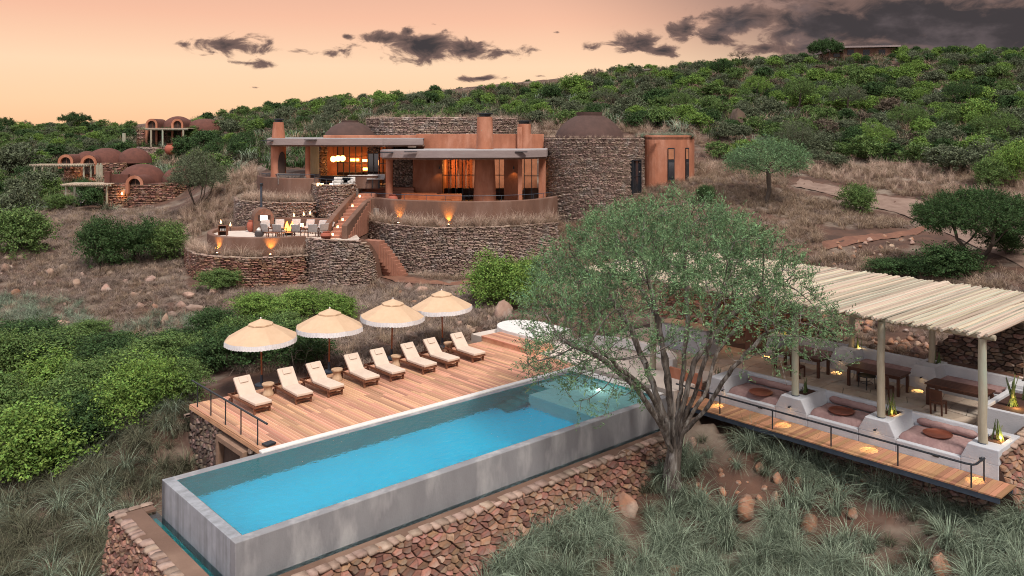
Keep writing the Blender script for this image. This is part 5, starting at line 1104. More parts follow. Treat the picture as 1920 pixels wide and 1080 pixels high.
def build_fire():
    t = wthing('fire_bowl', 'iron fire bowl with orange flames in the ring of chairs', 'fire', X(541, 55.7), 55.7, GZ)
    MB().lathe([(.2, 0), (.25, .1), (.5, .28), (.58, .36), (.5, .34), (0, .28)], n=22).build('bowl', M['metal'], t, smooth=True); r = random.Random(2)
    for k in range(9):
        a = r.uniform(0, 6.28); d = r.uniform(0, .3); h = r.uniform(.3, .75); x, y = d*math.cos(a), d*math.sin(a)
        MB().lathe([(.09, 0), (.11, h*.3), (.05, h*.7), (0, h)], (x, y, .3), 6).build('flame', M['flame'], t)
    lamp('fire_light', t, (0, 0, .9), 60, (1, .4, .1), .25)
    t = wthing('planter_lantern', 'pale gourd shaped lantern beside the fire', 'lantern', X(523, 55.2), 55.2, GZ); MB().lathe([(.1, 0), (.2, .15), (.16, .35), (.09, .5), (.1, .6), (0, .66)], n=14).build('gourd', M['cushion'], t, smooth=True); MB().lathe([(.1, .0), (.12, .02), (0, .03)], n=10).build('stand', M['metal'], t)
    t = wthing('round_pouf', 'dark round pouf with folded white towel near the oven', 'pouf', X(486, 54.9), 54.9, GZ); MB().lathe([(.22, 0), (.3, .12), (.28, .34), (0, .38)], n=16).build('seat', M['fabric_dark'], t, smooth=True); MB().lathe([(.16, .36), (.18, .45), (.08, .58), (0, .6)], n=12).build('towel', M['fabric_white'], t, smooth=True)
    for px, d, l in ((512, 54.1, 'low wooden coffee table in front of the left front chairs'), (540, 54.2, 'low wooden coffee table in front of the fire bowl')):
        t = wthing('coffee_table', l, 'table', X(px, d), d, GZ, 'low tables on the fire terrace'); MB().box(-.4, .4, -.25, .25, .34, .38).build('table_top', M['mid_wood'], t)
        for a in (-.35, .35):
            for c in (-.2, .2): MB().box(a-.02, a+.02, c-.02, c+.02, 0, .34).build('leg', M['mid_wood'], t)
    t = wthing('drinks_cabinet', 'small wooden cabinet of glasses on the fire terrace rim', 'cabinet', X(418, 54.6), 54.6, GZ+.1)
    MB().box(-.26, .26, .15, .2, 0, .62).build('back_panel', M['inner_dark'], t); MB().box(-.28, -.24, -.15, .2, 0, .64).build('side_panel', M['mid_wood'], t); MB().box(.24, .28, -.15, .2, 0, .64).build('side_panel', M['mid_wood'], t); MB().box(-.28, .28, -.15, .2, .641, .68).build('top', M['mid_wood'], t); MB().box(-.24, .24, -.14, .14, .28, .31).build('shelf', M['mid_wood'], t)
    for k in range(4): MB().lathe([(.03, .312), (.04, .46), (0, .46)], (-.15+k*.1, 0, 0), 8).build('glass', M['fabric_white'], t)
build_fire()
def torch(px, d, z, h, label):
    t = wthing('garden_torch', label, 'torch', X(px, d), d, z, 'small flame torches on the terraces')
    MB().tube([(0, 0, 0), (0, 0, h)], .015, 5).build('stake', M['metal'], t); MB().lathe([(.05, h), (.06, h+.06), (.03, h+.16), (0, h+.26)], n=8).build('flame', M['lantern'], t)
for px, py, d, h, l in ((551, 403, 58.9, 1.0, 'small torch on the back wall of the fire terrace, left of three'), (569.5, 401, 58.9, 1.05, 'small torch on the back wall of the fire terrace, middle of three'), (581.5, 399, 58.9, 1.1, 'small torch on the back wall of the fire terrace, right of three'), (414, 416, 57.8, .6, 'small torch at the left rim of the fire terrace beside the cabinet'), (432, 421, 58.0, .4, 'small torch on the left rim between cabinet and tall pot')):
    torch(px, d, Z(py, d)-h-.1, h, l)
for px, py, d, l in ((597, 346, 60.2, 'left candle lantern on the round stone wall'), (604, 347, 60.0, 'middle candle lantern on the round stone wall'), (621, 347, 59.8, 'right candle lantern on the round stone wall'), (548, 423, 56.5, 'lantern between the back chairs of the fire terrace'), (566, 422, 56.8, 'lantern on the floor behind the fire')):
    t = wthing('candle_lantern', l, 'lantern', X(px, d), d, Z(py, d)-.12, 'candle lanterns on the terraces'); MB().box(-.09, .09, -.09, .09, .02, .24).build('glass', M['lantern'], t); MB().box(-.1, .1, -.1, .1, 0, .02).build('base', M['metal'], t); MB().box(-.1, .1, -.1, .1, .24, .27).build('lid', M['metal'], t)
# wall washers in the planting strips
for px, d, z, e, l in ((407, 53.6, 1.78, 190, 'left amber uplight on the fire terrace ring wall'), (507, 52.95, 1.78, 260, 'right amber uplight on the fire terrace ring wall'), (747, 58.35, 3.2, 230, 'left amber uplight on the lodge terrace wall'), (841, 57.3, 3.2, 230, 'right amber uplight on the lodge terrace wall')):
    t = wthing('uplight', l, 'uplight', X(px, d), d, z, 'amber uplights on brown walls'); MB().lathe([(.07, 0), (.07, .16), (0, .16)], n=10).build('housing', M['metal'], t, smooth=True); MB().lathe([(.05, .162), (.05, .18), (0, .19)], n=10).build('lens', M['bulb'], t)
    lamp('glow', t, (0, -.08, .22), e, (1, .43, .06), .03, 70, (R(180-16), 0, 0), 1.0)
# lodge terrace furniture
def sofa(px, d, z, w, rz, label, mat='fabric_grey'):
    t = thing('terrace_sofa', label, 'sofa', (X(px, d), d, z), R(rz), 'lounge seats on the upper terrace'); MB().box(-w/2, w/2, -.4, .4, 0, .42).build('seat', M[mat], t, bevel=.05); MB().box(-w/2, w/2, .25, .45, .421, .85).build('backrest', M[mat], t, bevel=.05); MB().box(-w/2, -w/2+.16, -.4, .25, .421, .6).build('armrest', M[mat], t, bevel=.04); MB().box(w/2-.16, w/2, -.4, .25, .421, .6).build('armrest', M[mat], t, bevel=.04)
for a in ((533, 63.0, UZ+.3, 1.0, 20, 'brown armchair by the tapered left chimney', 'wicker'), (549, 63.1, UZ+.3, 1.0, -10, 'brown armchair left of the slim orange column', 'wicker'), (562, 63.1, UZ+.3, 1.0, 10, 'brown armchair just left of the slim orange column', 'wicker'), (585, 63.6, UZ+.2, 1.0, -15, 'brown armchair just right of the slim orange column', 'wicker'), (641, 61.9, UZ+.05, 1.3, 0, 'white cushioned sofa behind the lanterns', 'fabric_white'), (652, 61.9, UZ+.05, 1.0, 0, 'white cushioned armchair beside the white sofa', 'fabric_white'), (614, 65.0, UZ, 1.8, 0, 'dark sofa under the globe lamps', 'fabric_dark'), (650, 65.6, UZ, 2.2, 8, 'long dark sofa in front of the lodge windows', 'fabric_dark'), (672, 65.2, UZ, 1.6, -8, 'dark sofa in front of the glass door', 'fabric_dark')): sofa(*a)
t = wthing('terrace_counter', 'dark counter with white top and stools on the upper terrace', 'counter', X(682, 63.2), 63.2, UZ); MB().box(-1.1, 1.1, -.3, .3, 0, .95).build('counter_body', M['brown'], t); MB().box(-1.15, 1.15, -.36, .36, .952, 1.0).build('counter_top', M['coping'], t)
for k, l in enumerate(('left grey bar stool at the terrace counter', 'middle grey bar stool at the terrace counter', 'right grey bar stool at the terrace counter')):
    s = wthing('bar_stool', l, 'stool', X(694+k*11, 62.9), 62.9, UZ, 'stools at the terrace counter'); MB().box(-.22, .22, -.22, .22, .68, .76).build('seat', M['fabric_grey'], s, bevel=.02); MB().box(-.22, .22, .16, .22, .77, 1.08).build('backrest', M['fabric_grey'], s, bevel=.02)
    for a in (-.2, .2):
        for c in (-.2, .2): MB().box(a-.015, a+.015, c-.015, c+.015, 0, .68).build('leg', M['metal'], s)
for px, d, w, l in ((785, 61.5, 2.6, 'long low orange wood daybed on the lodge terrace'), (815, 60.2, 2.4, 'orange wood bench near the terrace wall'), (846, 60.6, 1.5, 'orange wood table in front of the tall windows')):
    s = wthing('terrace_bench', l, 'bench', X(px, d), d, FZ, 'orange wood benches on the lodge terrace'); MB().box(-w/2, w/2, -.35, .35, .5, .6).build('seat', M['pole_wood'], s); MB().box(-w/2, w/2, .3, .36, .601, 1.0).build('backrest', M['pole_wood'], s)
    for a in (-w/2+.1, w/2-.1):
        for c in (-.3, .3): MB().box(a-.04, a+.04, c-.04, c+.04, 0, .5).build('leg', M['pole_wood'], s)
def wrail(label, pts, z, top):
    t = wthing('terrace_railing', label, 'railing', *XY(*pts[0]), z); o = (*XY(*pts[0]), z); P = [(*XY(*p), z) for p in pts]
    MB().tube([(x, y, z+top) for x, y, _ in P], .022, 6).build('handrail', M['steel'], t, o)
    for x, y, _ in P: MB().tube([(x, y, z), (x, y, z+top)], .015, 5).build('post', M['steel'], t, o)
wrail('thin steel rail above the long brown terrace wall', smoothpath([(678, 62.0), (720, 60.2), (800, 58.6), (870, 58.0), (940, 58.5), (1000, 59.8), (1035, 61.8)], 2), 4.4, .85)
wrail('thin steel rail on the left parapet of the lodge', smoothpath([(486, 65.6), (500, 64.0), (540, 62.6), (590, 62.5)], 2), 6.2, .3)
wrail('thin steel rail above the round stone wall', smoothpath([(590, 61.6), (612, 60.2), (640, 60), (662, 61)], 2), 5.8, .5)
# ---------------------------------------------------------------- guest cottages
def cottage(px, py, d, label, s=1.0, flip=1, arches=((-.2, .0),), patio=True):
    x, y, z = X(px, d), d, Z(py, d)
    t = wthing('guest_cottage', label, 'cottage', x, y, z)
    def b(mb, n, m, parent=None, **k): return mb.build(n, M[m], parent or t, (0, 0, 0), **k)
    return t, b
def vault_front(b, x, y, z0, r, L, h, glassed=True):
    """a barrel vault running back from an arched front at (x, y)"""
    A = [(x+r*math.cos(R(a)), z0+h+r*math.sin(R(a))) for a in range(0, 181, 15)]; A = [(x+r, z0)]+A+[(x-r, z0)]; n = len(A); ri = r*.66
    B = [(x+ri*math.cos(R(a)), z0+h+ri*math.sin(R(a))) for a in range(0, 181, 15)]; B = [(x+ri, z0+.02)]+B+[(x-ri, z0+.02)]
    v = MB(); v.add([(p, y, q) for p, q in A]+[(p, y+L, q) for p, q in A], [(k, k+1, n+k+1, n+k) for k in range(n-1)]); b(v, 'vault', 'vault', smooth=True)
    f = MB(); f.add([(p, y-.05, q) for p, q in A]+[(p, y-.05, q) for p, q in B]+[(p, y+.35, q) for p, q in B]+[(p, y+.2, q) for p, q in A], [(k, k+1, n+k+1, n+k) for k in range(n-1)]+[(n+k, n+k+1, 2*n+k+1, 2*n+k) for k in range(n-1)]+[(3*n+k, 3*n+k+1, k+1, k) for k in range(n-1)]); b(f, 'arch_surround', 'terracotta')
    w = MB(); w.add([(p, y+.3, q) for p, q in B], [tuple(range(n))]); wn = b(w, 'window', 'inner_dark')
    g = MB().box(x-.03, x+.03, y+.24, y+.29, z0, z0+h+ri).box(x-ri, x+ri, y+.25, y+.285, z0+h*.7, z0+h*.7+.05); g = g.build('glazing_bar', M['mid_wood'], None); g.parent = wn
def dome(b, x, y, z, r, h): b(MB().lathe([(r*math.cos(R(a)), z+h*math.sin(R(a))) for a in range(0, 86, 9)]+[(0, z+h)], (x, y, 0), 24), 'dome', 'vault', smooth=True)
def small_pergola(px, py, d, w, h, label, rot=0):
    t = thing('pole_pergola', label, 'pergola', (X(px, d), d, Z(py, d)), rot, 'small pole pergolas by the cottages')
    for a in (-w/2+.4, w/2-.4):
        for c in (-.9, .9): MB().tube([(a, c, 0), (a, c, h)], .11, 8).build('post', M['pole'], t)
    for c in (-.9, .9): MB().tube([(-w/2, c, h+.08), (w/2, c, h+.08)], .09, 8).build('beam', M['pole'], t)
    for k in range(22): MB().tube([(-w/2+.15+k*(w-.3)/21, -1.5, h+.22), (-w/2+.15+k*(w-.3)/21, 1.5, h+.22)], .07, 6).build('pole', M['roofpole'], t)
def build_cottages():
    t, b = cottage(262, 390, 82, 'nearest round-walled stone cottage with red domed vaults and one lit lamp')
    s = 82/F
    stone_wall(t, (0, 0, 0), [(-3.5, 2.5), (-3.4, -.2), (-1.0, -.6), (-.7, -1.0)], -.5, 2.5, .38, .14, 'stone_red', .02, .05, .25, 0)
    stone_wall(t, (0, 0, 0), [(-.75, -.9), (1.0, -1.5), (2.4, -1.3), (3.6, -.3), (4.0, 1.2), (3.9, 2.5)], -.6, 2.45, .38, .14, 'stone_red', .02, .05, .25, 0)
    b(MB().prism([(-3.4, 0), (-1, -.4), (1.0, -1.3), (2.4, -1.1), (3.5, -.1), (3.8, 4), (-3.4, 4)], 0, 2.40), 'roof_deck', 'vault')
    vault_front(b, .1, -1.35, 1.5, .86, 3.5, .9); b(MB().ribbon([(-3.45, -.1), (-2.9, -.15)], 2.0, 3.6, .5), 'wall', 'vault', bevel=.05); b(MB().ribbon([(-2.9, .2), (-1.2, .1)], 2.3, 3.3, .4), 'wall', 'vault')
    dome(b, -.9, 2.6, 2.4, 2.3, 1.85); dome(b, 3.0, 2.8, 2.4, 1.9, 1.6)
    l = b(MB().obox((-1.45, -.62, 1.45), (.12, .14, .2)), 'wall_lamp', 'lantern'); lamp('glow', t, (-1.45, -.95, 1.4), 18, (1, .5, .15), .05)
    b(MB().prism([(-5.5, -1.5), (-1.2, -2.6), (-.4, -1.6), (-3.4, 1.5), (-6.5, 1)], -.4, .06), 'patio', 'floor')
    small_pergola(170, 389, 81.5, 4.6, 2.1, 'small pole pergola over the patio of the nearest cottage', R(4))
    q = wthing('patio_lounger', 'dark reclining lounger on the nearest cottage patio', 'sun lounger', X(148, 81), 81, Z(385, 81)); MB().box(-.9, .4, -.3, .3, .25, .33).build('seat', M['fabric_dark'], q); MB().hexa([(.4, -.3, .25), (.48, -.3, .25), (.48, .3, .25), (.4, .3, .25), (.95, -.3, .85), (1.03, -.3, .85), (1.03, .3, .85), (.95, .3, .85)]).build('backrest', M['fabric_grey'], q)
    for a in (-.8, .3): MB().box(a-.03, a+.03, -.28, .28, 0, .25).build('leg', M['metal'], q)
    t, b = cottage(165, 345, 103, 'middle stone cottage with two red arches above a pole pergola')
    stone_wall(t, (0, 0, 0), [(-3.2, 1.5), (-3.0, .2), (1.6, 0), (4.0, .5), (4.2, 2)], -.6, 2.6, .42, .16, 'stone_red', .0, .05, .25, 0); b(MB().prism([(-3, .3), (1.6, .2), (3.9, .7), (4, 4), (-3, 4)], 0, 2.5), 'roof_deck', 'vault')
    vault_front(b, -2.6, -.3, 1.9, .95, 3.5, .8); vault_front(b, .35, -.5, 1.2, 1.0, 3.8, 1.35); dome(b, .8, 3, 2.5, 2.4, 1.9); dome(b, 4.2, 3.4, 2.5, 2.1, 1.9); dome(b, -1.6, 3, 2.4, 1.6, 1.6)
    b(MB().prism([(-8, -2.5), (-2, -2.8), (2, -1), (2, 1), (-7, 1)], -.4, .05), 'patio', 'floor'); lamp('glow', t, (-1.0, -.6, 1.2), 14, (1, .5, .15), .05)
    small_pergola(118, 346, 101, 6.6, 2.2, 'pole pergola in front of the middle cottage', R(2))
    for k in range(5): q = MB().tube([(X(181+k*2.6, 100), 100, Z(345, 100)), (X(181+k*2.6, 100), 100, Z(345, 100)+2.3+.2*(k % 2))], .09, 7).build('screen_pole', M['pole'], None); q.parent = t; q.location = (-t.location.x, -t.location.y, -t.location.z)
    t, b = cottage(305, 272, 140, 'farthest stone cottage high on the slope with twin red arches')
    stone_wall(t, (0, 0, 0), [(-4.5, 2), (-4.4, .3), (4.8, 0), (5.2, 2)], -.6, 2.6, .5, .2, 'stone_red', .0, .05, .25, 0); b(MB().prism([(-4.3, .4), (4.8, .2), (5, 4), (-4.3, 4)], 0, 2.5), 'roof_deck', 'vault')
    vault_front(b, -1.6, -.6, 0.0, 1.0, 4, 3.4); vault_front(b, 2.7, -.6, 0.0, 1.0, 4, 3.4); dome(b, 1.4, 3, 2.4, 2.7, 2.5); dome(b, 5.6, 4, 2.4, 3.2, 2.1)
    b(MB().tube([(-1.8, -2.4, 2.6), (5.2, -2.4, 2.6)], .14, 8), 'pergola_beam', 'pole')
    for a in (-.9, 1.0, 4.4): b(MB().tube([(a, -2.4, -.5), (a, -2.4, 2.6)], .15, 8), 'pergola_post', 'pole')
    b(MB().box(-1.9, 5.3, -2.6, .2, 2.72, 2.85), 'pergola_roof', 'roofpole'); b(MB().tube([(-6, -1, -.5), (-6, -1, 2)], .3, 8), 'gate_post', 'pole')
    dry_wall('upper terraced stone wall below the farthest cottage', [(256, 137), (285, 134), (318, 136)], Z(296, 135), Z(275, 135), .5, .2, 'stone', .1, None); dry_wall('lower terraced stone wall below the farthest cottage', [(262, 131), (290, 128), (312, 129)], Z(310, 129), Z(296, 129), .5, .2, 'stone_red', .1, None)
    pot(320, 126, Z(290, 126), .9, 1.6, 'rust red clay urn standing below the farthest cottage')
    pot(172.5, 98, Z(345, 98), .45, .75, 'red clay pot beside the middle cottage')
build_cottages()
def skyline_house(px, py, d, w, h, label, pitch=0.0, wings=()):
    t = wthing('ridge_house', label, 'house', X(px, d), d, Z(py, d))
    MB().box(-w/2, w/2, 0, 6, -3, h).build('wall', M['brown'], t); MB().hexa([(-w/2-.8, -.9, h), (w/2+.8, -.9, h+pitch), (w/2+.8, 7, h+pitch), (-w/2-.8, 7, h), (-w/2-.8, -.9, h+.35), (w/2+.8, -.9, h+pitch+.35), (w/2+.8, 7, h+pitch+.35), (-w/2-.8, 7, h+.35)]).build('roof', M['roof'], t)
    k = 0; n = max(2, int(w/3.5))
    for k in range(n): MB().box(-w/2+.8+k*(w-1)/n, -w/2+.8+k*(w-1)/n+1.4, -.06, -.01, .6, h-.3).build('window', M['glass'], t)
skyline_house(885, 187, 218, 10, 2.0, 'low flat house on the ridge left of the stone drum chimney', 0); skyline_house(935, 188, 220, 9, 1.7, 'second low flat house on the ridge above the lodge', 0)
skyline_house(1205, 152, 200, 6.5, 2.1, 'small gabled house among bushes on the ridge', .7); skyline_house(1168, 152, 202, 5, 1.6, 'low outbuilding beside the small ridge house', .2)
skyline_house(1630, 108, 178, 11, 2.0, 'dark house with long sloping roof under the storm clouds', .25); skyline_house(1582, 112, 179, 6, 1.6, 'lower sloping wing left of the dark ridge house', .7)
# ================================================================ VEGETATION
def rand_unit(n):
    v = rng.normal(size=(n, 3)); return v/np.linalg.norm(v, axis=1, keepdims=True)
def leaf_quads(C, size, up=.35, aspect=.55, outward=None, ow=.5):
    """diamond leaves at the centres C"""
    n = len(C); N_ = rand_unit(n); N_[:, 2] += up
    if outward is not None: N_ += outward*ow
    N_ /= np.linalg.norm(N_, axis=1, keepdims=True)
    A = np.cross(N_, rand_unit(n)); A /= np.maximum(np.linalg.norm(A, axis=1, keepdims=True), 1e-6); B = np.cross(N_, A)
    s = (size*rng.uniform(.6, 1.35, n))[:, None]
    V = np.stack([C-A*s, C+B*s*aspect-N_*s*.15, C+A*s, C-B*s*aspect-N_*s*.15], 1).reshape(-1, 3)
    return V, np.arange(4*n).reshape(n, 4)
def strokes(C, D, size, aspect=.26):
    n = len(C); A = D*.8+rng.normal(size=(n, 3))*.45; A /= np.linalg.norm(A, axis=1, keepdims=True); B = np.cross(A, rand_unit(n)); B /= np.maximum(np.linalg.norm(B, axis=1, keepdims=True), 1e-6); s = (size*1.35*rng.uniform(.6, 1.4, n))[:, None]
    return np.stack([C-A*s, C+B*s*aspect, C+A*s, C-B*s*aspect], 1).reshape(-1, 3), np.arange(4*n).reshape(n, 4)
def merge(parts):
    Vs, Qs, b = [], [], 0
    for V, Q in parts: Vs.append(V); Qs.append(Q+b); b += len(V)
    return np.concatenate(Vs), np.concatenate(Qs)
def bush_mesh(name, mat, seed, n, size, lobes=9, flat=.8, shell=.75, spiky=0.0, rough=.3):
    """crown of unit width (about 1 wide, ~flat high) made of leaves gathered in clumps of many sizes"""
    r = np.random.default_rng(seed); L = []
    for k in range(lobes):
        a = r.uniform(0, 6.28); d = r.uniform(0, .30); L.append((d*math.cos(a), d*math.sin(a), r.uniform(.22, .62)*flat, r.uniform(.14, .27)))
    L.append((0, 0, .45*flat, .30)); w = np.array([l[3]**2 for l in L]); w /= w.sum(); C = []; O = []
    sub = int(n/26); k = r.choice(len(L), sub, p=w); D = r.normal(size=(sub, 3)); D /= np.linalg.norm(D, axis=1, keepdims=True); D[:, 2] = np.where(D[:, 2] < -.5, -D[:, 2], D[:, 2])
    Lk = np.array([L[i] for i in k]); rad = Lk[:, 3]*(1-r.random(sub)**2*(1-shell))*(1+r.uniform(-.12, rough, sub))
    P = Lk[:, :3]+D*rad[:, None]*np.array([1, 1, .85]); P[:, 2] = np.maximum(P[:, 2], .02)
    cl = np.repeat(P, 26, 0)+r.normal(size=(sub*26, 3))*np.repeat(r.uniform(.016, .05, sub), 26)[:, None]*np.array([1, 1, .7])
    if spiky: cl += np.repeat(D, 26, 0)*(r.random(sub*26)[:, None]**2)*spiky
    cl[:, 2] = np.maximum(cl[:, 2], .005)
    V, Q = leaf_quads(cl, size, .5, .55, np.repeat(D, 26, 0), .5); return np_mesh(name, V, Q, mat)
def stems_mesh(name, mat, seed, n=7, h=.55, spread=.28, r0=.018):
    r = random.Random(seed); mb = MB()
    for k in range(n):
        a = r.uniform(0, 6.28); P = [(0, 0, -.05)]
        for j in range(1, 5): q = j/4; P.append((math.cos(a)*spread*q**1.3+r.uniform(-.02, .02), math.sin(a)*spread*q**1.3+r.uniform(-.02, .02), h*q))
        mb.tube(P, [r0*(1-.2*j) for j in range(5)], 5, False)
    return mb.mesh(name, mat)
LM = ['leaf_bright', 'leaf_mid', 'leaf_dark', 'leaf_grey', 'leaf_dry']
FAR = {k: [bush_mesh('crown', M[k], 10*i+j, 5200, .0215, 8+j, .75+.1*(j % 2), spiky=.03 if k in ('leaf_grey', 'leaf_dry') else 0) for j in range(3)] for i, k in enumerate(LM)}
NEAR = {k: [bush_mesh('crown', M[k], 90+10*i+j, 17000, .0140, 15+j*3, .78+.10*j, .5, spiky=.06, rough=.55) for j in range(2)] for i, k in enumerate(('leaf_bright', 'leaf_mid', 'leaf_dark'))}
STEMS = [stems_mesh('stems', M['bark_dark'], k) for k in range(3)]
rb = random.Random(21)
def bush(px, py, wpx, hpx, kind, label, group=None, near=False, d=None, name='bush', stems=True):
    """a bush whose foot is seen at photo point (px, py), wpx wide and hpx high there"""
    if d is None: x, y, z = cast(px, py)
    else: x, y = XY(px, d); z = gz(x, y)
    w, h = wpx*y/F, hpx*y/F; t = thing(name, label, 'bush', (x, y, z-.04*h), rb.uniform(0, 6.28), group)
    me = rb.choice((NEAR if near else FAR)[kind]); link('crown', me, t, None, None, (w*1.05, w*1.05, h*1.18))
    if stems: link('stems', rb.choice(STEMS), t, None, None, (w, w, h))
    return t
# ---- individually placed shrubs
BU = [(188,505,105,112,'leaf_dark','dark rounded bush, left one of the clump below the nearest cottage'),(258,496,92,105,'leaf_dark','dark bush in the middle of the clump below the nearest cottage'),(318,490,86,92,'leaf_mid','greener bush at the right of the clump below the nearest cottage'),
 (40,478,130,110,'leaf_mid','broad green bush on the far left slope above the pale rocks'),(14,440,110,120,'leaf_grey','grey green bush at the left edge below the pole pergolas'),(52,472,36,34,'leaf_dark','small dark bush beside the broad bush on the far left'),
 (410,546,86,48,'leaf_mid','small spreading bush against the red stone base of the fire terrace'),
 (560,602,130,66,'leaf_bright','bright green bush behind the two left parasols'),(480,604,110,60,'leaf_bright','bright green bush left of the first parasol'),(630,598,96,56,'leaf_bright','bright green bush behind the third parasol'),
 (520,640,130,56,'leaf_mid','mid green bush tucked below the bright bushes by the parasols'),(455,690,150,110,'leaf_dark','dark bush immediately behind the first lounger'),(560,682,130,76,'leaf_dark','dark bush behind the first two parasol poles'),(400,640,110,72,'leaf_dark','dark bush left of the parasols'),
 (935,575,150,112,'leaf_bright','large bright green bush left of the big acacia'),(985,560,100,90,'leaf_bright','bright green bush partly behind the big acacia'),
 (70,895,230,170,'leaf_bright','big bright green bush at the lower left corner above the grass'),(-10,860,180,200,'leaf_mid','big green bush cut by the left edge above the grass'),(165,850,150,130,'leaf_dark','dark hollow bush behind the big bright bush at lower left'),(262,790,165,135,'leaf_bright','light green bush with visible pale stems near the deck corner'),
 (345,752,110,92,'leaf_mid','green bush just left of the deck railing'),(180,765,170,105,'leaf_mid','mid green bush in the middle of the left thicket'),(95,770,190,120,'leaf_bright','bright bush in the left thicket near the frame edge'),(15,720,150,110,'leaf_mid','mid green bush at the left edge of the thicket'),
 (110,690,170,88,'leaf_mid','broad bush on the upper side of the left thicket'),(220,690,150,78,'leaf_dark','dark bush on the upper side of the left thicket'),(315,700,150,88,'leaf_mid','spreading bush at the right of the left thicket'),(385,700,90,66,'leaf_dark','dark low bush behind the deck railing'),(40,650,140,66,'leaf_dark','dark bush at the top left of the thicket'),(160,640,90,44,'leaf_mid','small bush at the top of the left thicket'),(230,655,70,40,'leaf_mid','small rounded bush at the top of the thicket near the grey rock'),
 (120,830,170,150,'leaf_mid','tall mid green bush at the centre of the left thicket'),(300,770,120,110,'leaf_bright','bright bush just left of the deck corner stems'),(250,735,150,100,'leaf_mid','rounded bush in the middle right of the left thicket'),(60,700,140,90,'leaf_dark','dark bush among the upper left thicket'),(330,660,110,50,'leaf_dark','dark low bush at the upper right of the thicket'),(440,665,110,90,'leaf_mid','mid green bush just left of the first parasol pole'),
 (1345,300,60,46,'leaf_mid','green bush on the red bank just right of the orange block'),(1395,300,70,50,'leaf_bright','bright bush on the bank left of the hillside acacia'),(1365,262,60,44,'leaf_grey','grey bush above the orange block'),(760,232,60,34,'leaf_mid','green bush behind the left part of the stone drum'),(1010,240,60,40,'leaf_grey','grey bush just left of the big dome'),(1060,236,60,40,'leaf_mid','green bush behind the left edge of the big dome'),(1185,240,60,44,'leaf_dark','dark bush just right of the big dome'),(1240,238,70,44,'leaf_mid','green bush above the orange block roof'),(1310,246,60,44,'leaf_bright','bright bush right above the orange block'),(1460,300,70,50,'leaf_mid','green bush behind the hillside acacia'),
 (210,262,60,34,'leaf_mid','green bush left below the farthest cottage'),(330,265,50,36,'leaf_dark','dark bush in front of the farthest cottage domes'),(130,330,60,40,'leaf_dark','dark bush behind the middle cottage pergola'),(205,322,44,30,'leaf_mid','green bush against the middle cottage domes'),(300,345,40,26,'leaf_mid','small green bush on the nearest cottage roof edge'),(100,300,80,44,'leaf_dark','dark bush above the middle cottage pergola'),
 (70,372,90,66,'leaf_grey','grey green bush left of the pole pergolas'),(110,395,60,36,'leaf_mid','small green bush beside the cottage patio'),(232,300,66,50,'leaf_dark','dark round bush between the middle and farthest cottages'),(265,318,70,40,'leaf_bright','yellow green bush on the roof line of the middle cottage'),(225,352,50,30,'leaf_grey','grey bush between the two nearer cottages'),(350,300,70,60,'leaf_dark','dark bush right below the farthest cottage'),(385,285,70,50,'leaf_dark','dark bush right of the farthest cottage'),(405,330,90,56,'leaf_mid','green bush behind the rounded thorn tree'),(30,330,110,80,'leaf_grey','broad grey bush at the left edge level with the cottages'),(240,262,40,30,'leaf_dark','dark bush left of the farthest cottage'),(155,372,46,46,'leaf_dark','dark bush behind the nearest pole pergola'),(190,385,40,40,'leaf_dark','dark bush in the shade beside the nearest cottage wall'),
 (1612,402,76,66,'leaf_mid','green bush between the dirt road and the dry grass slope'),(1322,384,46,42,'leaf_dark','small dark blue green bush beside the orange block of the lodge'),(1890,480,90,60,'leaf_dark','dark bush at the right edge above the pergola'),(1770,528,130,80,'leaf_dark','dark bush beneath the leaning tree above the pergola'),(1690,520,120,46,'leaf_dark','low dark bush above the far edge of the pole roof'),
 (1897,350,80,90,'leaf_bright','bright green bush at the right edge above the road'),(1860,352,70,70,'leaf_mid','green bush at the right above the road'),(1780,330,100,70,'leaf_grey','grey bush above the bend of the dirt road')]
for px, py, w, h, k, l in BU: bush(px, py, w, h, k, l, near=(py > 335 and k in NEAR), group=None)
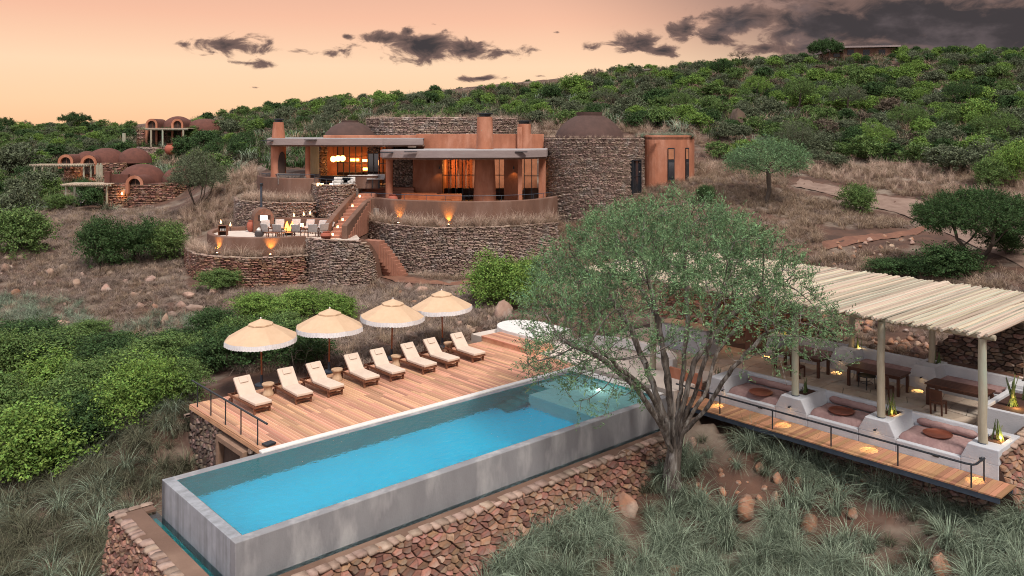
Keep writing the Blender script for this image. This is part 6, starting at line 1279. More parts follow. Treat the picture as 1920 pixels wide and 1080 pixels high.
# ---- bushes over the hillside
ZONES = [([(1000,196),(1130,160),(1330,148),(1420,128),(1560,122),(1900,118),(1930,335),(1700,325),(1560,320),(1500,280),(1330,252),(1190,222),(1010,222)], 165, (40, 84)),
         ([(420,238),(560,212),(740,196),(1000,184),(1000,222),(700,228),(560,250),(505,330),(430,300)], 55, (28, 60)),
         ([(-20,252),(300,246),(420,240),(500,240),(500,310),(425,300),(330,262),(240,262),(238,300),(200,330),(70,322),(-20,400)], 85, (28, 62))]
KEEP = [(250,212,345,262),(110,285,215,345),(165,310,330,390),(1300,250,1345,345),(490,237,1310,370),(840,165,965,200),(1555,84,1690,126),(1155,130,1235,160)]
CH_ = [('leaf_mid', .38), ('leaf_bright', .15), ('leaf_dark', .2), ('leaf_grey', .23), ('leaf_dry', .04)]
done = []
def scatter_bushes():
    for poly, n, (a, b) in ZONES:
        xs = [p[0] for p in poly]; ys = [p[1] for p in poly]; c = 0; tries = 0
        while c < n and tries < 9000:
            tries += 1; px, py = rb.uniform(min(xs), max(xs)), rb.uniform(min(ys), max(ys))
            if not inpoly([px], [py], poly)[0]: continue
            q = (py-min(ys))/(max(ys)-min(ys)); w = (a+(b-a)*q)*rb.uniform(.7, 1.3); h = w*rb.uniform(.55, .85)
            if any(k[0]-w*.4 < px < k[2]+w*.4 and k[1] < py-h*.5 < k[3] for k in KEEP): continue
            if any(abs(px-X_)*1.0 < (w+w2)*.30 and abs(py-Y_) < (w+w2)*.14 for X_, Y_, w2 in done): continue
            done.append((px, py, w)); kind = rb.choices([k for k, _ in CH_], [v for _, v in CH_])[0]
            if px < 500 and kind == 'leaf_bright' and rb.random() < .6: kind = 'leaf_dark'
            zi = [z_[0] for z_ in ZONES].index(poly); row = min(2, int(q*3)); side = 'left' if px < (1300, 700, 230)[zi] else 'right'
            look = {'leaf_mid': 'mid green bush', 'leaf_bright': 'fresh bright green bush', 'leaf_dark': 'dark green bush', 'leaf_grey': 'grey green bush', 'leaf_dry': 'leafless brown bush'}[kind]
            col_ = (('above the orange block', 'above the hillside acacia', 'under the dark ridge tree', 'under the dark ridge house', 'near the right frame edge')[sum(px > c_ for c_ in (1230, 1420, 1560, 1740))],
                    ('left of the small ridge tree', 'behind the left chimney', 'behind the flat roofs', 'behind the stone drum')[sum(px > c_ for c_ in (525, 600, 740))],
                    ('at the left frame edge', 'left of the flat topped tree', 'right of the flat topped tree', 'right of the farthest cottage')[sum(px > c_ for c_ in (60, 150, 300))])[zi]
            where = (('along the ridge', 'midway up the hillside', 'low on the hillside') if zi == 0 else ('on the ridge line', 'on the slope', 'low on the slope') if zi == 1 else ('on the far ridge', 'on the far slope', 'low on the far slope'))[row]+' '+col_
            bush(px, py, w, h, kind, look+' '+where, look.replace('bush', 'bushes')+' '+where, stems=False); c += 1
scatter_bushes()
# ---- trees grown towards points spread through their crowns
def frusta(E):
    """E: list of (p, q, rp, rq)"""
    P = np.array([e[0] for e in E]); Q = np.array([e[1] for e in E]); rp = np.array([e[2] for e in E]); rq = np.array([e[3] for e in E])
    D = Q-P; D /= np.maximum(np.linalg.norm(D, axis=1, keepdims=True), 1e-6); Q = Q+D*np.minimum(rq, .02)[:, None]
    a = np.cross(D, np.where(np.abs(D[:, 2:3]) > .9, np.array([[1., 0, 0]]), np.array([[0, 0, 1.]]))); a /= np.linalg.norm(a, axis=1, keepdims=True); b = np.cross(D, a); n = 6; V = []
    for C, rr in ((P, rp), (Q, rq)):
        for k in range(n): t = 2*math.pi*k/n; V.append(C+(a*math.cos(t)+b*math.sin(t))*rr[:, None])
    V = np.stack(V, 1).reshape(-1, 3); m = len(E); base = np.arange(m)[:, None]*2*n
    Qd = np.concatenate([np.stack([base[:, 0]+k, base[:, 0]+(k+1) % n, base[:, 0]+n+(k+1) % n, base[:, 0]+n+k], 1) for k in range(n)]); return V, Qd
def colonize(nodes, par, att, step, infl, kill, iters):
    nodes = [np.array(p, float) for p in nodes]; par = list(par); att = np.array(att)
    for _ in range(iters):
        if len(att) == 0: break
        Nn = np.array(nodes); d2 = ((att[:, None]-Nn[None])**2).sum(-1); j = d2.argmin(1); dm = np.sqrt(d2[np.arange(len(att)), j]); act = dm < infl; grew = False
        for k in np.unique(j[act]):
            v = att[act & (j == k)]-Nn[k]; v = (v/np.linalg.norm(v, axis=1, keepdims=True)).sum(0)+rng.normal(size=3)*.12; v /= max(np.linalg.norm(v), 1e-6); p = Nn[k]+v*step
            nodes.append(p); par.append(int(k)); grew = True
        Nn = np.array(nodes); d2 = ((att[:, None]-Nn[None])**2).sum(-1).min(1); att = att[d2 > kill*kill]
        if not grew: break
    return np.array(nodes), np.array(par)
def radii(nodes, par, tip, base, expo=2.3):
    n = len(nodes); acc = np.zeros(n); has = np.zeros(n, bool)
    for i in range(n-1, 0, -1):
        if not has[i]: acc[i] = 1
        acc[par[i]] += acc[i]; has[par[i]] = True
    if not has[0]: acc[0] = 1
    r = tip*acc**(1/expo); return r*np.clip((base/r[0]-1)*(acc/acc[0])**.6+1, .2, 9), ~has, acc
def spray_leaves(P, D, per, length, size, droop=0.0):
    """feathery sprays: leaflets in pairs along short twigs"""
    n = len(P); T = np.linspace(.1, 1, per)[None, :, None]; C = P[:, None]+D[:, None]*T*length*rng.uniform(.6, 1.3, (n, 1, 1))
    C = C+rng.normal(size=C.shape)*size*.75; C[..., 2] -= droop*(T[..., 0]**2)*length; return strokes(C.reshape(-1, 3), np.repeat(D, per, 0), size)
def build_acacia():
    bx, by = XY(1262, 27.6); bz = gz(bx, by)-.15
    t = thing('acacia_tree', 'big feathery acacia with many grey limbs in front of the pool end', 'tree', (bx, by, bz), 0)
    def P(px, py, dd=0.0): d = by+dd; return np.array([X(px, d)-bx, dd, Z(py, d)-bz])
    # trunk then a vase of limbs read from the photograph, with depth of their own
    tr = [P(1262, 932), P(1259, 900), P(1262, 866), P(1266, 838)]
    nodes = []; par = []
    def chain(pts, start):
        k = start
        for a, b in zip(pts[:-1], pts[1:]):
            m = max(1, int(np.linalg.norm(b-a)/.30))
            for j in range(1, m+1):
                nodes.append(a+(b-a)*j/m+rng.normal(size=3)*.02); par.append(k); k = len(nodes)-1
        return k
    nodes.append(tr[0]); par.append(-1); k0 = chain(tr, 0); fork = nodes[k0]
    limbs = [[(1240, 800, -.3), (1196, 730, -.8), (1130, 672, -1.2), (1060, 640, -1.6)], [(1250, 790, .3), (1216, 700, .6), (1180, 610, 1.0), (1130, 540, 1.3)], [(1262, 790, -.4), (1247, 700, -.9), (1235, 610, -1.2), (1215, 520, -1.5)],
             [(1270, 790, .2), (1280, 700, .6), (1290, 600, .9), (1285, 500, 1.2)], [(1276, 800, -.3), (1306, 730, -.9), (1330, 640, -1.6), (1350, 560, -2.2)], [(1280, 805, .3), (1320, 740, 1.0), (1345, 660, 1.8), (1400, 590, 2.5)], [(1258, 800, .5), (1256, 710, 1.3), (1235, 600, 2.2), (1190, 520, 2.9)],
             [(1246, 805, -.5), (1222, 740, -1.4), (1160, 690, -2.3), (1110, 640, -3.0)], [(1282, 812, -.4), (1330, 760, -1.2), (1372, 690, -1.9), (1440, 620, -2.4)], [(1272, 795, .1), (1302, 680, .2), (1370, 590, .2), (1450, 540, .1)]]
    for L in limbs: chain([fork-np.array((0, 0, .35))+.16*(P(*L[0])-fork)*np.array((1, 1, 0))]+[P(*p) for p in L], k0-1)
    att = []; r = np.random.default_rng(5); cx, cz = P(1262, 560)[0], 0
    while len(att) < 3000:
        a, q = r.uniform(0, 6.28), math.sqrt(r.random()); R_ = 5.15; x, y = R_*q*math.cos(a), R_*.92*q*math.sin(a)
        top = 9.75-3.1*q**2.4-.35*max(0, x/R_)*q; thick = 2.9-1.3*q+(.9 if x < -2 else 0); z = top-thick*r.random()**1.25
        z += .35*math.sin(x*1.7+1)*math.cos(y*1.5); att.append((x+cx, y, z))
    for _ in range(420):   # drooping lower sprays on the left and thin right shoulder
        a = r.uniform(2.2, 4.3); q = r.uniform(.55, .98); att.append((cx+5.2*q*math.cos(a), 4.3*q*math.sin(a), r.uniform(3.6, 6.0)))
    for _ in range(200): a = r.uniform(-1.0, 1.0); q = r.uniform(.6, 1.08); att.append((cx+5.3*q*math.cos(a), 4.6*q*math.sin(a), r.uniform(5.0, 6.4)))
    Nn, Pp = colonize(nodes, par, att, .26, 3.2, .34, 60); rad, tips, acc = radii(Nn, Pp, .0075, .34); rad = np.minimum(rad*(1+.25*np.clip((rad-.02)/.05, 0, 1)), .17)
    E = [(Nn[Pp[i]], Nn[i], rad[Pp[i]] if acc[Pp[i]] < acc[i]*2.2 else min(rad[Pp[i]], rad[i]*1.25), rad[i]) for i in range(1, len(Nn))]
    big = [e for e in E if e[2] > .05]; small = [e for e in E if e[2] <= .05]
    tm = MB(); prof = [(.50, -.1), (.42, .15), (.36, .5), (.335, 1.0), (.31, 1.5), (.27, 1.75)]; V = []
    link('trunk', np_mesh('trunk', *frusta([e for e in big]), M['bark'], True), t)
    n = 16; pts = [np.array(p) for p in tr]; V = []
    for j, f in enumerate(np.linspace(0, 1, 9)):
        q = f*(len(pts)-1); i0 = min(int(q), len(pts)-2); c = pts[i0]+(pts[i0+1]-pts[i0])*(q-i0); rr = .37-.14*f**.7
        for k in range(n): a = 2*math.pi*k/n; w = rr*(1+.13*math.sin(3*a+.6*f)+.07*math.sin(7*a-2*f)+(.25*(1-f)**3*max(0, math.sin(5*a)))); V.append((c[0]+w*math.cos(a), c[1]+w*math.sin(a), c[2]))
    o = link('trunk', np_mesh('trunk', V, [(j*n+k, j*n+(k+1) % n, (j+1)*n+(k+1) % n, (j+1)*n+k) for j in range(8) for k in range(n)], M['bark'], True), t); md = o.modifiers.new('s', 'SUBSURF'); md.levels = md.render_levels = 1
    link('branches', np_mesh('branches', *frusta(small), M['bark'], True), t)
    fine = np.nonzero((acc <= 4) & (np.arange(len(Nn)) > len(nodes)))[0]; D = Nn[fine]-Nn[Pp[fine]]; D /= np.linalg.norm(D, axis=1, keepdims=True)
    KS = 8; PP = np.repeat(Nn[fine], KS, 0)+rng.normal(size=(len(fine)*KS, 3))*.06; DD = np.repeat(D, KS, 0)+rng.normal(size=(len(fine)*KS, 3))*.45+np.array([0, 0, .6]); DD /= np.linalg.norm(DD, axis=1, keepdims=True)
    kp = rng.random(len(PP)) < np.where(PP[:, 2] < 5.6, .28, np.where(PP[:, 2] < 7.0, .5, .68))*np.where(PP[:, 0]-cx > 3.2, .6, 1.0)*np.where(np.sin(PP[:, 0]*2.3)*np.sin(PP[:, 1]*2.1+1)*np.sin(PP[:, 2]*2.6+2) > .22, .3, 1.0); PP, DD = PP[kp], DD[kp]
    V, Q = spray_leaves(PP, DD, 15, .50, .036); link('crown', np_mesh('crown', V, Q, M['leaf_acacia']), t)
    tw = [(p, p+d*.30, .005, .002) for p, d in zip(PP[::5], DD[::5])]; o = link('twigs', np_mesh('twigs', *frusta(tw), M['bark_dark']), t); o['kind'] = 'stuff'
    print('acacia', len(Nn), len(fine), len(Q))
build_acacia()
def small_tree(name, label, px, py, wpx, hpx, mat, seed, crown=(.45, 1.0), trunks=1, bark='bark_dark', natt=420, flat=.5, leafs=.05, per=9, ln=.5, d=None, base=.16, lean=0.0):
    if d is None: x, y, z = cast(px, py)
    else: x, y = XY(px, d); z = gz(x, y)
    w, h = wpx*y/F, hpx*y/F; t = thing(name, label, 'tree', (x, y, z-.1), 0); r = np.random.default_rng(seed); att = []
    while len(att) < natt:
        a, q = r.uniform(0, 6.28), math.sqrt(r.random()); c0, c1 = crown; top = c1-(c1-c0)*flat*q**2; bot = c0+(c1-c0)*.25*q; att.append((w/2*q*math.cos(a)+lean*w, w/2*q*math.sin(a), h*(top-(top-bot)*r.random()**1.2)))
    nodes = [np.zeros(3)]; par = [-1]
    for k in range(trunks):
        a = 6.28*k/max(trunks, 1)+seed; m = max(2, int(h*crown[0]*.75/(h*.07))); kk = 0
        for j in range(1, m+1): f = j/m; nodes.append(np.array((math.cos(a)*.18*w*f*(trunks > 1)+lean*w*.5*f+.02*w*math.sin(f*5+seed), math.sin(a)*.18*w*f*(trunks > 1), h*crown[0]*.8*f))); par.append(kk); kk = len(nodes)-1
    n0 = len(nodes); Nn, Pp = colonize(nodes, par, att, h*.05, h*.8, h*.065, 45); rad, tips, acc = radii(Nn, Pp, .010*h/5, base*h/5)
    E = [(Nn[Pp[i]], Nn[i], rad[Pp[i]] if acc[Pp[i]] < acc[i]*2.2 else min(rad[Pp[i]], rad[i]*1.25), rad[i]) for i in range(1, len(Nn))]
    link('trunk', np_mesh('trunk', *frusta(E), M[bark], True), t); fine = np.nonzero((acc <= 4) & (np.arange(len(Nn)) >= n0))[0]; D = Nn[fine]-Nn[Pp[fine]]; D /= np.linalg.norm(D, axis=1, keepdims=True)
    k = 6; PP = np.repeat(Nn[fine], k, 0)+rng.normal(size=(len(fine)*k, 3))*h*.018; DD = np.repeat(D, k, 0)+rng.normal(size=(len(fine)*k, 3))*.7+np.array([0, 0, .25]); DD /= np.linalg.norm(DD, axis=1, keepdims=True)
    V, Q = spray_leaves(PP, DD, per, ln*h/5, leafs*h/5); link('crown', np_mesh('crown', V, Q, M[mat]), t); return t
small_tree('thorn_tree', 'rounded grey green thorn tree with bare dark stems between cottages and lodge', 372, 392, 104, 112, 'leaf_grey', 3, (.30, 1.0), 5, flat=.75, natt=700, base=.09, leafs=.055)
small_tree('acacia_tree', 'feathery acacia on the slope right of the orange block', 1440, 384, 150, 128, 'leaf_acacia', 4, (.42, 1.0), 1, flat=.45, natt=700, leafs=.05)
small_tree('thorn_tree', 'dark spreading thorn tree leaning over the dirt road at the right', 1822, 498, 225, 142, 'leaf_dark', 5, (.40, 1.0), 2, flat=.5, natt=1100, base=.2, leafs=.055, per=16, lean=.06)
small_tree('thorn_tree', 'flat topped tree on the far left ridge', 140, 246, 60, 34, 'leaf_dark', 6, (.45, 1.0), 3, natt=220, leafs=.09)
small_tree('thorn_tree', 'half seen tree on the ridge at the left edge', 4, 250, 46, 32, 'leaf_dark', 7, (.4, 1.0), 2, natt=200, leafs=.09)
small_tree('thorn_tree', 'dark round tree on the ridge below the storm clouds', 1548, 122, 64, 50, 'leaf_dark', 8, (.4, 1.0), 2, natt=300, leafs=.09)
small_tree('thorn_tree', 'thin bare umbrella tree on the ridge right of the middle', 1386, 128, 42, 34, 'leaf_dry', 9, (.55, 1.0), 1, natt=120, leafs=.05, per=4)
small_tree('thorn_tree', 'dark tree on the ridge left of the bare umbrella tree', 1352, 148, 44, 40, 'leaf_dark', 10, (.3, 1.0), 2, natt=200, leafs=.09)
small_tree('thorn_tree', 'grey leafless tree on the ridge left of the small gabled house', 1116, 156, 42, 28, 'leaf_dry', 11, (.4, 1.0), 3, natt=160, leafs=.06)
small_tree('thorn_tree', 'small tree on the ridge at the far right of the dark house', 1784, 108, 34, 22, 'leaf_dark', 12, (.4, 1.0), 2, natt=140, leafs=.09)
small_tree('thorn_tree', 'small dark tree on the ridge above the left chimney', 535, 212, 28, 18, 'leaf_dark', 13, (.4, 1.0), 2, natt=120, leafs=.09)
small_tree('thorn_tree', 'slender green tree halfway up the right hillside', 1500, 215, 60, 70, 'leaf_mid', 14, (.45, 1.0), 1, natt=200, leafs=.07)
small_tree('thorn_tree', 'grey twiggy tree above the dirt road', 1490, 300, 70, 80, 'leaf_grey', 15, (.25, 1.0), 3, natt=260, leafs=.05)
for k_, (px_, py_, w_, h_, m_, l_) in enumerate(((1135,205,52,40,'leaf_grey','pale thorn tree among bushes above the big dome'),(1275,215,56,46,'leaf_mid','round green tree among bushes above the orange block'),(1420,190,60,48,'leaf_bright','light green tree high on the hillside above the acacia'),(1590,215,70,56,'leaf_grey','grey feathery tree in the middle of the right hillside'),(1700,255,76,62,'leaf_mid','green thorn tree low on the right hillside'),(1805,205,70,56,'leaf_dark','dark thorn tree on the upper right hillside'),(1640,290,74,60,'leaf_bright','light green tree just above the dirt road bend'),(1870,275,80,70,'leaf_mid','tall green tree near the right frame edge'),(600,262,46,36,'leaf_grey','grey thorn tree behind the left chimney'),(455,285,50,40,'leaf_dark','dark thorn tree on the slope left of the lodge'))):
    small_tree('thorn_tree', l_, px_, py_, w_, h_, m_, 40+k_, (.35, 1.0), 1+k_ % 3, natt=150, leafs=.07, per=8)
small_tree('dead_shrub', 'pale leafless shrub between the first and second parasols', 560, 700, 60, 66, 'leaf_dry', 16, (.4, 1.0), 2, bark='stem_pale', natt=60, per=2, leafs=.02, base=.1)
# ---- rocks
def rock_me(k, mat):
    r = random.Random(300+k); V = []; n, m = 9, 6; pl = [(Vector((r.gauss(0, 1), r.gauss(0, 1), r.gauss(0, .8))).normalized(), r.uniform(.45, .8)) for _ in range(11)]
    for j in range(m+1):
        for i in range(n):
            th = math.pi*j/m; ph = 2*math.pi*i/n+.3*j; p = Vector((math.sin(th)*math.cos(ph), math.sin(th)*math.sin(ph), math.cos(th)))*(1+r.uniform(-.06, .06))
            for nrm, dd in pl:
                e = p.dot(nrm)-dd
                if e > 0: p -= nrm*e*.97
            V.append(p*.5)
    return np_mesh('rock', [tuple(v) for v in V], [(j*n+i, j*n+(i+1) % n, (j+1)*n+(i+1) % n, (j+1)*n+i) for j in range(m) for i in range(n)], mat)
ROCK = {k: [rock_me(i, M[k]) for i in range(6)] for k in ('rock', 'rock_red', 'cap_stone', 'stone_dark')}
ROCKS = []
def rock(px, py, wpx, hpx, label, mat='rock', group=None, sink=.38, cat='rock'):
    x, y, z = cast(px, py); w, h = wpx*y/F, hpx*y/F; o = link('rock', rb.choice(ROCK[mat]), None, (x, y+w*.3, z+h*(.5-sink)+.05*w), (rb.uniform(-.25, .25), rb.uniform(-.25, .25), rb.uniform(0, 6.28)), (w*1.1, w*.9, h*1.35)); ROCKS.append((px, py, wpx, hpx)); return setp(o, label, cat, group)
for a in [(1180,978,58,52,'big split boulder with a dark face left of the acacia trunk','rock_red'),(1405,985,56,50,'large rusty boulder right of the acacia trunk','rock_red'),(1525,1008,52,38,'red brown boulder in the sage grass, middle of the lower right','rock_red'),(1770,1085,60,42,'reddish boulder cut by the bottom edge at the lower right','rock_red'),(1602,980,28,24,'small rusty rock right of the red brown boulder','rock_red'),(1355,942,24,20,'small brown rock just right of the acacia base','rock_red'),(1460,908,26,22,'red rock below the middle of the walkway','rock_red'),(1425,890,22,20,'dark red rock uphill of the sage grass','rock_red'),(1456,948,26,24,'pale rock beside the dark soil patch','rock'),(1225,868,32,26,'brown rock against the left of the acacia trunk','rock'),(1300,840,26,20,'brown rock behind the acacia trunk','rock'),(1262,1085,44,16,'low red rock at the bottom edge below the acacia','rock_red'),(1500,922,18,24,'upright red stone below the walkway','rock_red'),
 (365,592,50,20,'long pale slab rock on the slope left of the bright bush','cap_stone'),(305,618,24,30,'greenish grey block of stone above the thicket','rock'),(195,550,24,18,'tan rock in the middle of the dry slope','rock'),(278,528,26,10,'flat pale stone high on the dry slope','cap_stone'),(232,535,20,10,'pale chip of stone below the dark bush clump','cap_stone'),(140,540,26,16,'brown boulder on the dry slope left of the middle','rock'),(115,510,20,16,'grey white stone below the dark bush clump','cap_stone'),(90,520,26,16,'tan flat rock left on the dry slope','rock'),(62,540,18,12,'white flat stone on the far left slope','cap_stone'),(36,492,22,12,'pale stone near the left edge of the slope','cap_stone'),(6,510,24,18,'tan rock at the left frame edge','rock'),(26,560,22,20,'brown rock at the lower left of the dry slope','rock_red'),(10,490,16,8,'small pale stone beside the left frame edge','cap_stone'),(250,562,20,14,'orange tinged rock in the red soil scar','rock'),(262,580,18,12,'flat rock at the edge of the red soil scar','rock'),(290,582,20,14,'leaning slab in the red soil scar','rock_red'),(335,580,28,14,'tan slab above the long pale slab','rock'),(320,598,24,12,'pale flat stone beside the long pale slab','cap_stone'),(350,560,30,12,'orange flat stone below the small spreading bush','rock'),(395,555,26,14,'pale boulder beneath the small spreading bush','rock'),(205,520,20,9,'thin pale stone upper middle of the slope','cap_stone'),(175,530,14,8,'small pale stone upper left of the slope','cap_stone'),(120,618,40,14,'grey slab at the upper edge of the thicket','rock'),(160,628,30,14,'brown slab at the upper edge of the thicket','rock_red'),
 (790,552,34,20,'big pale boulder below the red footpath','rock'),(765,545,26,16,'grey boulder beside the big pale boulder below the path','rock'),(945,600,44,40,'large tan boulder at the foot of the big bright bush','rock'),(770,640,34,18,'round tan boulder between third and fourth parasols','rock'),(860,610,18,10,'small tan stone behind the fourth parasol','rock'),
 (1625,462,18,8,'pale kerb stone beside the red footpath','rock'),(1600,490,14,12,'orange stone below the footpath','rock_red'),(1390,250,64,56,'dark cliff boulder above the hillside acacia','stone_dark')]: rock(*a)
def rubble():
    for poly, n, (a, b), mats, lab, grp in [
        ([(1440,560),(1620,560),(1720,625),(1770,660),(1760,690),(1620,655),(1500,625)], 110, (9, 26), ('rock_red', 'stone_dark', 'rock_red', 'rock'), 'tumbled brown stone on the bank behind the dining benches', 'tumbled stones on the bank behind the benches'),
        ([(0,470),(140,500),(345,505),(345,560),(420,560),(400,600),(290,625),(60,600),(0,600)], 45, (5, 12), ('rock', 'cap_stone'), 'small weathered stone strewn over the dry slope left of the fire terrace', 'small stones strewn on the dry slope'),
        ([(640,545),(880,545),(930,600),(900,640),(780,645),(690,600)], 45, (6, 16), ('rock', 'rock_red'), 'grey brown stone lying in dry grass behind the parasols', 'stones in the dry grass behind the parasols'),
        ([(1240,850),(1500,870),(1560,930),(1400,960),(1280,960),(1240,850),(1560,890),(1700,930),(1560,960)], 40, (7, 20), ('rock_red',), 'small rusty stone on bare soil right of the acacia trunk', 'small stones near the acacia trunk'),
        ([(1550,440),(1720,450),(1700,480),(1640,520),(1560,500)], 30, (6, 14), ('rock_red', 'rock'), 'small stone lining the red footpath above the pergola', 'stones along the red footpath')]:
        xs = [p[0] for p in poly]; ys = [p[1] for p in poly]; c = 0
        while c < n:
            px, py = rb.uniform(min(xs), max(xs)), rb.uniform(min(ys), max(ys))
            if not inpoly([px], [py], poly)[0]: continue
            w = rb.uniform(a, b); rock(px, py, w, w*rb.uniform(.45, .75), lab, rb.choice(mats), grp); c += 1
rubble()
# ---- grasses: tufts set on points by geometry nodes, one object per kind of cover
def tuft(name, mat, seed, n, L, spread, lean, w=.006, segs=4):
    r = np.random.default_rng(seed); V = []; Q = []
    for k in range(n):
        a = r.uniform(0, 6.28); d = spread*math.sqrt(r.random()); x, y = d*math.cos(a), d*math.sin(a); a2 = a+r.normal()*.7; ll = L*r.uniform(.5, 1.15); le = lean*r.uniform(.4, 1.5); b = len(V); px, py = -math.sin(a2), math.cos(a2); ww = w*r.uniform(.7, 1.5)
        for j in range(segs+1):
            f = j/segs; th = le*(f**1.3)*1.5; hx = ll*f*math.sin(th*.75); hz = ll*f*math.cos(th*.75)*(1-.15*le*f); wd = ww*(1-f*.85); V += [(x+math.cos(a2)*hx+px*wd, y+math.sin(a2)*hx+py*wd, hz-.02), (x+math.cos(a2)*hx-px*wd, y+math.sin(a2)*hx-py*wd, hz-.02)]
        Q += [(b+2*j, b+2*j+1, b+2*j+3, b+2*j+2) for j in range(segs)]
    return np_mesh(name, V, Q, mat)
def cover(name, label, pts, protos, smin, smax, seed):
    pts = np.asarray(pts); n = len(pts); r = np.random.default_rng(seed)
    if n == 0: return
    me = bpy.data.meshes.new(name); me.vertices.add(n); me.vertices.foreach_set('co', pts.astype(np.float32).ravel())
    at = me.attributes.new('rot', 'FLOAT_VECTOR', 'POINT'); at.data.foreach_set('vector', np.stack([r.normal(size=n)*.15, r.normal(size=n)*.15, r.uniform(0, 6.28, n)], 1).astype(np.float32).ravel())
    at = me.attributes.new('scl', 'FLOAT', 'POINT'); at.data.foreach_set('value', r.uniform(smin, smax, n).astype(np.float32))
    at = me.attributes.new('pid', 'INT', 'POINT'); at.data.foreach_set('value', r.integers(0, len(protos), n).astype(np.int32))
    o = link(name, me); setp(o, label, kind='stuff'); pc = bpy.data.collections.new('tufts_'+name)
    for k, p in enumerate(protos): pc.objects.link(bpy.data.objects.new('tuft_%02d' % k, p))
    ng = bpy.data.node_groups.new('cover', 'GeometryNodeTree'); ng.interface.new_socket('Geometry', in_out='INPUT', socket_type='NodeSocketGeometry'); ng.interface.new_socket('Geometry', in_out='OUTPUT', socket_type='NodeSocketGeometry')
    N = ng.nodes; L = ng.links; gi = N.new('NodeGroupInput'); go = N.new('NodeGroupOutput'); ip = N.new('GeometryNodeInstanceOnPoints'); ci = N.new('GeometryNodeCollectionInfo'); ci.inputs[0].default_value = pc; ci.inputs['Separate Children'].default_value = True; ci.inputs['Reset Children'].default_value = True
    def na(nm, ty): q = N.new('GeometryNodeInputNamedAttribute'); q.data_type = ty; q.inputs[0].default_value = nm; return q.outputs[0]
    L.new(gi.outputs[0], ip.inputs['Points']); L.new(ci.outputs[0], ip.inputs['Instance']); ip.inputs['Pick Instance'].default_value = True; L.new(na('pid', 'INT'), ip.inputs['Instance Index'])
    e = N.new('FunctionNodeEulerToRotation'); L.new(na('rot', 'FLOAT_VECTOR'), e.inputs[0]); L.new(e.outputs[0], ip.inputs['Rotation']); L.new(na('scl', 'FLOAT'), ip.inputs['Scale']); L.new(ip.outputs[0], go.inputs[0])
    md = o.modifiers.new('cover', 'NODES'); md.node_group = ng
def blocked(xy):
    u, v = _uvc(xy); b = (u > -1.4) & (u < 16.9) & (v > -1.25) & (v < 6.0); b |= (u > 2.9) & (u < 17.2) & (v > 4.9) & (v < 10.95); b |= (u > np.where(v < -.3, 18.1, 16.8)) & (u < 26.0) & (v > -10.6) & (v < 12.4); return b
LODGE = [(352,470),(400,462),(575,470),(580,450),(640,430),(690,430),(760,420),(1000,420),(1040,380),(1200,345),(1310,335),(1310,250),(490,215),(480,330),(445,372),(440,420),(390,430),(350,462)]
FPATH = [(684,448),(740,515),(880,526),(950,524),(950,540),(820,541),(712,528),(700,515)]
def d_big(rx, ry): return ry > 840
def field(poly, dens, dmin, dmax, seed, holes=(), patch=0.0, jitter=0.0):
    """random ground points, dens per square metre, whose photo position falls in poly"""
    r = np.random.default_rng(seed); xs = [p[0] for p in poly]; x0, x1 = (min(xs)-960)/F, (max(xs)-960)/F
    area = (dmax**2-dmin**2)/2*(x1-x0); n = int(area*dens); d = np.sqrt(r.uniform(dmin**2, dmax**2, n)); x = r.uniform(x0, x1, n)*d; xy = np.stack([x, d], 1); h = height(xy); px, py = pix(x, d, h)
    k = inpoly(px+r.normal(size=n)*jitter, py+r.normal(size=n)*jitter, poly) & ~blocked(xy)
    for q in holes: k &= ~inpoly(px, py, q)
    for rx, ry, rw, rh in ROCKS:
        if rw > 22 and d_big(rx, ry): k &= ~((np.abs(px-rx) < rw*.55) & (py > ry-rh) & (py < ry+rh*.9))
    if patch: k &= (np.sin(x*.9+seed)*np.cos(d*.8-seed)+np.sin(x*.37+d*.53)*.8+r.normal(size=n)*.35) > patch-1
    return np.column_stack([xy, h])[k]
TS = [tuft('tuft', M['grass_sage'], k, 110, .92, .15, .95, .0085) for k in range(5)]; TO = [tuft('tuft', M['grass_olive'], 20+k, 100, .80, .18, 1.1, .0085) for k in range(4)]
TD = [tuft('tuft', M['grass_dry'], 40+k, 60, .55, .16, .9, .007, 3) for k in range(3)]; TG = [tuft('tuft', M['grass_grey'], 60+k, 60, .45, .18, 1.1, .008, 3) for k in range(3)]; TP = [tuft('tuft', M['grass_pale'], 80+k, 46, .95, .10, .6, .0075, 4) for k in range(3)]
BR = [(1210,838),(1300,800),(1420,838),(1560,876),(1700,905),(1800,935),(1925,950),(2400,1000),(2400,1300),(860,1300),(900,1070),(1050,985),(1150,925)]
BARE2 = [(1280,905),(1400,880),(1500,915),(1440,950),(1340,965)]
BARE = [(1330,895),(1420,885),(1500,912),(1480,950),(1390,970)]
cover('sage_grass', 'long arching sage green grass on the slope below the walkway', field(BR, 5.5, 17, 31, 1, (BARE,), .1), TS, .65, 1.35, 1)
cover('olive_grass', 'brownish olive grass between the sage tufts below the walkway', field(BR, 4.5, 17, 31, 2, (BARE2,), .3), TO+TG[:1], .45, .95, 2)
UW = [(1250,840),(1300,806),(1420,842),(1560,884),(1700,918),(1860,960),(1920,980),(1920,1030),(1700,985),(1560,940),(1500,905),(1330,885),(1270,900)]
cover('sage_grass', 'sage and dry tufts on the bank right below the walkway', field(UW, 3.2, 20, 32, 14, (), -1), TS+TO+TG, .45, .9, 14)
BL = [(-450,900),(-60,900),(60,880),(180,840),(270,790),(340,770),(420,790),(345,890),(310,930),(235,962),(330,1100),(-60,1200),(-450,1200)]
cover('olive_grass', 'matted olive grass on the slope left of the pool', field(BL, 7, 19, 36, 3, (), -.7), TO+TO+TS[:1], .65, 1.3, 3)
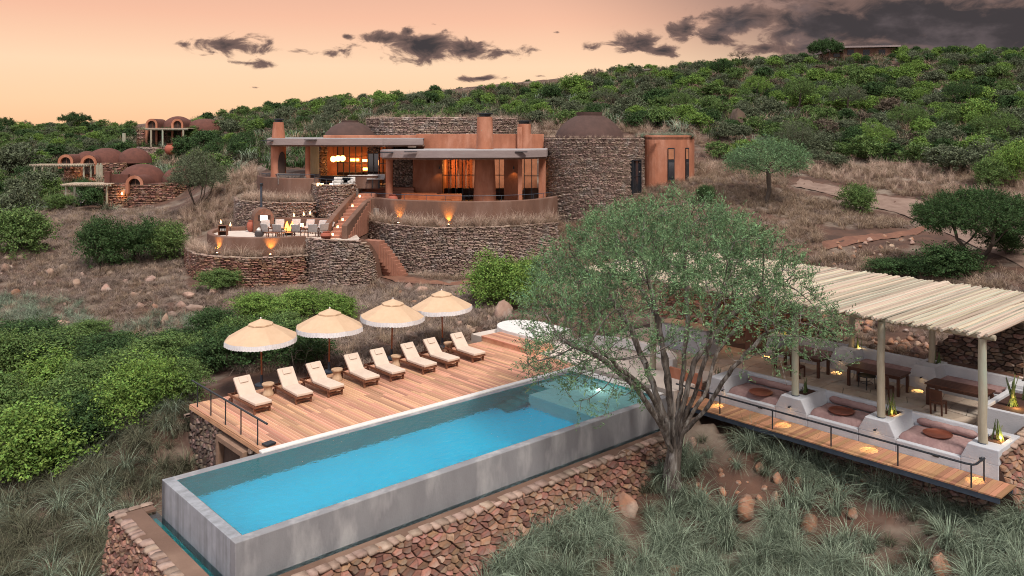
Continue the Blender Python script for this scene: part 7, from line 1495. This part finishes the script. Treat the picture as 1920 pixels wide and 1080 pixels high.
cover('dry_grass', 'brown dry grass mixed into the slope left of the pool', field(BL, 5, 19, 36, 4, (), .2), TD[:2]+TG, .6, 1.0, 4)
ML = [(-450,400),(-40,400),(120,395),(330,395),(345,470),(350,540),(470,545),(720,530),(900,540),(960,575),(930,640),(760,690),(560,705),(400,690),(250,640),(-40,640),(-450,640)]
cover('grey_dry_grass', 'grey brown dry grass over the rocky slope below the lodge and cottages', field(ML, 7, 33, 84, 5, (LODGE, FPATH), .0, 3), TG+TD[:1], .7, 1.3, 5)
cover('sage_grass', 'pale green grass patches above the left thicket', field([(-40,560),(120,560),(200,570),(290,590),(400,600),(420,640),(250,640),(-40,640)], 5, 38, 56, 6, (), .5), TS, .5, .9, 6)
MID = [(330,400),(380,380),(440,300),(480,310),(484,375),(445,380),(440,420),(390,430),(345,470)]
cover('dry_grass', 'pale dry grass on the mound left of the lodge', field(MID, 4.5, 52, 84, 7), TD+TP[:1], .8, 1.5, 7)
RS = [(1200,345),(1310,335),(1305,300),(1500,325),(1700,410),(1730,430),(1560,480),(1560,560),(1780,560),(1930,560),(1930,450),(1720,420),(1930,350),(1930,320),(1560,310),(1305,250),(1305,335),(1060,440),(1060,560),(1560,600),(1780,690),(1600,650),(1440,590),(1100,600),(1040,480),(1150,380)]
ROAD = [(1480,330),(1570,345),(1650,360),(1760,382),(1850,414),(1960,462),(1960,520),(1900,515),(1790,465),(1715,425),(1640,403),(1550,378),(1470,356)]
RS3 = [(1930,330),(2450,350),(2450,700),(2000,680),(1930,560)]
cover('dry_grass', 'dry grass on the slope beyond the lamp lit wall', field(RS3, 3.5, 30, 90, 28, (), .2), TD+TG[:1], .75, 1.4, 28)
RS1 = [(1190,350),(1310,338),(1310,300),(1480,320),(1560,372),(1650,402),(1720,428),(1560,448),(1560,480),(1700,470),(1800,480),(1930,530),(1930,560),(1500,500),(1480,640),(1040,640),(1000,440),(1040,385)]
cover('dry_grass', 'tawny dry grass over the slope between lodge and dirt road', field(RS1, 6, 38, 78, 8, (ROAD, [(1535,436),(1725,425),(1725,450),(1550,480)]), -.1), TD+TG[:1], .75, 1.4, 8)
RS2 = [(1480,322),(1560,312),(1930,320),(1930,420),(1760,378),(1650,358),(1560,342)]
cover('dry_grass', 'dry grass on the bare slope behind the lodge', field([(690,225),(1000,215),(1200,226),(1340,245),(1350,330),(1305,335),(1300,250),(1000,262),(690,262)], 1.2, 70, 125, 40, (), .0), TD+TP[:1], 1.0, 1.9, 40)
cover('dry_grass', 'dry grass bank on the upper side of the dirt road', field(RS2, 4, 55, 95, 9, (), .25), TD+TP[:1], .8, 1.6, 9)
cover('dry_grass', 'brown dry grass between the tumbled stones behind the benches', field([(1400,560),(1640,560),(1790,640),(1780,690),(1460,640)], 5, 33, 52, 15, (), -.5), TG+TD, .45, .85, 15)
cover('grey_dry_grass', 'grey dry grass on the bank behind the pergola', field([(1430,560),(1560,500),(1930,540),(1930,620),(1760,640),(1620,610),(1480,620)], 4, 33, 52, 10, (), .4), TG+TD[:1], .7, 1.2, 10)
HILL = [(-450,250),(-40,240),(300,240),(600,196),(1000,165),(1150,140),(1400,125),(1620,100),(1940,100),(2450,110),(2450,360),(1940,340),(1560,320),(1300,262),(1000,225),(500,330),(330,400),(-40,420),(-450,420)]
cover('hill_scrub', 'low mixed scrub filling the hillside between the larger bushes', field(HILL, .05, 78, 235, 31, ([(90,285),(235,285),(330,300),(330,395),(90,395)], [(250,212),(360,212),(360,290),(250,290)], LODGE), .2), [m_ for k_ in ('leaf_mid', 'leaf_bright', 'leaf_dark', 'leaf_grey') for m_ in FAR[k_][:2]], 1.6, 3.6, 31)
hp = field(HILL, .28, 78, 235, 11, (), .2)
cover('hill_grass', 'dry and green scrub covering the hillside between the bushes', hp, [tuft('tuft', M[k], 120+i, 70, 1.25, .8, .9, .035, 3) for i, k in enumerate(('grass_olive', 'grass_sage', 'grass_dry', 'grass_olive', 'leaf_mid', 'leaf_dark'))], .7, 1.5, 11)
# planting strips with tall pale grass
LAMPX = [(X(407, 53.4), 53.4), (X(507, 52.8), 52.8), (X(747, 58.2), 58.2), (X(841, 57.1), 57.1)]
def strip(path, d0, d1, z, n, seed):
    r = np.random.default_rng(seed); P = np.array(smoothpath([XY(*p) for p in path], 6)); sl = np.concatenate([[0], np.cumsum(np.hypot(*np.diff(P, axis=0).T))]); s = r.uniform(0, sl[-1], n); x = np.interp(s, sl, P[:, 0]); y = np.interp(s, sl, P[:, 1]); Q = np.column_stack([x+r.normal(size=n)*.05, y+r.uniform(d0, d1, n), np.full(n, z)]); k = np.ones(n, bool)
    for lx, ly in LAMPX: k &= ~((np.abs(Q[:, 0]-lx) < .42) & (np.abs(Q[:, 1]-ly) < 1.2))
    return Q[k]
cover('tall_grass', 'tall pale dry grass along the top of the big curved stone wall', np.concatenate([strip([(690,59.6),(715,58.2),(749,56.8),(830,55.5),(924,56),(981,56.8),(1045,58.8)], .25, 1.3, 3.1, 260, 1)]), TP+TD[:1], .8, 1.5, 21)
cover('tall_grass', 'tall pale dry grass along the top of the fire terrace base', strip([(356,56.5),(361,54.5),(394,52.9),(465,52.2),(530,52.5),(573,53.2)], .2, .9, 1.7, 150, 2), TP+TD[:1], .7, 1.25, 22)
cover('tall_grass', 'pale dry grass at the foot of the left brown parapet', strip([(446,62.5),(480,60.9),(520,60.1),(590,60.0)], .2, 1.8, 4.5, 140, 3), TP+TD[:1], .7, 1.3, 23)
cover('tall_grass', 'pale dry grass on the roof around the big dome', np.array([(X(1112, 68.3)+q*math.cos(a), 68.3+q*math.sin(a), 9.15) for q, a in zip(rng.uniform(2.7, 4.0, 300), rng.uniform(0, 6.28, 300))]), TP+TD, .25, .5, 24)
cover('tall_grass', 'pale dry grass along the rim of the stone drum roof', np.array([(X(829, 78)+q*math.cos(a), 78+q*.95*math.sin(a), 10.85) for q, a in zip(rng.uniform(5.2, 6.7, 320), rng.uniform(0, 6.28, 320))]), TP+TD, .35, .7, 25)
cover('roof_grass', 'green and dry grass on the roof of the orange block', np.array([(X(rng.uniform(1200, 1296), 68), rng.uniform(66.9, 70), 9.28) for _ in range(200)]), TS[:2]+TP[:1], .4, .7, 26)
cover('tall_grass', 'pale dry grass beside the red footpath under the stone wall', strip([(775,55.2),(830,54.9),(870,55.0),(890,55.2)], -.5, .3, 0.0, 60, 5), TP+TD, .6, 1.0, 27)
